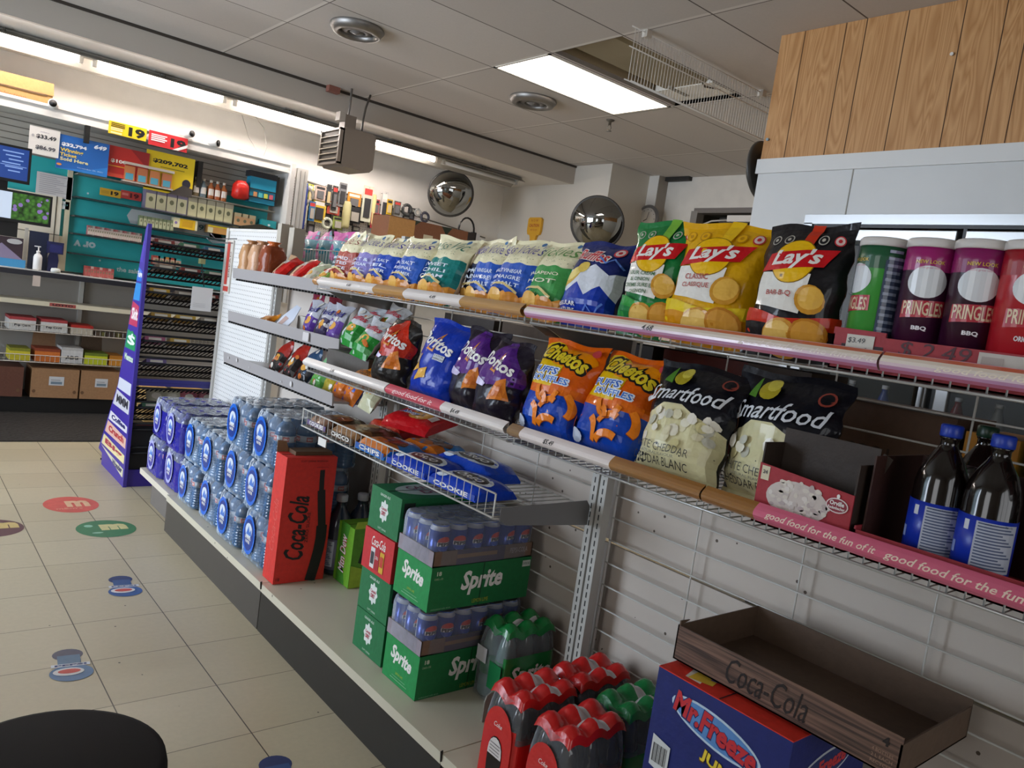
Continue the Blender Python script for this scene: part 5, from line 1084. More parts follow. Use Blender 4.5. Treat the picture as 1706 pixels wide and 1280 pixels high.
# ------------------------------------------------------------------ soda bottle packs
def six_pack(label, x0, y0, cap, liq, body_c, txt, red=True, h=.245, nx=3, ny=2, rz=0, z0=ZD, strap='#c8201f', end_arch=True):
    T = thing('bottle_pack', label, 'bottle pack', (x0, y0, z0+.001), rz, 'shrink-wrapped soda bottle packs'); P = .066; r = .032
    lq = M(liq, .1, 0, 0, 30, .88 if not red else 1, 0, .5); proto = None
    for i in range(nx):
        for j in range(ny):
            if proto is None:
                m = MB(); m.lathe([(0, .004), (.025, 0), (r, .012), (r, .055), (r-.003, .065), (r-.001, .075), (r, .14), (r-.003, .16), (.022, .195), (.0135, .212), (.0135, .222)], lq, seg=18); 
                m.lathe([(r+.0006, .075), (r+.0006, .135)], M(body_c, .35), seg=18); b = m.build('bottle', T); proto = b; m2 = MB(); m2.lathe([(.0148, .22), (.0152, .238), (.013, .24), (0, .24)], M(cap, .35), seg=16); m2.build('cap', b)
            else: b = kid(proto, T)
            b.location = (.034+i*P, .034+j*P, 0); b.rotation_euler = (0, 0, i+j*2)
    X, Y = nx*P+.003, ny*P+.003; N = 48
    def ring(zf, ins, pk=0):
        o = []
        for k in range(N):
            a = 2*PI*k/N; c_, s_ = math.cos(a), math.sin(a); e = .28
            o.append((X/2+(X/2+.002)*abs(c_)**e*(1 if c_ > 0 else -1)*(1-ins*.5)+.001*math.sin(k*5), Y/2+(Y/2+.002)*abs(s_)**e*(1 if s_ > 0 else -1)*(1-ins)+.001*math.cos(k*7), zf+pk*math.sin(k*2)))
        return o
    lv = [(.002, .02), (.02, 0), (.07, 0), (.125, 0), (.155, .02), (.19, .10), (.222, .2)]; R = [ring(*q) for q in lv]
    fl = film('soda_film', '#dfe4ea', .07, .9, 26); colm = M(strap, .25, 0, .35, 22, 1, 0, .3)
    m = MB()
    for i in range(len(R)-1):
        for k in range(N):
            ang = math.degrees(2*PI*k/N) % 360; is_end = 150 < ang < 210 or ang > 330 or ang < 30
            solid = (red and (i < 3 if not is_end else i < 4)) or (not red and 1 <= i < 4 and not is_end)
            m.idx([R[i][k], R[i][(k+1) % N], R[i+1][(k+1) % N], R[i+1][k]], [(0, 1, 2, 3)], colm if solid else fl, True)
    m.build('shrink_film', T)
    # film pulled over the caps: peaks at the caps, sagging between
    m = MB(); gx, gy = nx*6, ny*6; V = []
    def hh(x, y):
        d = min(math.hypot(x-(.034+i*P), y-(.034+j*P)) for i in range(nx) for j in range(ny)); return h-.003+.004*math.cos(min(1, d/.016)*PI/2)-.030*min(1, max(0, (d-.013)/.032))
    x_a, x_b, y_a, y_b = .012, X-.012, .012, Y-.012
    for j in range(gy+1):
        for i in range(gx+1): x = x_a+(x_b-x_a)*i/gx; y = y_a+(y_b-y_a)*j/gy; V.append((x, y, hh(x, y)+.002))
    F = []; G = []
    for j in range(gy):
        for i in range(gx):
            q = (j*(gx+1)+i, j*(gx+1)+i+1, (j+1)*(gx+1)+i+1, (j+1)*(gx+1)+i)
            (G if (abs((i+.5)/gx-.62) < .13 and red) or (j in (gy//2-1, gy//2) and .2 < i/gx < .85 and not red) or (j == gy//2-2 and .2 < i/gx < .6) else F).append(q)
    m.idx(V, F, colm, True); m.idx(V, G, M('#cdc9c9', .4, 0, .3, 22), True)
    rim = [(x_a+(x_b-x_a)*i/gx, y_a) for i in range(gx+1)]+[(x_b, y_a+(y_b-y_a)*j/gy) for j in range(1, gy+1)]+[(x_b-(x_b-x_a)*i/gx, y_b) for i in range(1, gx+1)]+[(x_a, y_b-(y_b-y_a)*j/gy) for j in range(1, gy)]
    n_ = len(rim); top_ = [(x, y, hh(x, y)+.002) for x, y in rim]; low = [(X/2+(x-X/2)*1.07, Y/2+(y-Y/2)*1.07, hh(x, y)-.018) for x, y in rim]
    m.idx(top_+low, [(k, (k+1) % n_, n_+(k+1) % n_, n_+k) for k in range(n_)], colm, True); m.build('cap_film', T)
    l = MB(); S = Plane((X*0-.004, Y, 0), (0, -1, 0), (0, 0, 1)); SY = Plane((0, -.003, 0), (1, 0, 0), (0, 0, 1))
    if red:
        l.decal(S, [[(.012, 0), (Y-.012, 0), (Y-.014, .12)]+[(Y/2+(Y/2-.014)*math.cos(a), .12+.075*math.sin(a)) for a in [PI*i/12 for i in range(1, 12)]]+[(.014, .12)]], colm, .001)
        l.decal(S, [[(Y*.32, .0), (Y*.68, 0), (Y*.70, .07)]+[(Y*.5+Y*.2*math.cos(a), .08+.04*math.sin(a)) for a in [PI*i/8 for i in range(1, 8)]]+[(Y*.30, .07)]], M('#171012', .2), .002)
        l.decal(S, [[(Y*.31, .07), (Y*.69, .07)]+[(Y*.5+Y*.19*math.cos(a), .08+.037*math.sin(a)) for a in [PI*i/8 for i in range(9)]]], M('#d8d0cc', .4), .003); l.decal(S, text('Coke', Y*.5, .15, w=.03, h=.012, shear=.3), WT, .003)
        for k in range(4): l.decal(S, rect(Y*.36, .076+k*.008, Y*.64, .078+k*.008), M('#6a6462'), .004)
        l.decal(SY, text(txt, X*.5, .06, w=X*.6, h=.03, bold=.01, shear=.3), WT, .001)
    else:
        l.decal(SY, text(txt, X*.5, .098, w=X*.78, h=.062, bold=.03, shear=.2), M('#dfe6e0', .4), .003); l.decal(S, rect(Y*.08, .11, Y*.42, .155), M('#c9c9cc', .4), .001); l.decal(S, rect(Y*.55, .05, Y*.95, .13), M('#17713f', .3), .001)
    l.build('printed_label', T); return T
six_pack('clear lemon-lime bottle pack with green caps beside the green cases', 1.452, 1.578, '#17803c', '#6f8a86', '#1d7a42', 'Sprite', red=False, strap='#17803c')
six_pack('red-wrapped cola bottle pack nearest the clear divider', 1.232, 1.255, '#c8201f', '#160d0d', '#8c1a1c', 'Coca-Cola')
six_pack('red-wrapped cola bottle pack at the bottom edge of the photo', 1.228, 1.085, '#c8201f', '#160d0d', '#8c1a1c', 'Coca-Cola')
six_pack('red-wrapped cola bottle pack at the back against the wire grid', 1.44, 1.262, '#c8201f', '#160d0d', '#8c1a1c', 'Coca-Cola')
six_pack('green-wrapped bottle pack beside the blue freeze-pop boxes', 1.445, 1.10, '#17803c', '#20402c', '#17713f', 'Canada Dry', red=True, strap='#177a3e')
m = MB(); m.prism([(1.375, ZD+.001), (1.66, ZD+.001), (1.66, ZD+.08), (1.395, ZD+.085), (1.38, ZD+.077), (1.375, ZD+.06)], 1, 1.552, 1.556, M('#8f8a80', .25, 0, 0, 30, .75)); o = m.build('shelf_divider'); tag(o, 'smoky plastic shelf divider standing between the deck sections', 'shelf divider')
# ------------------------------------------------------------------ freeze-pop boxes and empty cola tray
NB = '#14226e'
def freeze(label, z0, yo=0):
    bx, by0, by1, hz = 1.262, .615, .915, .238; L = by1-by0; dx = .30; T = thing('freeze_pop_box', label, 'freeze pop box', (bx, by1+yo, z0), -PI/2, 'blue freeze-pop boxes'); m = MB()
    m.box(0, 0, 0, L, dx, hz, card(NB)); S = Plane((0, 0, 0), (1, 0, 0), (0, 0, 1)); A = []
    A += [(ell(L*.49, hz*.74, L*.35, hz*.135, 30, -.16), '#c9def0'), (ell(L*.49, hz*.74, L*.33, hz*.115, 30, -.16), '#5a90d0'),
          (text('Mr.Freeze', L*.49, hz*.75, w=L*.66, h=hz*.2, bold=.07, rot=-.16), M('#1a2a6a', .5)), (text('Mr.Freeze', L*.49, hz*.755, w=L*.64, h=hz*.18, bold=.04, rot=-.16), M('#c92a34', .5)),
          (text('JUMBO', L*.62, hz*.48, w=L*.40, h=hz*.13, bold=.06, rot=-.16, arc=-.006), M('#5a3a10', .5)), (text('JUMBO', L*.62, hz*.485, w=L*.39, h=hz*.115, bold=.035, rot=-.16, arc=-.006), M('#ecd03a', .5)),
          (text('70x150', L*.72, hz*.25, w=L*.24, h=hz*.085, bold=.03, rot=-.12), M('#e4e6ec', .5)),
          (poly((L*.05, hz*.17), (L*.2, hz*.13), (L*.2, hz*.40), (L*.05, hz*.44)), M('#d5d8d8', .5))]
    for k in range(12): A.append((rect(L*(.065+.010*k), hz*.21, L*(.069+.010*k+.003*(k % 3 == 0)), hz*.37), M('#222222', .5)))
    for k, (p, c) in enumerate(A): m.decal(S, p, card(c) if isinstance(c, str) else c, .0006+.0003*min(k, 8))
    S = Plane((L, 0, 0), (0, 1, 0), (0, 0, 1)); m.decal(S, ell(dx*.45, hz*.66, dx*.33, hz*.13, 26, .12), card('#c9d0dc'), .0006); m.decal(S, ell(dx*.45, hz*.66, dx*.31, hz*.11, 26, .12), card('#26336e'), .001); m.decal(S, text('Mr.Freeze', dx*.45, hz*.67, w=dx*.5, h=hz*.13, bold=.04, rot=.12), M('#c8323c', .5), .0014); m.decal(S, text('JUMBO', dx*.55, hz*.42, w=dx*.4, h=hz*.1, bold=.04, rot=.12), M('#d8b82c', .5), .001)
    m.build('carton', T)
    m = MB(); m.box(.0, 0, hz, L, dx, hz+.002, card('#d8301f')); S = Plane((0, 0, hz+.002), (1, 0, 0), (0, 1, 0))
    for p, c, o_ in ((poly((L*.18, dx*.05), (L*.3, dx*.05), (L*.12, dx*.6), (L*.06, dx*.5)), '#e6dcd0', .0005), (poly((L*.2, dx*.05), (L*.36, dx*.1), (L*.2, dx*.7), (L*.14, dx*.55)), '#e0b83a', .0009), (poly((L*.3, dx*.16), (L*.42, dx*.2), (L*.24, dx*.8)), '#6a4a9a', .0013), (ell(L*.3, dx*.35, .02, .012, 12, .6), '#e4e6ea', .0017), (rect(0, dx*.82, L, dx*.86), '#e4dcd2', .0006)): m.decal(S, p, card(c), o_)
    m.decal(S, text('JUMBO', L*.8, dx*.25, w=.09, h=.03, bold=.05, rot=.05), M('#5a3a10', .5), .001); m.decal(S, text('JUMBO', L*.8, dx*.255, w=.088, h=.027, bold=.02, rot=.05), M('#ecd03a', .5), .0016)
    m.decal(S, rect(L*.48, 0, L*.49, dx), M('#2a1a20', .6), .0012); m.build('red_lid', T, 'red lid with yellow lettering'); return T
freeze('blue freeze-pop box under another one, at the bottom edge of the photo', ZD+.002, .012); freeze('blue freeze-pop box with red lid, holding up the empty cola tray', ZD+.245)
def tray_mat():
    m, nt, b, L = nodes('printed_plank_card'); tc = nt.nodes.new('ShaderNodeTexCoord'); mp = nt.nodes.new('ShaderNodeMapping'); mp.inputs['Scale'].default_value = (3, 3, 120); L(tc.outputs['Object'], mp.inputs[0])
    n = nt.nodes.new('ShaderNodeTexNoise'); n.inputs['Scale'].default_value = 1.5; n.inputs['Detail'].default_value = 4; L(mp.outputs[0], n.inputs['Vector'])
    rp = nt.nodes.new('ShaderNodeValToRGB'); rp.color_ramp.elements[0].position = .38; rp.color_ramp.elements[0].color = lin('#3c2b24'); rp.color_ramp.elements[1].position = .62; rp.color_ramp.elements[1].color = lin('#7a5c4c'); L(n.outputs['Fac'], rp.inputs[0]); L(rp.outputs[0], b.inputs['Base Color']); b.inputs['Roughness'].default_value = .6; return m
y_l, y_r = .917, .46; L = y_l-y_r; dx = .29
T = thing('cola_bottle_tray', 'empty brown wood-print cardboard tray with dark script lettering', 'cardboard tray', (1.305, y_l, ZD+.492), -PI/2, None, 0, 0); pm = tray_mat(); inn = card('#5c4838'); hz = .072; m = MB()
m.box(0, 0, 0, L, dx, .003, inn)
m.box(0, 0, 0, L, .0025, hz, pm); m.box(0, dx-.003, 0, L, dx, hz, inn); m.box(0, 0, 0, .003, dx, hz, inn); m.box(L-.003, 0, 0, L, dx, hz-.012, inn)
m.box(.003, .0026, .003, L-.003, .0045, hz-.001, inn)
S = Plane((0, 0, 0), (1, 0, 0), (0, 0, 1)); m.decal(S, text('Coca-Cola', L*.46, hz*.5, w=.17, h=.05, bold=.0, shear=.3), M('#1a1210', .6), .001)
m.decal(S, text('4', L*.945, hz*.74, h=.016, bold=.05), M('#1a1210', .6), .001)
for k, s_ in enumerate(('4 BOTTLES', '2 L EACH', 'RECYCLE')): m.decal(S, text(s_, L*.94, hz*(.46-.14*k), w=.035, h=.006), M('#9a7a64', .6), .001)
m.build('tray', T)
m = MB(); m.prism([(0, hz), (.03, hz+.008), (.0, hz+.01)], 0, .003, .006, inn); m.build('torn_corner', T)
# ------------------------------------------------------------------ cookie packages in the basket shelf
zc = .80
def cookies(label, y0, y1, x0, x1, zz, base, art, ht=.032, seed=0, ang=0, grp='flat cookie packages', spine=None):
    T = thing('cookie_package', label, 'cookie package', (x0, y1, zz), -PI/2+ang, grp); w, d = y1-y0, x1-x0; m = MB(); bmt = foil(base)
    n = 8; rnd = random.Random(seed)
    P = [[Vector((w*i/n, d*j/n, ht*(1-.35*abs(2*i/n-1)**6-.5*abs(2*j/n-1)**8)+rnd.uniform(-.002, .002))) for i in range(n+1)] for j in range(n+1)]
    V = [p for r in P for p in r]; m.idx(V, [(j*(n+1)+i, j*(n+1)+i+1, (j+1)*(n+1)+i+1, (j+1)*(n+1)+i) for j in range(n) for i in range(n)], bmt, True)
    loop = P[0]+[P[j][n] for j in range(1, n+1)]+P[n][::-1][1:]+[P[j][0] for j in range(n-1, 0, -1)]; k_ = len(loop); low = [Vector((p.x, p.y, .001)) for p in loop]
    m.idx(loop+low, [(k, k_+k, k_+(k+1) % k_, (k+1) % k_) for k in range(k_)], bmt, False); m.face(low[::-1], bmt)
    class S_:
        ucuts = [w*i/n for i in range(n+1)]; vcuts = [d*j/n for j in range(n+1)]
        def __call__(s, u, v, o):
            a, b = u/w*n, v/d*n; i, j = min(n-1, max(0, int(a))), min(n-1, max(0, int(b))); a -= i; b -= j
            return P[j][i]*(1-a)*(1-b)+P[j][i+1]*a*(1-b)+P[j+1][i]*(1-a)*b+P[j+1][i+1]*a*b+Vector((0, 0, o))
    s = S_()
    for k, (p, c) in enumerate(art(w, d)): m.decal(s, p, foil(c) if isinstance(c, str) else c, .0006+.0004*k, (0.002, .002, w-.002, d-.002))
    F = Plane((0, 0, 0), (1, 0, 0), (0, 0, 1))
    if spine: m.decal(F, rect(.004, .004, w-.004, ht*.5), M(spine[1], .4), .0008); m.decal(F, text(spine[0], w*.5, ht*.30, w=w*.7, h=ht*.34, bold=.03), WT, .0014)
    m.build('wrapper', T); return T
def oreo(w, d): return [(ell(w*.5, d*.45, w*.40, d*.30, 24), '#dfe6ee'), (ell(w*.5, d*.45, w*.33, d*.22, 24), '#2a211e'), (text('OREO', w*.5, d*.45, w=w*.5, h=d*.18, bold=.03), WT), (ell(w*.2, d*.15, w*.12, d*.08, 12), '#d8e0ea')]
def ahoy(w, d): return [(ell(w*.6, d*.45, w*.22, d*.26, 20), '#d09a50'), (ell(w*.62, d*.5, .006, .006, 8), '#4a2a18'), (ell(w*.55, d*.4, .006, .006, 8), '#4a2a18'), (ell(w*.66, d*.4, .006, .006, 8), '#4a2a18'), (text('Chips', w*.38, d*.62, w=w*.45, h=d*.2, bold=.08), WT), (text('Chips', w*.38, d*.62, w=w*.43, h=d*.17, bold=.02), M('#2a4aa8', .4)), (text('Ahoy', w*.38, d*.4, w=w*.42, h=d*.2, bold=.08), WT), (text('Ahoy', w*.38, d*.4, w=w*.4, h=d*.17, bold=.02), M('#2a4aa8', .4)), (rect(w*.84, d*.3, w*.94, d*.55), '#d9c9c4')]
def choc(c1, c2): return lambda w, d: [(poly((0, 0), (w, 0), (w, d*.35), (0, d*.5)), c1), (ell(w*.35, d*.6, w*.2, d*.18, 16), c2), (ell(w*.7, d*.5, w*.2, d*.2, 16), '#5a3420'), (text('Chunks', w*.5, d*.78, w=w*.6, h=d*.12, bold=.02), WT)]
yA = lambda px, py: at(px, py, 0, 1.28).y
cookies('brown cookie package at the left end of the wire basket', 2.515, 2.675, 1.285, 1.47, zc, '#4a3628', choc('#6a4a34', '#a8865c'), .045, 1, spine=('COOKIES', '#6a5a80'))
cookies('second brown cookie package, next to the price tag', 2.31, 2.50, 1.285, 1.50, zc, '#5f4630', choc('#8a6642', '#b08a58'), .045, 2, spine=('CHOCO', '#4a3a2c'))
cookies('flat red cookie package lying behind the brown ones', 2.36, 2.58, 1.48, 1.63, zc+.004, '#a83028', choc('#b8402c', '#7a2a20'), .05, 3)
cookies('light blue and orange cookie package in the middle of the basket', 2.10, 2.295, 1.285, 1.45, zc, '#3a86c8', choc('#c87830', '#5a3a28'), .045, 4, spine=('CHIPS', '#2a5aa8'))
cookies('light blue and orange cookie package behind its twin', 2.08, 2.29, 1.455, 1.62, zc, '#3f8ac8', choc('#c87830', '#5a3a28'), .042, 5)
cookies('royal blue cookie package with round dark cookie, left of the three', 1.86, 2.085, 1.285, 1.45, zc, '#1c4fc0', oreo, .04, 6, spine=('COOKIE', '#1a46b0'))
cookies('royal blue cookie package with round dark cookie, nearest the basket end', 1.62, 1.85, 1.285, 1.44, zc, '#1c4fc0', oreo, .04, 7, .04, spine=('COOKIE', '#1a46b0'))
cookies('royal blue cookie package lying behind the other two', 1.78, 2.06, 1.45, 1.60, zc+.002, '#1d56c4', oreo, .05, 8, -.06)
T = cookies('red cookie package with blue lettering propped up behind the basket', 2.17, 2.40, 1.44, 1.60, zc+.06, '#b8242c', ahoy, .045, 9, .18, None); T.rotation_euler.x = .25
# ------------------------------------------------------------------ tobacco and lottery wall behind the counter
YF, YT = 6.90, 7.15
def R(px, py, y): return at(px, py, 1, y)
def wall_art(name, label, cat, p00, w, h, base, art, y, t=.004, group=None, tilt=0, mats=None, parent=None):
    """flat card facing -Y with its lower-left corner at p00 = (x, z)"""
    m = MB(); m.box(0, 0, 0, w, t, h, mats or M(base, .45)); S = Plane((0, 0, 0), (1, 0, 0), (0, 0, 1))
    for k, (p, c) in enumerate(art): m.decal(S, p, M(c, .45) if isinstance(c, str) else c, .0008+.0006*k)
    o = m.build(name, parent); o.location = (p00[0], y, p00[1]); o.rotation_euler.y = -tilt
    if parent is None: tag(o, label, cat, group)
    return o
CB = thing('backbar_cabinet', 'white canopied wall cabinet with teal shelf panels behind the counter', 'cabinet', (0, 0, 0)); cw_ = M('#dcd9d2', .4)
m = MB(); m.box(-2.3, YF, 2.262, 2.86, YB-.001, 2.345, cw_); m.box(-2.3, YF-.01, 2.33, 2.86, YF, 2.35, cw_); m.build('canopy', CB)
m = MB(); sg = M('#b5aea2', .5); m.box(-2.3, 7.22, 1.7, 2.82, 7.24, 2.26, sg)
for k in range(6): m.box(-2.3, 7.215, 1.97+k*.05, 2.82, 7.222, 1.976+k*.05, M('#6f685d', .6))
m.build('slat_back', CB)
TL = M('#2cb0b0', .4); m = MB(); m.box(1.2, YT, 1.13, 2.80, YT+.02, 1.98, TL); m.box(.3, YT, 1.4, 1.2, YT+.02, 1.98, TL)
S = Plane((1.2, YT, 1.13), (1, 0, 0), (0, 0, 1)); wt = M('#d5e6e4', .5)
m.decal(S, [[(.45, .30+.16), (1.5, .30+.16), (1.5, .30+.28), (.45, .30+.28), (.42, .30+.22)]], M('#d9dedc', .5), .001); m.decal(S, text('you under 19?', .80, .52, w=.55, h=.06, bold=.01), M('#2f6f70', .5), .002)
m.decal(S, text('or v', .13, .235, w=.16, h=.05, bold=.05, rot=PI), wt, .001); m.decal(S, text('the sale of', .50, .07, w=.24, h=.04, bold=.03), wt, .001); m.decal(S, rect(1.1, .42, 1.56, .54), M('#dfe3e2', .5), .001); m.decal(S, text('e you', 1.3, .48, w=.2, h=.05, bold=.02), M('#2f7f80', .5), .002)
for (x, z) in ((.12, .81), (.12, .64), (.25, .12)): m.decal(S, ell(x, z, .008, n=8), wt, .001)
m.build('teal_panel', CB)
m = MB(); cr = M('#d0c6a8', .5); m.box(1.165, YT-.03, 1.13, 1.20, YT+.01, 1.99, cr); m.box(.5, YT-.03, 1.14, 1.165, YT+.0, 1.40, cr); m.box(.55, YT-.035, 1.15, 1.14, YT-.02, 1.70, M('#dcd4c0', .5)); m.box(.55, YT-.037, 1.40, 1.14, YT-.03, 1.408, M('#7d7766', .6)); m.box(1.10, YT-.038, 1.15, 1.106, YT-.03, 1.7, M('#3d3a30', .6)); m.build('cream_door', CB)
SHZ = [1.725, 1.578, 1.44, 1.285]
for k, z in enumerate(SHZ):
    m = MB(); m.box(1.21, 6.98, z-.012, 2.80, YT, z, M('#1d2c2e', .4)); m.build('shelf', CB)
m = MB(); m.box(1.21, 6.98, 1.895, 2.80, YT, 1.905, M('#7f7a70', .4)); m.build('shelf', CB)
m = MB(); m.box(2.86, YF-.04, 1.1, 2.90, YB-.2, 2.345, M('#cfccc6', .4)); m.box(2.92, YF-.04, 1.1, 3.02, YF, 2.32, M('#c9c6c0', .4)); m.box(2.945, YF-.045, 1.1, 2.95, YF-.04, 2.3, M('#8d8a84', .5)); m.box(2.985, YF-.045, 1.1, 2.99, YF-.04, 2.3, M('#8d8a84', .5)); m.build('end_post', CB)
m = MB(); m.box(1.215, YF-.01, 2.13, 1.25, YF+.03, 2.262, BLACK); m.build('bracket', CB); m = MB(); m.box(2.10, 7.0, 1.98, 2.14, 7.1, 2.2, BLACK); m.build('bracket', CB)
# ---- counter run below
CT = thing('back_counter', 'long low back counter with ledge, wire shelves and dark plinth', 'counter', (0, 0, 0))
m = MB(); m.box(-2.3, YF-.02, 1.075, 2.83, YB-.01, 1.115, M('#c9c6bf', .35)); m.box(-2.3, YF-.03, 1.07, 2.83, YF-.02, 1.108, M('#24242c', .4)); m.build('ledge', CT)
m = MB(); m.box(-2.3, 7.3, .1, 2.83, 7.32, 1.075, M('#a09a92', .5)); 
for x in (.78, 1.38): m.box(x, 7.295, .85, x+.006, 7.3, 1.07, BLACK)
m.build('back_panel', CT)
for x in (-.9, .1, 1.345, 2.55):
    m = MB(); m.box(x, 7.26, .08, x+.03, 7.3, 1.07, M('#c9c6be', .45)); m.build('upright', CT)
m = MB(); m.box(-2.3, YF, .862, 2.83, 7.3, .878, M('#ddd5c0', .45)); m.box(-2.3, YF-.006, .85, 2.83, YF, .885, M('#d9cfb4', .45)); S = Plane((0, YF-.006, .85), (1, 0, 0), (0, 0, 1)); m.decal(S, rect(1.08, .004, 1.26, .03), M('#a8504a', .5), .001); m.decal(S, text('LOTTO', 1.17, .017, w=.14, h=.016, bold=.03), BK_, .002); m.build('shelf', CT)
wl = M('#cfcbc2', .35)
for z in (.645, .41):
    m = MB()
    for k in range(150):
        x = -2.2+k*.0335; m.tube([(x, YF, z+.055), (x, YF, z), (x, 7.29, z)], .002, wl, 3)
    for (y, zz) in ((YF, z+.055), (YF, z), (7.1, z-.004), (7.29, z)): m.tube([(-2.2, y, zz), (2.83, y, zz)], .0035, wl, 4)
    m.build('wire_shelf', CT)
m = MB(); m.box(-2.3, YF+.06, 0, 2.83, 7.3, .13, BLACK); m.build('plinth', CT)
# ---- signs
def sign(lab, px0, py0, px1, py1, y, base, art, group=None, name='sign_card', cat='sign', mats=None):
    a = R(px0, py1, y); b = R(px1, py0, y); w, h = b.x-a.x, None
    tl, br = R(px0, py0, y), R(px1, py1, y); return a, b
def quad_sign(lab, TLp, BRp, y, base, art, name='sign_card', cat='sign', group=None, mats=None, t=.004):
    a, b = R(*TLp, y), R(*BRp, y); w, h = b.x-a.x, a.z-b.z
    return wall_art(name, lab, cat, (a.x, b.z), w, h, base, art(w, h), y, t, group, 0, mats)
K = '#1a1a1a'
quad_sign('yellow card with black number 19 clipped to the canopy', (182, 200), (243, 236), 6.875, '#e6c31f', lambda w, h: [(text('19', w*.74, h*.47, w=w*.44, h=h*.74, bold=.05), K)]+[(rect(w*.06, h*(.84-.13*k), w*(.42 if k < 3 else .36), h*(.90-.13*k)), K if k < 3 else '#efe9c8') for k in range(5)]+[(rect(w*.06, h*.06, w*.35, h*.2), '#efe4a0')])
quad_sign('red card with black number 19 clipped to the canopy', (249, 216), (311, 255), 6.875, '#c62a30', lambda w, h: [(text('19', w*.76, h*.45, w=w*.40, h=h*.66, bold=.05), K)]+[(rect(w*.06, h*(.72-.13*k), w*(.46-.05*(k % 2)), h*(.80-.13*k)), '#f2e2e0') for k in range(4)]+[(poly((w*.62, 0), (w*.76, 0), (w, h*.34), (w, h*.55)), '#e8e2de')])
quad_sign('white card with two lottery jackpot prices', (50, 208), (97, 264), 6.93, '#dad6cf', lambda w, h: [(text('$33.49', w*.56, h*.66, w=w*.66, h=h*.17, bold=.04), '#3a3a3c'), (text('$86.99', w*.56, h*.26, w=w*.66, h=h*.17, bold=.04), '#55555a'), (text('jackpot', w*.5, h*.84, w=w*.3, h=h*.04), '#7a6a9a'), (ell(w*.12, h*.66, w*.05, h*.05, 10), '#a9a9a9')])
quad_sign('blue winning-ticket poster with white and yellow lettering', (97, 222), (178, 296), 6.94, '#2060ac', lambda w, h: [(poly((0, 0), (w, 0), (w, h*.3), (w*.6, h*.1)), '#2a78c4'), (text('$32,794', w*.32, h*.72, w=w*.48, h=h*.12, bold=.05), '#e9eef4'), (text('Winning', w*.28, h*.56, w=w*.44, h=h*.12, bold=.03), '#e6c84a'), (text('Ticket', w*.22, h*.43, w=w*.32, h=h*.10, bold=.03), '#e6c84a'), (text('Sold Here', w*.34, h*.30, w=w*.54, h=h*.10, bold=.03), '#e0d89a'), (text('649', w*.82, h*.84, w=w*.25, h=h*.13, bold=.05, shear=.2), '#e9eef4'), (text('November 26, 2021', w*.66, h*.12, w=w*.5, h=h*.04), '#b9d0ea'), (ell(w*.06, h*.12, w*.05, h*.035, 12), '#d88a3c')])
quad_sign('red lottery poster reading 100', (178, 240), (245, 306), 6.97, '#c4302a', lambda w, h: [(poly((w*.55, h), (w, h), (w, h*.45)), '#9c2426'), (rect(0, 0, w, h*.12), '#d8503c'), (text('$100', w*.30, h*.52, w=w*.36, h=h*.13, bold=.04), '#ece6dc'), (rect(0, h*.34, w*.45, h*.37), '#e0a030')])
quad_sign('yellow winning poster with the number 209,702', (245, 248), (319, 330), 6.98, '#e6c81f', lambda w, h: [(text('$209,702', w*.50, h*.76, w=w*.72, h=h*.12, bold=.05), K), (rect(w*.3, h*.62, w*.8, h*.64), '#8a7a20'), (ell(w*.86, h*.32, w*.09, h*.12, 14), '#2a2a38'), (poly((w*.5, 0), (w, 0), (w, h*.22), (w*.8, h*.28)), '#4a4440')])
quad_sign('white handwritten list taped to the teal panel', (62, 285), (119, 334), 7.12, '#d0cccb', lambda w, h: [(rect(w*.08, h*(.9-.085*k), w*(.85-.1*((k*3) % 4)), h*(.915-.085*k)), '#8f8a90') for k in range(10)], 'paper_sheet', 'paper')
quad_sign('white age-check card on the teal panel behind the flower screen', (75, 330), (115, 350), 7.12, '#d5dddb', lambda w, h: [(text('you 19?', w*.6, h*.5, w=w*.66, h=h*.34, bold=.01), '#3a7a7c')], 'age_card', 'sign')
quad_sign('small yellow age card on the top teal shelf strip', (167, 312), (201, 331), 7.10, '#d8a82c', lambda w, h: [(text('19', w*.70, h*.5, w=w*.38, h=h*.55, bold=.05), K), (rect(w*.06, h*.3, w*.42, h*.7), '#c89a2c')])
quad_sign('small red age card on the top teal shelf strip', (202, 316), (235, 336), 7.10, '#c04038', lambda w, h: [(text('19', w*.66, h*.5, w=w*.44, h=h*.6, bold=.05), '#5a1218'), (rect(w*.06, h*.4, w*.36, h*.7), '#d87a70')])
quad_sign('white note with handwriting hanging on the purple candy rack', (321, 477), (351, 520), 4.70, '#d9d6d4', lambda w, h: [(rect(w*.1, h*(.3-.07*k), w*.7, h*(.31-.07*k)), '#a9a6a6') for k in range(3)], 'paper_note', 'paper')
m = MB(); q = R(60, 466, 6.86); m.box(q.x-.02, YF-.034, q.z-.05, q.x+.03, YF-.031, q.z+.03, M('#c9b8ac', .6)); o = m.build('paper_note'); tag(o, 'small curled note taped under the counter ledge', 'paper')
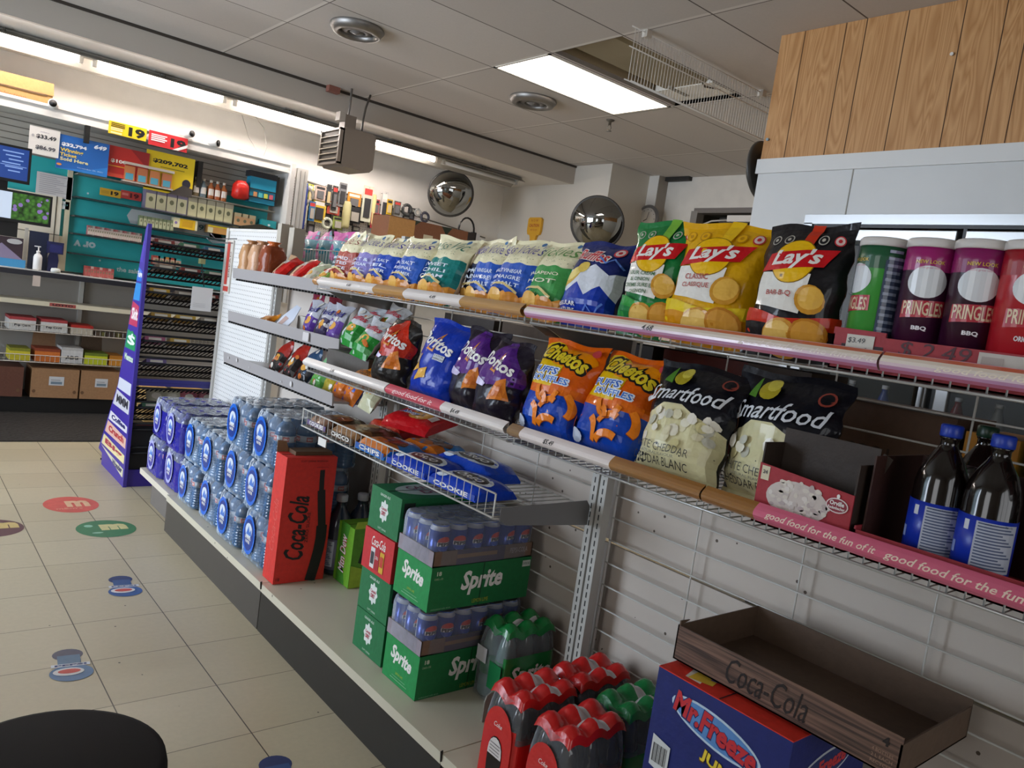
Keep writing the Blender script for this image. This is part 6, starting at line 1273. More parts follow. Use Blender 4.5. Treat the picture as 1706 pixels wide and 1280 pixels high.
# ---- screens
def flower():
    m, nt, b, L = nodes('flower_screen'); tc = nt.nodes.new('ShaderNodeTexCoord'); v = nt.nodes.new('ShaderNodeTexVoronoi'); v.inputs['Scale'].default_value = 45; L(tc.outputs['Object'], v.inputs['Vector'])
    v2 = nt.nodes.new('ShaderNodeTexVoronoi'); v2.inputs['Scale'].default_value = 22; L(tc.outputs['Object'], v2.inputs['Vector'])
    c = mixc(nt, v.outputs['Distance'], lin('#5a9a3a'), lin('#0c1c0c')); c = mixc(nt, math_n(nt, 'LESS_THAN', v2.outputs['Distance'], .32), c, lin('#9a80c8')); b.inputs['Base Color'].default_value = (0, 0, 0, 1)
    L(c, b.inputs['Emission Color']); b.inputs['Emission Strength'].default_value = .75; return m
def screen(lab, TLp, BRp, y, mt, name='monitor', art=None):
    a, b = R(*TLp, y), R(*BRp, y); w, h = b.x-a.x, a.z-b.z; T = thing(name, lab, 'screen', (a.x, y, b.z))
    m = MB(); m.box(-.015, .003, -.015, w+.015, .03, h+.015, BLACK); m.box(-.015, -.004, -.02, w+.015, .003, 0, BLACK); m.box(-.015, -.004, h, w+.015, .003, h+.015, BLACK); m.box(w, -.004, 0, w+.015, .003, h, BLACK); m.build('bezel', T)
    m = MB(); m.box(0, 0, 0, w, .003, h, mt); S = Plane((0, 0, 0), (1, 0, 0), (0, 0, 1))
    for k, (p, c) in enumerate(art(w, h) if art else []): m.decal(S, p, c, .0006*(k+1))
    m.build('display', T)
    m = MB(); m.box(w*.35, .03, -.12, w*.65, .06, h*.5, BLACK); m.build('mount', T)
bl = M('#1c3f86', .3, emit=.45); lt = M('#7f9cd0', .3, emit=.5)
screen('blue text screen mounted high at the left edge', (-40, 233), (45, 303), 6.3, bl, art=lambda w, h: [(rect(w*(.5+.06*(k % 3)), h*(.84-.12*k), w*(.9-.05*(k % 2)), h*(.88-.12*k)), lt) for k in range(6)]+[(rect(w*.47, h*.42, w*.97, h*.44), lt)])
screen('flower picture screen at the left edge', (-60, 306), (80, 374), 6.25, flower(), art=lambda w, h: [(rect(0, 0, w*.55, h), M('#b9c4d4', .4, emit=.6))])
# ---- counter objects
q = R(62, 447, 6.95); T = thing('sanitizer_bottle', 'white pump bottle of hand sanitizer on the counter ledge', 'pump bottle', (q.x, 6.96, 1.116)); wm = M('#dedddb', .4)
m = MB(); m.lathe([(.026, 0), (.03, .004), (.03, .10), (.024, .115), (.012, .125), (.012, .132)], wm, seg=18); m.build('bottle_body', T); m = MB(); m.lathe([(.014, .132), (.014, .145), (.005, .147), (.005, .175)], wm, seg=12); m.box(-.028, -.006, .174, .014, .006, .182, wm); m.build('pump', T)
q = R(90, 430, 6.95); T = thing('card_terminal', 'dark blue card terminal on a stand on the counter ledge', 'card terminal', (q.x, 6.97, 1.116)); nv = M('#1c1f4a', .35)
m = MB(); m.prism([(-.035, 0), (.03, 0), (.035, .09), (.025, .15), (-.02, .16), (-.035, .10)], 1, 0, .04, nv); m.build('stand', T); m = MB(); m.box(-.045, -.02, .14, .06, .05, .23, nv); m.box(-.035, -.022, .15, .05, -.02, .21, M('#2c2f66', .2)); m.build('terminal_head', T)
m = MB(); m.lathe([(.03, 0), (.035, .01), (.03, .03), (0, .034)], M('#cfd2cc', .3), seg=14); o = m.build('coin_dish'); o.location = (q.x+.01, 6.90+.0, 1.116); tag(o, 'small pale round dish in front of the card terminal', 'dish')
a, b = R(50, 384, 7.02), R(78, 440, 7.02); T = thing('tablet_screen', 'dark blue tablet standing behind the sanitizer bottle', 'screen', (a.x, 7.02, 1.116)); m = MB(); m.box(0, 0, .0, b.x-a.x, .02, a.z-1.116, M('#16203a', .25)); m.build('panel', T); m = MB(); m.box(-.03, -.005, 0, -.01, .02, a.z-1.10, M('#a9a69c', .4)); m.build('stand', T)
wall_art('picture_card', 'blue and purple picture card standing at the left end of the ledge', 'picture', (R(0, 440, 6.95).x-.2, 1.116), R(36, 440, 6.95).x-R(0, 440, 6.95).x+.2, .22, '#3a2c34', [(rect(0, 0, .36, .06), '#3f8fc0'), (poly((.05, .06), (.34, .06), (.2, .17)), '#8a7f9c'), (ell(.28, .19, .05, .02, 12), '#b9b9b9')], 6.95)
# ---- stock on the teal shelves
def row(n, px0, px1, y, z, w, d, h, cols, lab, cat, grp, name='pack', gap=0, band_c=None):
    x0, x1 = R(px0, 300, y).x, R(px1, 300, y).x; x0 = at(px0, (px0*.16+280), 1, y).x
    protos = {}
    for i in range(n):
        c = cols[i % len(cols)]
        if c not in protos:
            m = MB(); m.box(-w/2, 0, 0, w/2, d, h, M(c, .45)); S = Plane((-w/2, 0, 0), (1, 0, 0), (0, 0, 1))
            if band_c: m.decal(S, rect(w*.1, h*.25, w*.9, h*.7), M(band_c, .45), .001); m.decal(S, ell(w*.5, h*.48, w*.2, h*.12, 10), M('#7a7a5c', .5), .002)
            o = m.build(name); protos[c] = o
        else: o = protos[c].copy(); COL.objects.link(o)
        o.location = (x0+(x1-x0)*(i+.5)/n, y, z); tag(o, lab, cat, grp)
def rowx(n, x0, x1, y, z, w, d, h, cols, lab, cat, grp, name, band_c=None):
    protos = {}
    for i in range(n):
        c = cols[i % len(cols)]
        if c not in protos:
            m = MB(); m.box(-w/2, 0, 0, w/2, d, h, M(c, .45)); S = Plane((-w/2, 0, 0), (1, 0, 0), (0, 0, 1))
            if band_c: m.decal(S, rect(w*.07, h*.06, w*.93, h*.76), M(band_c, .45), .001); m.decal(S, ell(w*.5, h*.5, w*.2, h*.12, 10), M('#7a7a5c', .5), .002)
            o = m.build(name); protos[c] = o
        else: o = protos[c].copy(); COL.objects.link(o)
        o.location = (x0+(x1-x0)*(i+.5)/n, y, z); tag(o, lab, cat, grp)
X7 = lambda px, py: R(px, py, 7.0).x
rowx(4, X7(243, 335), X7(312, 350), 7.02, SHZ[0]+.001, .088, .1, .172, ['#8c8298'], 'cream-fronted pack on the shelf under the red and yellow posters', 'pack', 'cream-fronted packs left of the gap', 'cigarette_pack', '#d9d2ac')
rowx(5, X7(314, 350), X7(388, 365), 7.02, SHZ[0]+.001, .082, .1, .168, ['#b0a890'], 'cream-fronted pack on the shelf under the small bottles', 'pack', 'cream-fronted packs right of the gap', 'cigarette_pack', '#ddd6a8')
rowx(3, X7(392, 370), X7(425, 378), 7.02, SHZ[0]-.02, .07, .1, .13, ['#c9b890'], 'orange and cream pack at the right end of the teal shelf', 'pack', 'orange and cream packs', 'cigarette_pack', '#d8a878')
rowx(9, X7(232, 365), X7(290, 375), 7.0, SHZ[1]+.001, .028, .05, .085, ['#7f8f6a', '#8a9470'], 'greenish vial on the second teal shelf', 'vial', 'greenish vials on the second shelf', 'vial', '#b9bc98')
quad_sign('yellow and white box on the second teal shelf', (290, 362), (328, 385), 6.99, '#e0d8b0', lambda w, h: [(rect(w*.25, 0, w*.9, h), '#e2b71c'), (rect(w*.35, h*.2, w*.8, h*.8), '#c89a1c'), (ell(w*.1, h*.5, w*.06, h*.15, 10), '#8a7ab0')], 'box', 'box', t=.08)
quad_sign('box with a yellow top at the right end of the second teal shelf', (347, 374), (388, 394), 6.99, '#b98a4a', lambda w, h: [(rect(0, h*.8, w, h), '#e0c81c'), (rect(0, 0, w*.2, h*.7), '#c9c4a0')], 'box', 'box', t=.08)
rowx(24, X7(146, 385), X7(236, 398), 7.0, SHZ[2]+.001, .018, .05, .075, ['#a8686a', '#8a8078', '#b0a8a0', '#8f4f50'], 'slim lighter-sized tin on the third teal shelf left of the candy rack', 'tin', 'slim tins on the third shelf', 'tin', '#c9b8ac')
rowx(18, X7(252, 400), X7(305, 405), 7.0, SHZ[2]+.001, .018, .05, .075, ['#a87880', '#8a8078', '#b8a8a8'], 'slim lighter-sized tin on the third teal shelf seen through the candy rack', 'tin', 'slim tins behind the candy rack', 'tin', '#c9b0b4')
rowx(10, X7(142, 440), X7(190, 452), 7.0, SHZ[3]-.17+.001, .022, .05, .08, ['#a84a44', '#8f3f40', '#c9a8a0'], 'small red pack standing on the counter ledge by the cream post', 'pack', 'red packs on the ledge', 'pack', '#b8605a')
rowx(5, X7(256, 432), X7(300, 442), 7.0, SHZ[3]+.001, .06, .05, .07, ['#b0483c', '#2f9a9a', '#d08a3c'], 'small coloured carton on the lowest teal shelf behind the candy rack', 'carton', 'coloured cartons behind the candy rack', 'carton', '#c9a08a')
for i, (px, c) in enumerate(((327, '#8a7a5c'), (339, '#6f7f86'), (352, '#a8643c'), (363, '#a85a34'), (374, '#b06a3c'))):
    q = X7(px, 325); T = thing('small_bottle', ['brown glass bottle, leftmost of five above the cream packs', 'grey-labelled bottle, second of five above the cream packs', 'amber bottle with white label, middle of five above the cream packs', 'amber bottle with white label, fourth of five above the cream packs', 'amber bottle, rightmost of five above the cream packs'][i], 'bottle', (q, 7.03, 1.906), 0, 'small bottles above the cream packs')
    m = MB(); m.lathe([(.026, 0), (.028, .005), (.028, .10), (.012, .125), (.012, .14)], M(c, .25), seg=14); m.build('bottle_body', T); m = MB(); S = Cyl(.0285, seg=14); m.decal(S, rect(-.025, .03, .025, .085), M('#d9d2c8', .5), .001); m.build('label', T); m = MB(); m.lathe([(.014, .138), (.014, .16), (0, .16)], M('#c9c0b0', .4), seg=10); m.build('cap', T)
# clear display case with orange-blue packs
a, b = R(207, 268, 6.95), R(288, 318, 6.95); T = thing('display_case', 'clear display case of orange and blue packs in front of the posters', 'display case', (a.x, 6.95, b.z)); w, h = b.x-a.x, a.z-b.z
m = MB(); m.box(0, 0, h-.02, w, .05, h, M('#c9bfb4', .4)); m.box(0, 0, 0, w, .05, .012, M('#a9a098', .4)); m.build('case_body', T)
for k in range(4): m = MB(); m.box(w*(.03+.245*k), .005, .014, w*(.225+.245*k), .04, h-.03, M(['#c07a4a', '#b8704a'][k % 2], .45)); S = Plane((0, .005, 0), (1, 0, 0), (0, 0, 1)); m.decal(S, rect(w*(.05+.245*k), .02, w*(.20+.245*k), h*.45), M('#4f9ab0', .45), .001); m.build('pack_stack', T)
a, b = R(400, 318, 6.97), R(457, 350, 6.97); T = thing('counter_display', 'blue shelf display with a red pouch at the right end of the cabinet', 'display', (a.x, 6.96, 1.95)); w = b.x-a.x
m = MB(); m.box(w*.25, .0, 0, w, .1, .24, M('#1f88a8', .4)); m.box(w*.2, -.005, .22, w*.98, .1, .27, M('#22262c', .4)); m.box(w*.97, -.005, 0, w*1.04, .1, .26, BLACK)
for k in range(2): m.box(w*.25, -.01, .04+.07*k, w*.98, 0, .048+.07*k, BLACK)
for k, c in enumerate(('#c08a5a', '#4fb0b8', '#b8c04a', '#c05a6a')): m.box(w*(.35+.15*k), -.008, .05, w*(.45+.15*k), -.002, .09, M(c, .5))
m.build('display_rack', T); m = MB(); m.lathe([(.05, 0), (.075, .02), (.07, .12), (.04, .16), (.0, .165)], foil('#b8342c'), (w*.02, .02, 0), 12); m.build('red_pouch', T, 'red pouch')
quad_sign('teal box at the right end of the second teal shelf', (437, 365), (459, 384), 6.97, '#1a8f96', lambda w, h: [(ell(w*.5, h*.45, w*.1, h*.12, 8), '#cfe6e6')], 'box', 'box', t=.1)
m = MB(); m.prism([(0, 0), (.32, .02), (.34, .07), (.2, .09), (.04, .05)], 1, 0, .05, M('#2a2c22', .4, 0, .5, 60)); o = m.build('dark_pouch'); q = R(396, 384, 6.96); o.location = (q.x, 6.96, q.z); tag(o, 'dark leaf-patterned pouch leaning beside the teal box', 'pouch')
# ---- on top of the canopy
a = R(0, 150, 7.0); T = thing('carton', 'tan carton with brown lettering on top of the canopy', 'carton', (.3, 7.05, 2.346)); w = R(88, 160, 7.05).x-.3
m = MB(); m.box(0, 0, 0, w, .3, .14, card('#94713f')); S = Plane((0, 0, 0), (1, 0, 0), (0, 0, 1)); m.decal(S, text('Selection', w*.62, .035, w=w*.28, h=.022, shear=.3), M('#7a4a24', .6), .001); m.decal(S, text('$$', w*.44, .045, w=.03, h=.03), M('#7a4a24', .6), .001); m.build('carton_body', T)
m = MB(); m.prism([(0, .085), (w+.005, .09), (w, .18), (.0, .175)], 1, -.012, -.006, card('#a07c48')); m.box(0, -.006, .14, w, .3, .15, card('#a07c48')); m.box(.01, -.011, .078, w*.95, -.006, .09, M('#4a3018', .7)); m.build('lid', T)
for (px, py, lab, al) in ((90, 174, 'white bullet camera beside the tan carton on the canopy', 0), (312, 222, 'white bullet camera at the corner of the red number card', .6), (353, 237, 'small dark-lensed camera with loose cables on the canopy', .9)):
    q = R(px, py, 6.88); T = thing('security_camera', lab, 'security camera', (q.x, 6.9, q.z), al-.2, 'cameras on the canopy')
    m = MB(); m.lathe([(.03, .07), (.034, 0), (.034, -.06), (.028, -.065)], M('#dcd9d4', .35), (0, 0, 0), 16, True, 1); m.build('camera_body', T); m = MB(); m.lathe([(.026, -.066), (0, -.066)], BLACK, (0, 0, 0), 16, True, 1); m.lathe([(.026, -.07), (.0, -.0705)], BLACK, (0, 0, 0), 16, True, 1); m.build('lens', T); m = MB(); m.box(-.012, .03, -.06, .012, .06, 0, M('#c9c6c0', .4)); m.build('mount', T)
q = R(440, 252, 7.1); T = thing('wifi_box', 'small pale junction box with thin hanging wires on the canopy end', 'junction box', (q.x, 7.1, 2.346)); m = MB(); m.box(-.06, -.04, 0, .06, .04, .035, M('#c9c8b8', .4)); m.build('box_body', T)
m = MB(); c0 = M('#a9a49c', .5); m.tube([(0, 0, .035), (.02, 0, .12), (.01, .1, .3), (0, .3, CR-2.346)], .003, c0, 4); m.tube([(-.04, 0, .03), (-.2, .05, .05), (-.3, .1, .02)], .003, c0, 4); m.tube([(-.03, 0, .035), (-.08, .2, .2), (-.1, .38, CR-2.346)], .003, c0, 4); m.build('cable', T)
m = MB(); m.tube([(1.0, 7.0, 2.36), (1.3, 7.05, 2.352), (1.7, 7.0, 2.36), (2.1, 7.05, 2.352), (2.45, 7.1, 2.36)], .004, c0, 4); o = m.build('loose_cable'); tag(o, 'thin loose cable lying along the top of the canopy', 'cable')
# ---- lower shelves: candy boxes and cartons
def shelf_box(lab, px0, px1, py, z, h, d, base, lid, tx=None, grp='candy boxes on the wire shelves', y=6.93, flap=None):
    x0, x1 = R(px0, py, y).x, R(px1, py, y).x; T = thing('candy_box', lab, 'box', (x0, y, z), 0, grp); w = x1-x0; m = MB(); cb = card(base); m.box(0, 0, 0, w, d, h, cb); S = Plane((0, 0, 0), (1, 0, 0), (0, 0, 1))
    if tx: m.decal(S, text(tx, w*.5, h*.45, w=w*.6, h=h*.3, bold=.03), BK_, .001)
    m.build('box_body', T); m = MB(); m.box(0, -.001, h, w, d, h+.022, card(lid)); m.build('lid', T)
    if flap: m = MB(); m.prism([(0, h), (w, h), (w-.01, h+.13), (.01, h+.13)], 1, d-.01, d, card(flap)); m.build('raised_flap', T)
shelf_box('white candy box with red lid, left one on the upper wire shelf', 15, 60, 538, .65, .075, .25, '#d5d2cc', '#a83a3c', 'Pep Corn'); shelf_box('white candy box with red lid, second on the upper wire shelf', 68, 112, 545, .65, .075, .25, '#d5d2cc', '#a83a3c', 'Pep Corn')
shelf_box('low white box with bright red lid beside the two white candy boxes', 118, 155, 552, .65, .05, .22, '#c9bda8', '#b8281c')
x0, x1 = R(160, 560, 6.93).x, R(210, 560, 6.93).x
rowx(6, x0, x1, 6.94, .65, .05, .12, .03, ['#5a4a3a', '#6f6a3a', '#4a3c38'], 'small dark candy pack right of the bright red lid', 'candy pack', 'dark candy packs on the upper wire shelf', 'candy_pack')
shelf_box('open yellow candy box at the left end of the lower wire shelf', 16, 50, 592, .415, .07, .22, '#d0c02c', '#8a8a24'); shelf_box('open orange candy box with raised brown flap', 58, 100, 592, .415, .08, .22, '#d07028', '#8a3a1c', None, flap='#8f6a4a')
shelf_box('white carton with black lettering between the orange and yellow boxes', 102, 138, 592, .415, .10, .22, '#cfccc8', '#bdb9b4', 'ABG'); shelf_box('yellow and green candy box with raised brown flap', 141, 179, 598, .415, .07, .22, '#c8cc24', '#6a7a20', None, flap='#5f4a38'); shelf_box('orange candy box at the right end of the lower wire shelf', 182, 204, 602, .415, .06, .22, '#d8902c', '#b8741c')
for i, (px0, px1, lab) in enumerate(((52, 131, 'tan shipping carton with white label, left of two under the wire shelves'), (134, 200, 'tan shipping carton with white label, right of two under the wire shelves'), (-60, 38, 'reddish brown carton in shadow at the left edge under the wire shelves'))):
    x0, x1 = R(px0, 640, 6.93).x, R(px1, 640, 6.93).x; T = thing('shipping_carton', lab, 'carton', (x0, 6.93, .131), 0, 'shipping cartons on the plinth'); w = x1-x0
    m = MB(); m.box(0, 0, 0, w, .3, .23, card('#a67c56' if i < 2 else '#6a4030')); S = Plane((0, 0, 0), (1, 0, 0), (0, 0, 1)); m.decal(S, ell(w*.06, .05, .012, .014, 12), M('#6f4f34', .6), .001); m.decal(S, ell(w*.92, .05, .012, .014, 12), M('#6f4f34', .6), .001); m.build('carton_body', T)
    if i < 2: m = MB(); m.decal(S, rect(w*.36, .10, w*.68, .17), M('#d2d2d2', .5), .002); m.decal(S, rect(w*.40, .11, w*.64, .13), M('#7a8a96', .5), .003); m.decal(S, rect(w*.40, .14, w*.6, .145), M('#8a8a8a', .5), .003); m.build('shipping_label', T)
# cartons low behind the candy rack
for i, (px0, px1, py, c, lab) in enumerate(((245, 290, 655, '#b8945c', 'tan carton with dark lettering low behind the candy rack'), (300, 350, 655, '#b08c50', 'yellowish carton with dark lettering low behind the candy rack'))):
    x0, x1 = R(px0, py, 6.6).x, R(px1, py, 6.6).x; m = MB(); m.box(0, 0, 0, x1-x0, .25, .26, card(c)); S = Plane((0, 0, 0), (1, 0, 0), (0, 0, 1)); m.decal(S, text('FRITO', (x1-x0)*.5, .17, w=(x1-x0)*.6, h=.05, bold=.05), M('#2c3a4a', .6), .001); o = m.build('carton'); o.location = (x0, 6.62, .14 if 0 else .012); tag(o, lab, 'carton', 'cartons behind the candy rack')
# ---- pegboard wall with hanging goods
PB = thing('wall_pegboard', 'white pegboard with hanging household goods on the rear wall', 'pegboard', (0, 0, 0)); m = MB(); m.box(3.04, 7.40, 1.25, 5.5, 7.42, 2.10, PEG)
m.prism([(3.04, 2.10), (5.5, 2.10), (5.5, 2.105), (3.04, 2.30)], 1, 7.40, 7.42, PEG); m.build('board', PB); m = MB(); m.tube([(3.04, 7.395, 2.305), (5.5, 7.395, 2.115)], .008, M('#77726a', .5), 5); m.build('top_edge', PB)
G7 = 'hanging goods on the rear pegboard'
hg = [(510, 325, 20, 28, '#8a8780', 'grey round-headed tool card'), (505, 352, 10, 30, '#c9c9b0', 'pale green blister card'), (505, 345, 6, 58, '#24357a', 'long dark blue stick pack'), (517, 322, 7, 22, '#c0c92c', 'lime green blister card'), (533, 322, 14, 18, '#c9b0a4', 'pale pink card'), (518, 352, 8, 24, '#2f6a9a', 'small blue card'), (532, 352, 17, 28, '#d0b038', 'yellow square pack'),
      (547, 325, 6, 26, '#3a3f44', 'dark screwdriver set'), (556, 330, 7, 30, '#2c2f30', 'black cutlery-like tool card'), (556, 347, 17, 16, '#b85040', 'red and white label pack'), (570, 325, 10, 30, '#77787a', 'grey comb card'), (575, 358, 12, 34, '#b9b484', 'cream tube'), (590, 335, 19, 20, '#d08a2c', 'orange battery card'), (590, 358, 18, 22, '#26282a', 'black battery card'),
      (610, 340, 14, 46, '#c9c9b4', 'clear pack of cutlery'), (621, 350, 8, 40, '#d5c98c', 'yellowish plunger pack'), (626, 345, 8, 20, '#b83a44', 'red scissor card'), (624, 368, 14, 20, '#a8323c', 'dark red small pack'), (640, 345, 9, 40, '#cfcac4', 'white and grey card'), (648, 345, 8, 20, '#d0a82c', 'yellow glove pack'), (660, 347, 10, 18, '#5f5a50', 'brown brush card'), (678, 350, 16, 16, '#3f4040', 'coil of dark cable'),
      (695, 354, 10, 12, '#9a9c98', 'small grey tape roll'), (706, 362, 14, 18, '#3c3c48', 'round black tape roll'), (545, 372, 14, 14, '#cfd4c0', 'clear round pack'), (562, 372, 14, 16, '#8a9a4a', 'green and black pack')]
for i, (px, py, w, h, c, lab) in enumerate(hg):
    q = R(px, py, 7.34); s_ = 7.4/1294*1.38; w_, h_ = w*s_, h*s_; T = thing('hanging_pack', '%s hanging on the rear pegboard' % lab, 'hanging pack', (q.x, 7.34-.012*(i % 3), q.z-h_/2), 0, G7)
    m = MB()
    if 'roll' in lab or 'coil' in lab or 'round' in lab:
        m.tube([(w_*.42*math.cos(a), 0, h_/2+w_*.42*math.sin(a)) for a in [k*PI/8 for k in range(16)]], w_*.13, M(c, .4), 8, True)
    elif 'tube' in lab or 'stick' in lab or 'plunger' in lab: m.lathe([(w_*.4, 0), (w_*.45, h_*.1), (w_*.45, h_*.85), (w_*.3, h_)], M(c, .4), seg=12)
    else:
        m.box(-w_/2, 0, 0, w_/2, .008, h_, M(c, .4)); S = Plane((-w_/2, 0, 0), (1, 0, 0), (0, 0, 1)); m.decal(S, rect(w_*.1, h_*.75, w_*.9, h_*.92), M(['#e0dcd4', '#2c2c30', '#c03a34'][i % 3], .5), .001)
        m.box(-w_*.3, -.012, h_*.12, w_*.3, 0, h_*.65, M(['#6a6a6c', '#a9a49a', '#3a3a3c', '#c9b48a'][i % 4], .35))
    m.build('pack_body', T); m = MB(); m.tube([(0, .10, h_*.95), (0, -.02, h_*.95)], .003, metal(), 4); m.build('peg_hook', T)
proto = None
for i in range(22):
    px = 500+i*9.3; py = [330, 352, 374, 345][i % 4]+(px-500)*.14; q = R(px, py, 7.375)
    if proto is None:
        m = MB(); m.box(-.04, 0, 0, .04, .02, .13, M('#34353a', .4)); S = Plane((-.04, 0, 0), (1, 0, 0), (0, 0, 1)); m.decal(S, rect(.01, .09, .07, .12), M('#a9a8a0', .5), .001); m.decal(S, rect(.02, .02, .06, .07), M('#77787c', .4), .001); proto = m.build('tool_card'); o = proto
    else: o = proto.copy(); COL.objects.link(o)
    o.location = (q.x, 7.378, q.z-.07); tag(o, 'small dark tool card filling a gap between the bigger packs on the rear pegboard', 'tool card', 'small dark tool cards on the rear pegboard')
# divided brown cartons standing behind the gondola
T = thing('produce_carton', 'brown divided fruit carton behind the pale chip bags', 'carton', (3.42, 6.0, 1.745), .0); m = MB(); m.box(0, 0, 0, .92, .3, .245, card('#7a4c30')); m.box(-.002, -.002, 0, .26, .0, .238, card('#b8874c')); S = Plane((0, 0, 0), (1, 0, 0), (0, 0, 1)); m.decal(S, rect(.36, .02, .46, .14), M('#c4ba9c', .5), .001); m.decal(S, poly((.54, .245), (.66, .245), (.6, .17)), M('#1c2a1c', .5), .001); m.decal(S, poly((.25, .245), (.32, .245), (.26, .2)), M('#1c2a1c', .5), .001); m.decal(S, rect(.595, 0, .60, .2), M('#4a2c1c', .6), .001); m.decal(S, rect(.75, .03, .86, .06), M('#c9bda0', .5), .001); m.decal(S, poly((.84, .12), (.92, .18), (.92, .245), (.84, .245)), M('#2a2220', .5), .001); m.build('carton_body', T)
m = MB(); m.box(.0, .3-.006, .245, .92, .3, .26, card('#7a4c30')); m.build('rim', T)
T = thing('display_shelf', 'low shelf unit behind the gondola holding the fruit carton', 'shelf', (3.3, 5.95, 0)); m = MB(); m.box(0, 0, 1.715, 1.4, .4, 1.744, M('#b9b4aa', .5)); m.build('shelf_board', T)
for x in (0, 1.36): m = MB(); m.box(x, .02, 0, x+.04, .38, 1.715, M('#a9a49a', .5)); m.build('side_panel', T)
T = thing('steering_wheel_lock', 'looped black cable lock beside the fruit carton', 'cable lock', (4.32, 6.12, 1.99)); m = MB(); m.tube([(.09*math.cos(a), 0, .02+.12*math.sin(a)) for a in [k*PI/10 for k in range(11)]]+[(-.09, 0, -.1)], .009, BLACK, 6); m.build('loop', T); m = MB(); m.box(.07, -.02, -.22, .11, .02, .02, BLACK); m.build('lock_body', T)
m = MB(); m.box(0, 0, 0, .2, .004, .28, M('#d2d2d0', .5)); o = m.build('paper_sheet'); o.location = (4.42, 6.3, 1.745); tag(o, 'white sheet standing behind the fruit carton', 'paper')
# basket of pink and blue bags at the back of the gondola top
T = thing('wire_basket', 'white wire basket of pink and blue bags on the back of the gondola', 'basket', (0, 0, 0)); m = MB()
for k in range(28): y = 3.55+k*.033; m.tube([(1.83, y, 1.50), (1.83, y, 1.415), (2.0, y, 1.415)], .002, wire_w, 4)
for (x, z) in ((1.83, 1.50), (1.83, 1.415), (2.0, 1.415)): m.tube([(x, 3.54, z), (x, 4.45, z)], .003, wire_w, 4)
for y in (3.55, 4.44): m.tube([(1.65, y, 1.42), (2.0, y, 1.412)], .005, wire_w, 4)
m.build('basket_wires', T); m = MB(); m.box(1.825, 4.14, 1.43, 1.828, 4.26, 1.475, M('#cfcfc4', .5)); m.build('price_tag', T)
for i in range(5):
    y = 4.36-i*.175; m = MB(); n = 6
    bag(['pink and aqua treat bag, leftmost in the wire basket', 'pink and aqua treat bag, second in the wire basket', 'pink and aqua treat bag, middle of the wire basket', 'pink and aqua treat bag, fourth in the wire basket', 'pink and aqua treat bag, right end of the wire basket'][i], .17, .19, .07, '#8fb4bc', [(rect(-.09, .14, .09, .19), '#d06aa8'), (ell(-.03, .09, .03, .03, 10), '#c04a94'), (ell(.04, .08, .025, .02, 10), '#3f9ab0'), (ell(.0, .05, .03, .02, 10), '#d88ab8')], (1.90, y, 1.42), seed=200+i, lean=.1, group='pink and aqua treat bags', cat='treat bag', name='treat_bag', nu=6, nv=8)
m = MB(); m.box(1.60, 3.88, 1.36, 1.66, 3.93, 1.60, M('#bab2a2', .5)); m.box(1.60, 3.72, 1.38, 1.66, 3.78, 1.58, M('#bab2a2', .5)); m.build('post_cap', SEC[3])
# ------------------------------------------------------------------ purple candy rack
T = thing('candy_rack', 'tall purple candy rack with tiered black wire shelves and candy logos', 'display rack', (1.2, 4.745, 0)); pu = M('#3c2c92', .35)
prof = [(0, 0), (.0, 1.52), (.035, 1.50), (.17, 1.08), (.33, .55), (.66, .08), (.56, .07), (.55, 0)]
m = MB(); m.prism(prof, 0, -.012, 0, pu); 
S = Plane((-.012, .70, 0), (0, -1, 0), (0, 0, 1))
def pr(z):   # outer y of the slanted edge at height z
    for (y0, z0), (y1, z1) in (((.035, 1.50), (.17, 1.08)), ((.17, 1.08), (.33, .55)), ((.33, .55), (.66, .08))):
        if z1 <= z <= z0: return y0+(y1-y0)*(z0-z)/(z0-z1)
    return .05
logos = [(1.42, 1.30, '#4a3aa8', '', '#c9c4d8'), (1.27, 1.19, '#2f6ac8', 'Fudge', '#e6e6f0'), (1.18, 1.08, '#2f86c8', '', '#fff'), (1.07, .93, '#b8385c', 'Skit', '#f0e0e0'), (.90, .79, '#1f8f5a', 'S', '#e0f0e4'), (.78, .70, '#3c2c92', 'Mentos', '#c9e0c8'), (.60, .53, '#c9ccd8', '', '#5a6a8a'), (.52, .42, '#c4c4cc', 'MMM', '#3a3a40'), (.37, .31, '#d5d2d8', 'Coffee', '#2a2a6a'), (.30, .22, '#d8b0a0', 'Crunch', '#b8323c'), (.20, .13, '#ddd09a', 'Big', '#a82a4a'), (.12, .05, '#cfcab0', 'Wonder', '#3a3a6a')]
for (za, zb, c, tx, tc_) in logos:
    ya, yb = pr(za), pr(zb); u0 = .70-min(ya, yb)*.92; u1 = .70-.02
    m.decal(S, [[(.70-yb*.95, zb), (u1-.0, zb), (u1-.0, za-.02*(1 if tx else 0)), (.70-ya*.95, za)]], M(c, .35), .001)
    if tx: m.decal(S, text(tx, .70-(ya+yb)/2*.48, (za+zb)/2, w=max(.03, (ya+yb)/2*.7), h=(za-zb)*.5, bold=.04), M(tc_ if len(tc_) > 4 else '#f0f0f0', .35), .002)
m.decal(S, ell(.70-.11, .85, .05, .05, 20), M('#1f8f5a', .35), .0015); m.decal(S, text('S', .70-.11, .85, h=.07, bold=.02, shear=.2), M('#dff0e4', .35), .0025)
m.build('side_panel', T)
m = MB(); m.prism(prof, 0, .55, .562, pu); m.build('side_panel', T)
m = MB(); m.box(-.014, -.012, 0, .006, .004, 1.52, M('#46389c', .35)); m.box(.54, -.012, 0, .562, .004, 1.52, M('#46389c', .35)); m.box(0, .0, .0, .55, .01, .10, pu); m.box(0, -.006, .60, .55, .0, .64, M('#2f2a78', .4)); m.build('frame', T)
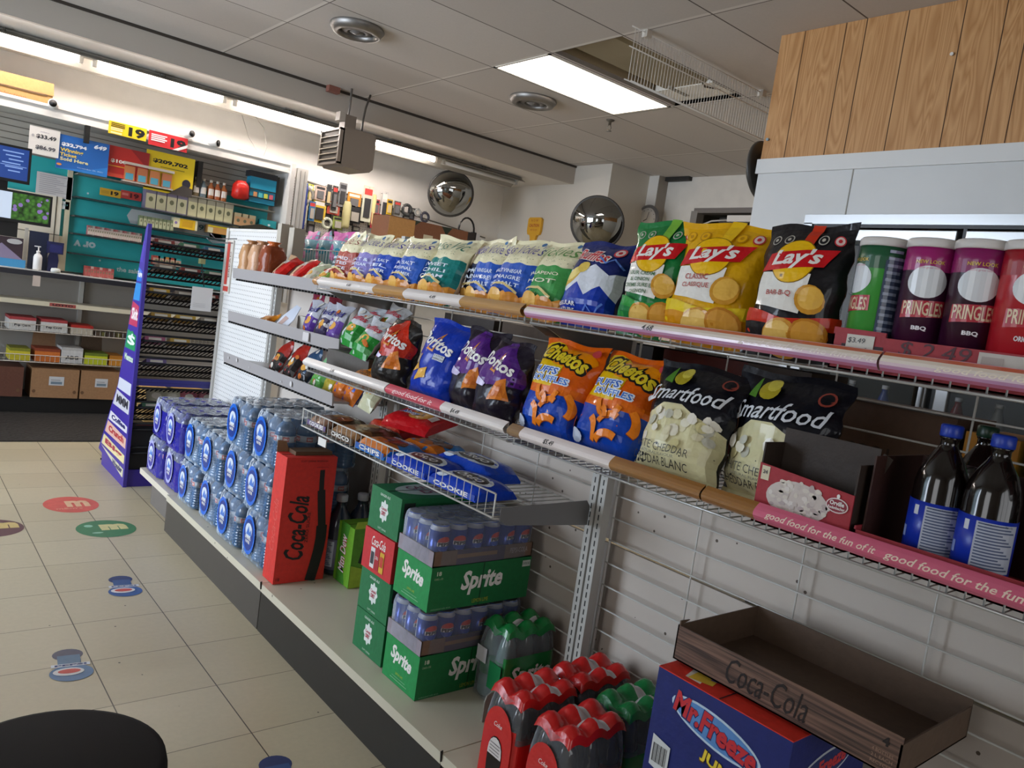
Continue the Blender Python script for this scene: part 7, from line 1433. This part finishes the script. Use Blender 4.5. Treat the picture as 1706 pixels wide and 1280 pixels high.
m = MB(); m.box(.006, .012, 0, .545, .05, .36, M('#121113', .7)); m.build('base_panel', T)
bw_ = M('#0f0e10', .6, 0, 0, 30, 1, 0, 0, 0, .3); lev = [1.42, 1.28, 1.14, 1.0, .86, .73, .585, .47, .34, .2]
cc = ['#8a3a34', '#b8923c', '#3f6a8a', '#8c8070', '#a85a7a', '#4a7a5a', '#c9a23c', '#6a5a8a']
for k, z in enumerate(lev):
    d = pr(z)+.06; m = MB()
    for q in range(22): x = .01+q*.025; m.tube([(x, 0, z), (x, d, z-.35*d)], .0045, bw_, 4)
    for (y, zz) in ((0, z), (0, z+.035), (d, z-.35*d), (d, z-.35*d+.035), (d*.5, z-.175*d)): m.tube([(0, y, zz), (.55, y, zz)], .0065, bw_, 4)
    m.build('wire_shelf', T)
for k, z in enumerate(lev[:9]):
    n = [3, 4, 4, 3, 2, 1, 0, 3, 3][k]
    for q in range(n):
        d = pr(z)+.02; x = 1.24+.05+q*.14+.02*(k % 2); c = cc[(k*3+q*5) % 8]
        m = MB(); m.box(-.055, .0, .006, .055, min(.09, d), .032, M(c, .4)); S2 = Plane((-.055, 0, .006), (1, 0, 0), (0, 0, 1)); m.decal(S2, rect(.02, .006, .09, .02), M('#d9d2c4', .4), .001); o = m.build('candy_pack'); o.location = (x, 4.76, z-.005); o.rotation_euler.x = -.34
        tag(o, 'small candy pack lying on a black wire tier of the purple rack', 'candy pack', 'candy packs on the purple rack')
# silver and pink snack bags on the rack tier
for i, (x, c) in enumerate(((1.34, '#b0ab94'), (1.43, '#c9c4ac'), (1.53, '#b8707a'), (1.64, '#b87a80'))):
    bag(['silver snack bag on the candy rack tier, left', 'pale silver snack bag on the candy rack tier, second', 'pink snack bag on the candy rack tier, third', 'pink snack bag on the candy rack tier, right'][i], .11, .10, .05, c, [(ell(0, .05, .03, .02, 10), '#d8cfc0')], (x, 4.80, .478), rz=PI/2, lean=.5, seed=300+i, group='snack bags on the candy rack', cat='snack bag', name='snack_bag', nu=6, nv=6)
# hang tag string
m = MB(); q = at(337, 440, 1, 4.70); e = at(340, 478, 1, 4.70); m.tube([(q.x, 4.71, q.z), (e.x, 4.702, e.z)], .003, BLACK, 4); m.box(q.x-.014, 4.69, q.z-.0, q.x+.014, 4.73, q.z+.03, M('#8a8a5a', .5)); o = m.build('hang_cord'); tag(o, 'black cord holding the white note on the candy rack', 'cord')
# ------------------------------------------------------------------ floor mat and stickers
def mat_m():
    m, nt, b, L = nodes('ribbed_rubber'); tc = nt.nodes.new('ShaderNodeTexCoord'); v = nt.nodes.new('ShaderNodeTexVoronoi'); v.inputs['Scale'].default_value = 38; L(tc.outputs['Object'], v.inputs['Vector'])
    rp = nt.nodes.new('ShaderNodeValToRGB'); rp.color_ramp.elements[0].color = lin('#3a3735'); rp.color_ramp.elements[1].color = lin('#1c1b1a'); rp.color_ramp.elements[1].position = .5; L(v.outputs['Distance'], rp.inputs[0]); L(rp.outputs[0], b.inputs['Base Color']); b.inputs['Roughness'].default_value = .6
    bp_ = nt.nodes.new('ShaderNodeBump'); bp_.inputs['Distance'].default_value = .005; L(v.outputs['Distance'], bp_.inputs['Height']); L(bp_.outputs[0], b.inputs['Normal']); return m
m = MB(); m.box(-2.3, 5.93, 0, 2.5, YF+.05, .010, mat_m()); o = m.build('rubber_mat'); tag(o, 'black ribbed rubber mat in front of the back counter', 'floor mat')
def sticker(lab, cx, cy, art, name='floor_sticker', rot=0):
    m = MB(); S = Plane((0, 0, .0006), (1, 0, 0), (0, 1, 0))
    for k, (p, c) in enumerate(art): m.decal(S, p, M(c, .45, 0, 0, 25, 1, 0, 0, .12), .0004*k)
    o = m.build(name); o.location = (cx, cy, 0); o.rotation_euler.z = rot; tag(o, lab, 'floor sticker', 'stickers on the tiled floor')
sticker('round red floor sticker with pale lettering', .872, 4.44, [(ell(0, 0, .128, .145, 36), '#cf5a50'), (text("m", .03, .01, w=.11, h=.11, bold=.05), '#d8b08a'), (text("m&m's", -.02, -.07, w=.12, h=.03, bold=.03), '#d8907a')])
sticker('round green floor sticker with yellowish letter', .95, 4.01, [(ell(0, 0, .132, .132, 36), '#3a7a50'), (text('m', .035, .02, w=.12, h=.09, bold=.08), '#cfc68a'), (ell(-.07, .05, .02, .02, 10), '#8fc0a4'), (ell(-.05, -.06, .025, .01, 10), '#a0c8b0')])
sticker('round brown floor sticker cut by the left edge of the photo', .49, 4.12, [(ell(0, 0, .13, .13, 36), '#5f3a40'), (text('m', .05, .03, w=.12, h=.09, bold=.08), '#c9b070')])
def foot(): return [(ell(-.005, .075, .045, .042, 20), '#253a6a'), (rect(-.036, -.03, .030, .07), '#2f5488'), (ell(0, -.055, .062, .055, 24), '#2f5a94'), (rect(-.055, -.012, .055, .008), '#d5d8dc'), (text('PEPSI', 0, -.002, w=.09, h=.012, bold=.04), '#3a4a7a'), (ell(-.008, -.048, .044, .026, 18), '#dcd8d4'), (ell(-.006, -.046, .032, .015, 18), '#c9483c')]
ft = foot()
sticker('footprint-shaped blue cola floor sticker farther along the aisle', .858, 3.262, ft, rot=-.12)
sticker('faded footprint-shaped blue cola floor sticker nearer the stool', .562, 2.655, [(p, {'#253a6a': '#4a4a5c', '#2f5488': '#50708a', '#2f5a94': '#5a7a9c'}.get(c, c)) for p, c in ft], rot=-.12)
sticker('footprint-shaped blue cola floor sticker cut by the bottom edge', .925, 1.80, ft, rot=-.12)
# ------------------------------------------------------------------ stool in the foreground
T = thing('round_stool', 'black round stool seat at the bottom left corner', 'stool', (.2805, 1.408, 0)); sb = M('#0e0c0d', .7, 0, 0, 30, 1, 0, 0, 0, .2)
m = MB(); m.lathe([(0, .40), (.17, .40), (.186, .41), (.188, .43), (.184, .447), (.172, .4505), (0, .452)], sb, seg=56); m.build('seat', T)
for k in range(4): a = k*PI/2+.4; m = MB(); m.tube([(.12*math.cos(a), .12*math.sin(a), .40), (.17*math.cos(a), .17*math.sin(a), 0)], .013, M('#1c1b1b', .4, .3), 8); m.build('leg', T)
m = MB(); m.tube([(.15*math.cos(a), .15*math.sin(a), .16) for a in [k*PI/12 for k in range(24)]], .008, M('#1c1b1b', .4, .3), 6, True); m.build('foot_ring', T)
# dark corner item by the left stack of the deck and litter
m = MB(); m.prism([(0, 0), (.006, 0), (.004, .03), (-.003, .028)], 1, 0, .003, BLACK)
o = m.build('plastic_clip'); o.location = (XD-.004, 2.69, ZD-.02); tag(o, 'small black plastic clip at the joint of the deck edge', 'clip')
o2 = o.copy(); COL.objects.link(o2); o2.location = (XD-.004, 1.475, ZD-.02); o2['label'] = 'small black plastic clip at the nearer deck joint, by the divider'
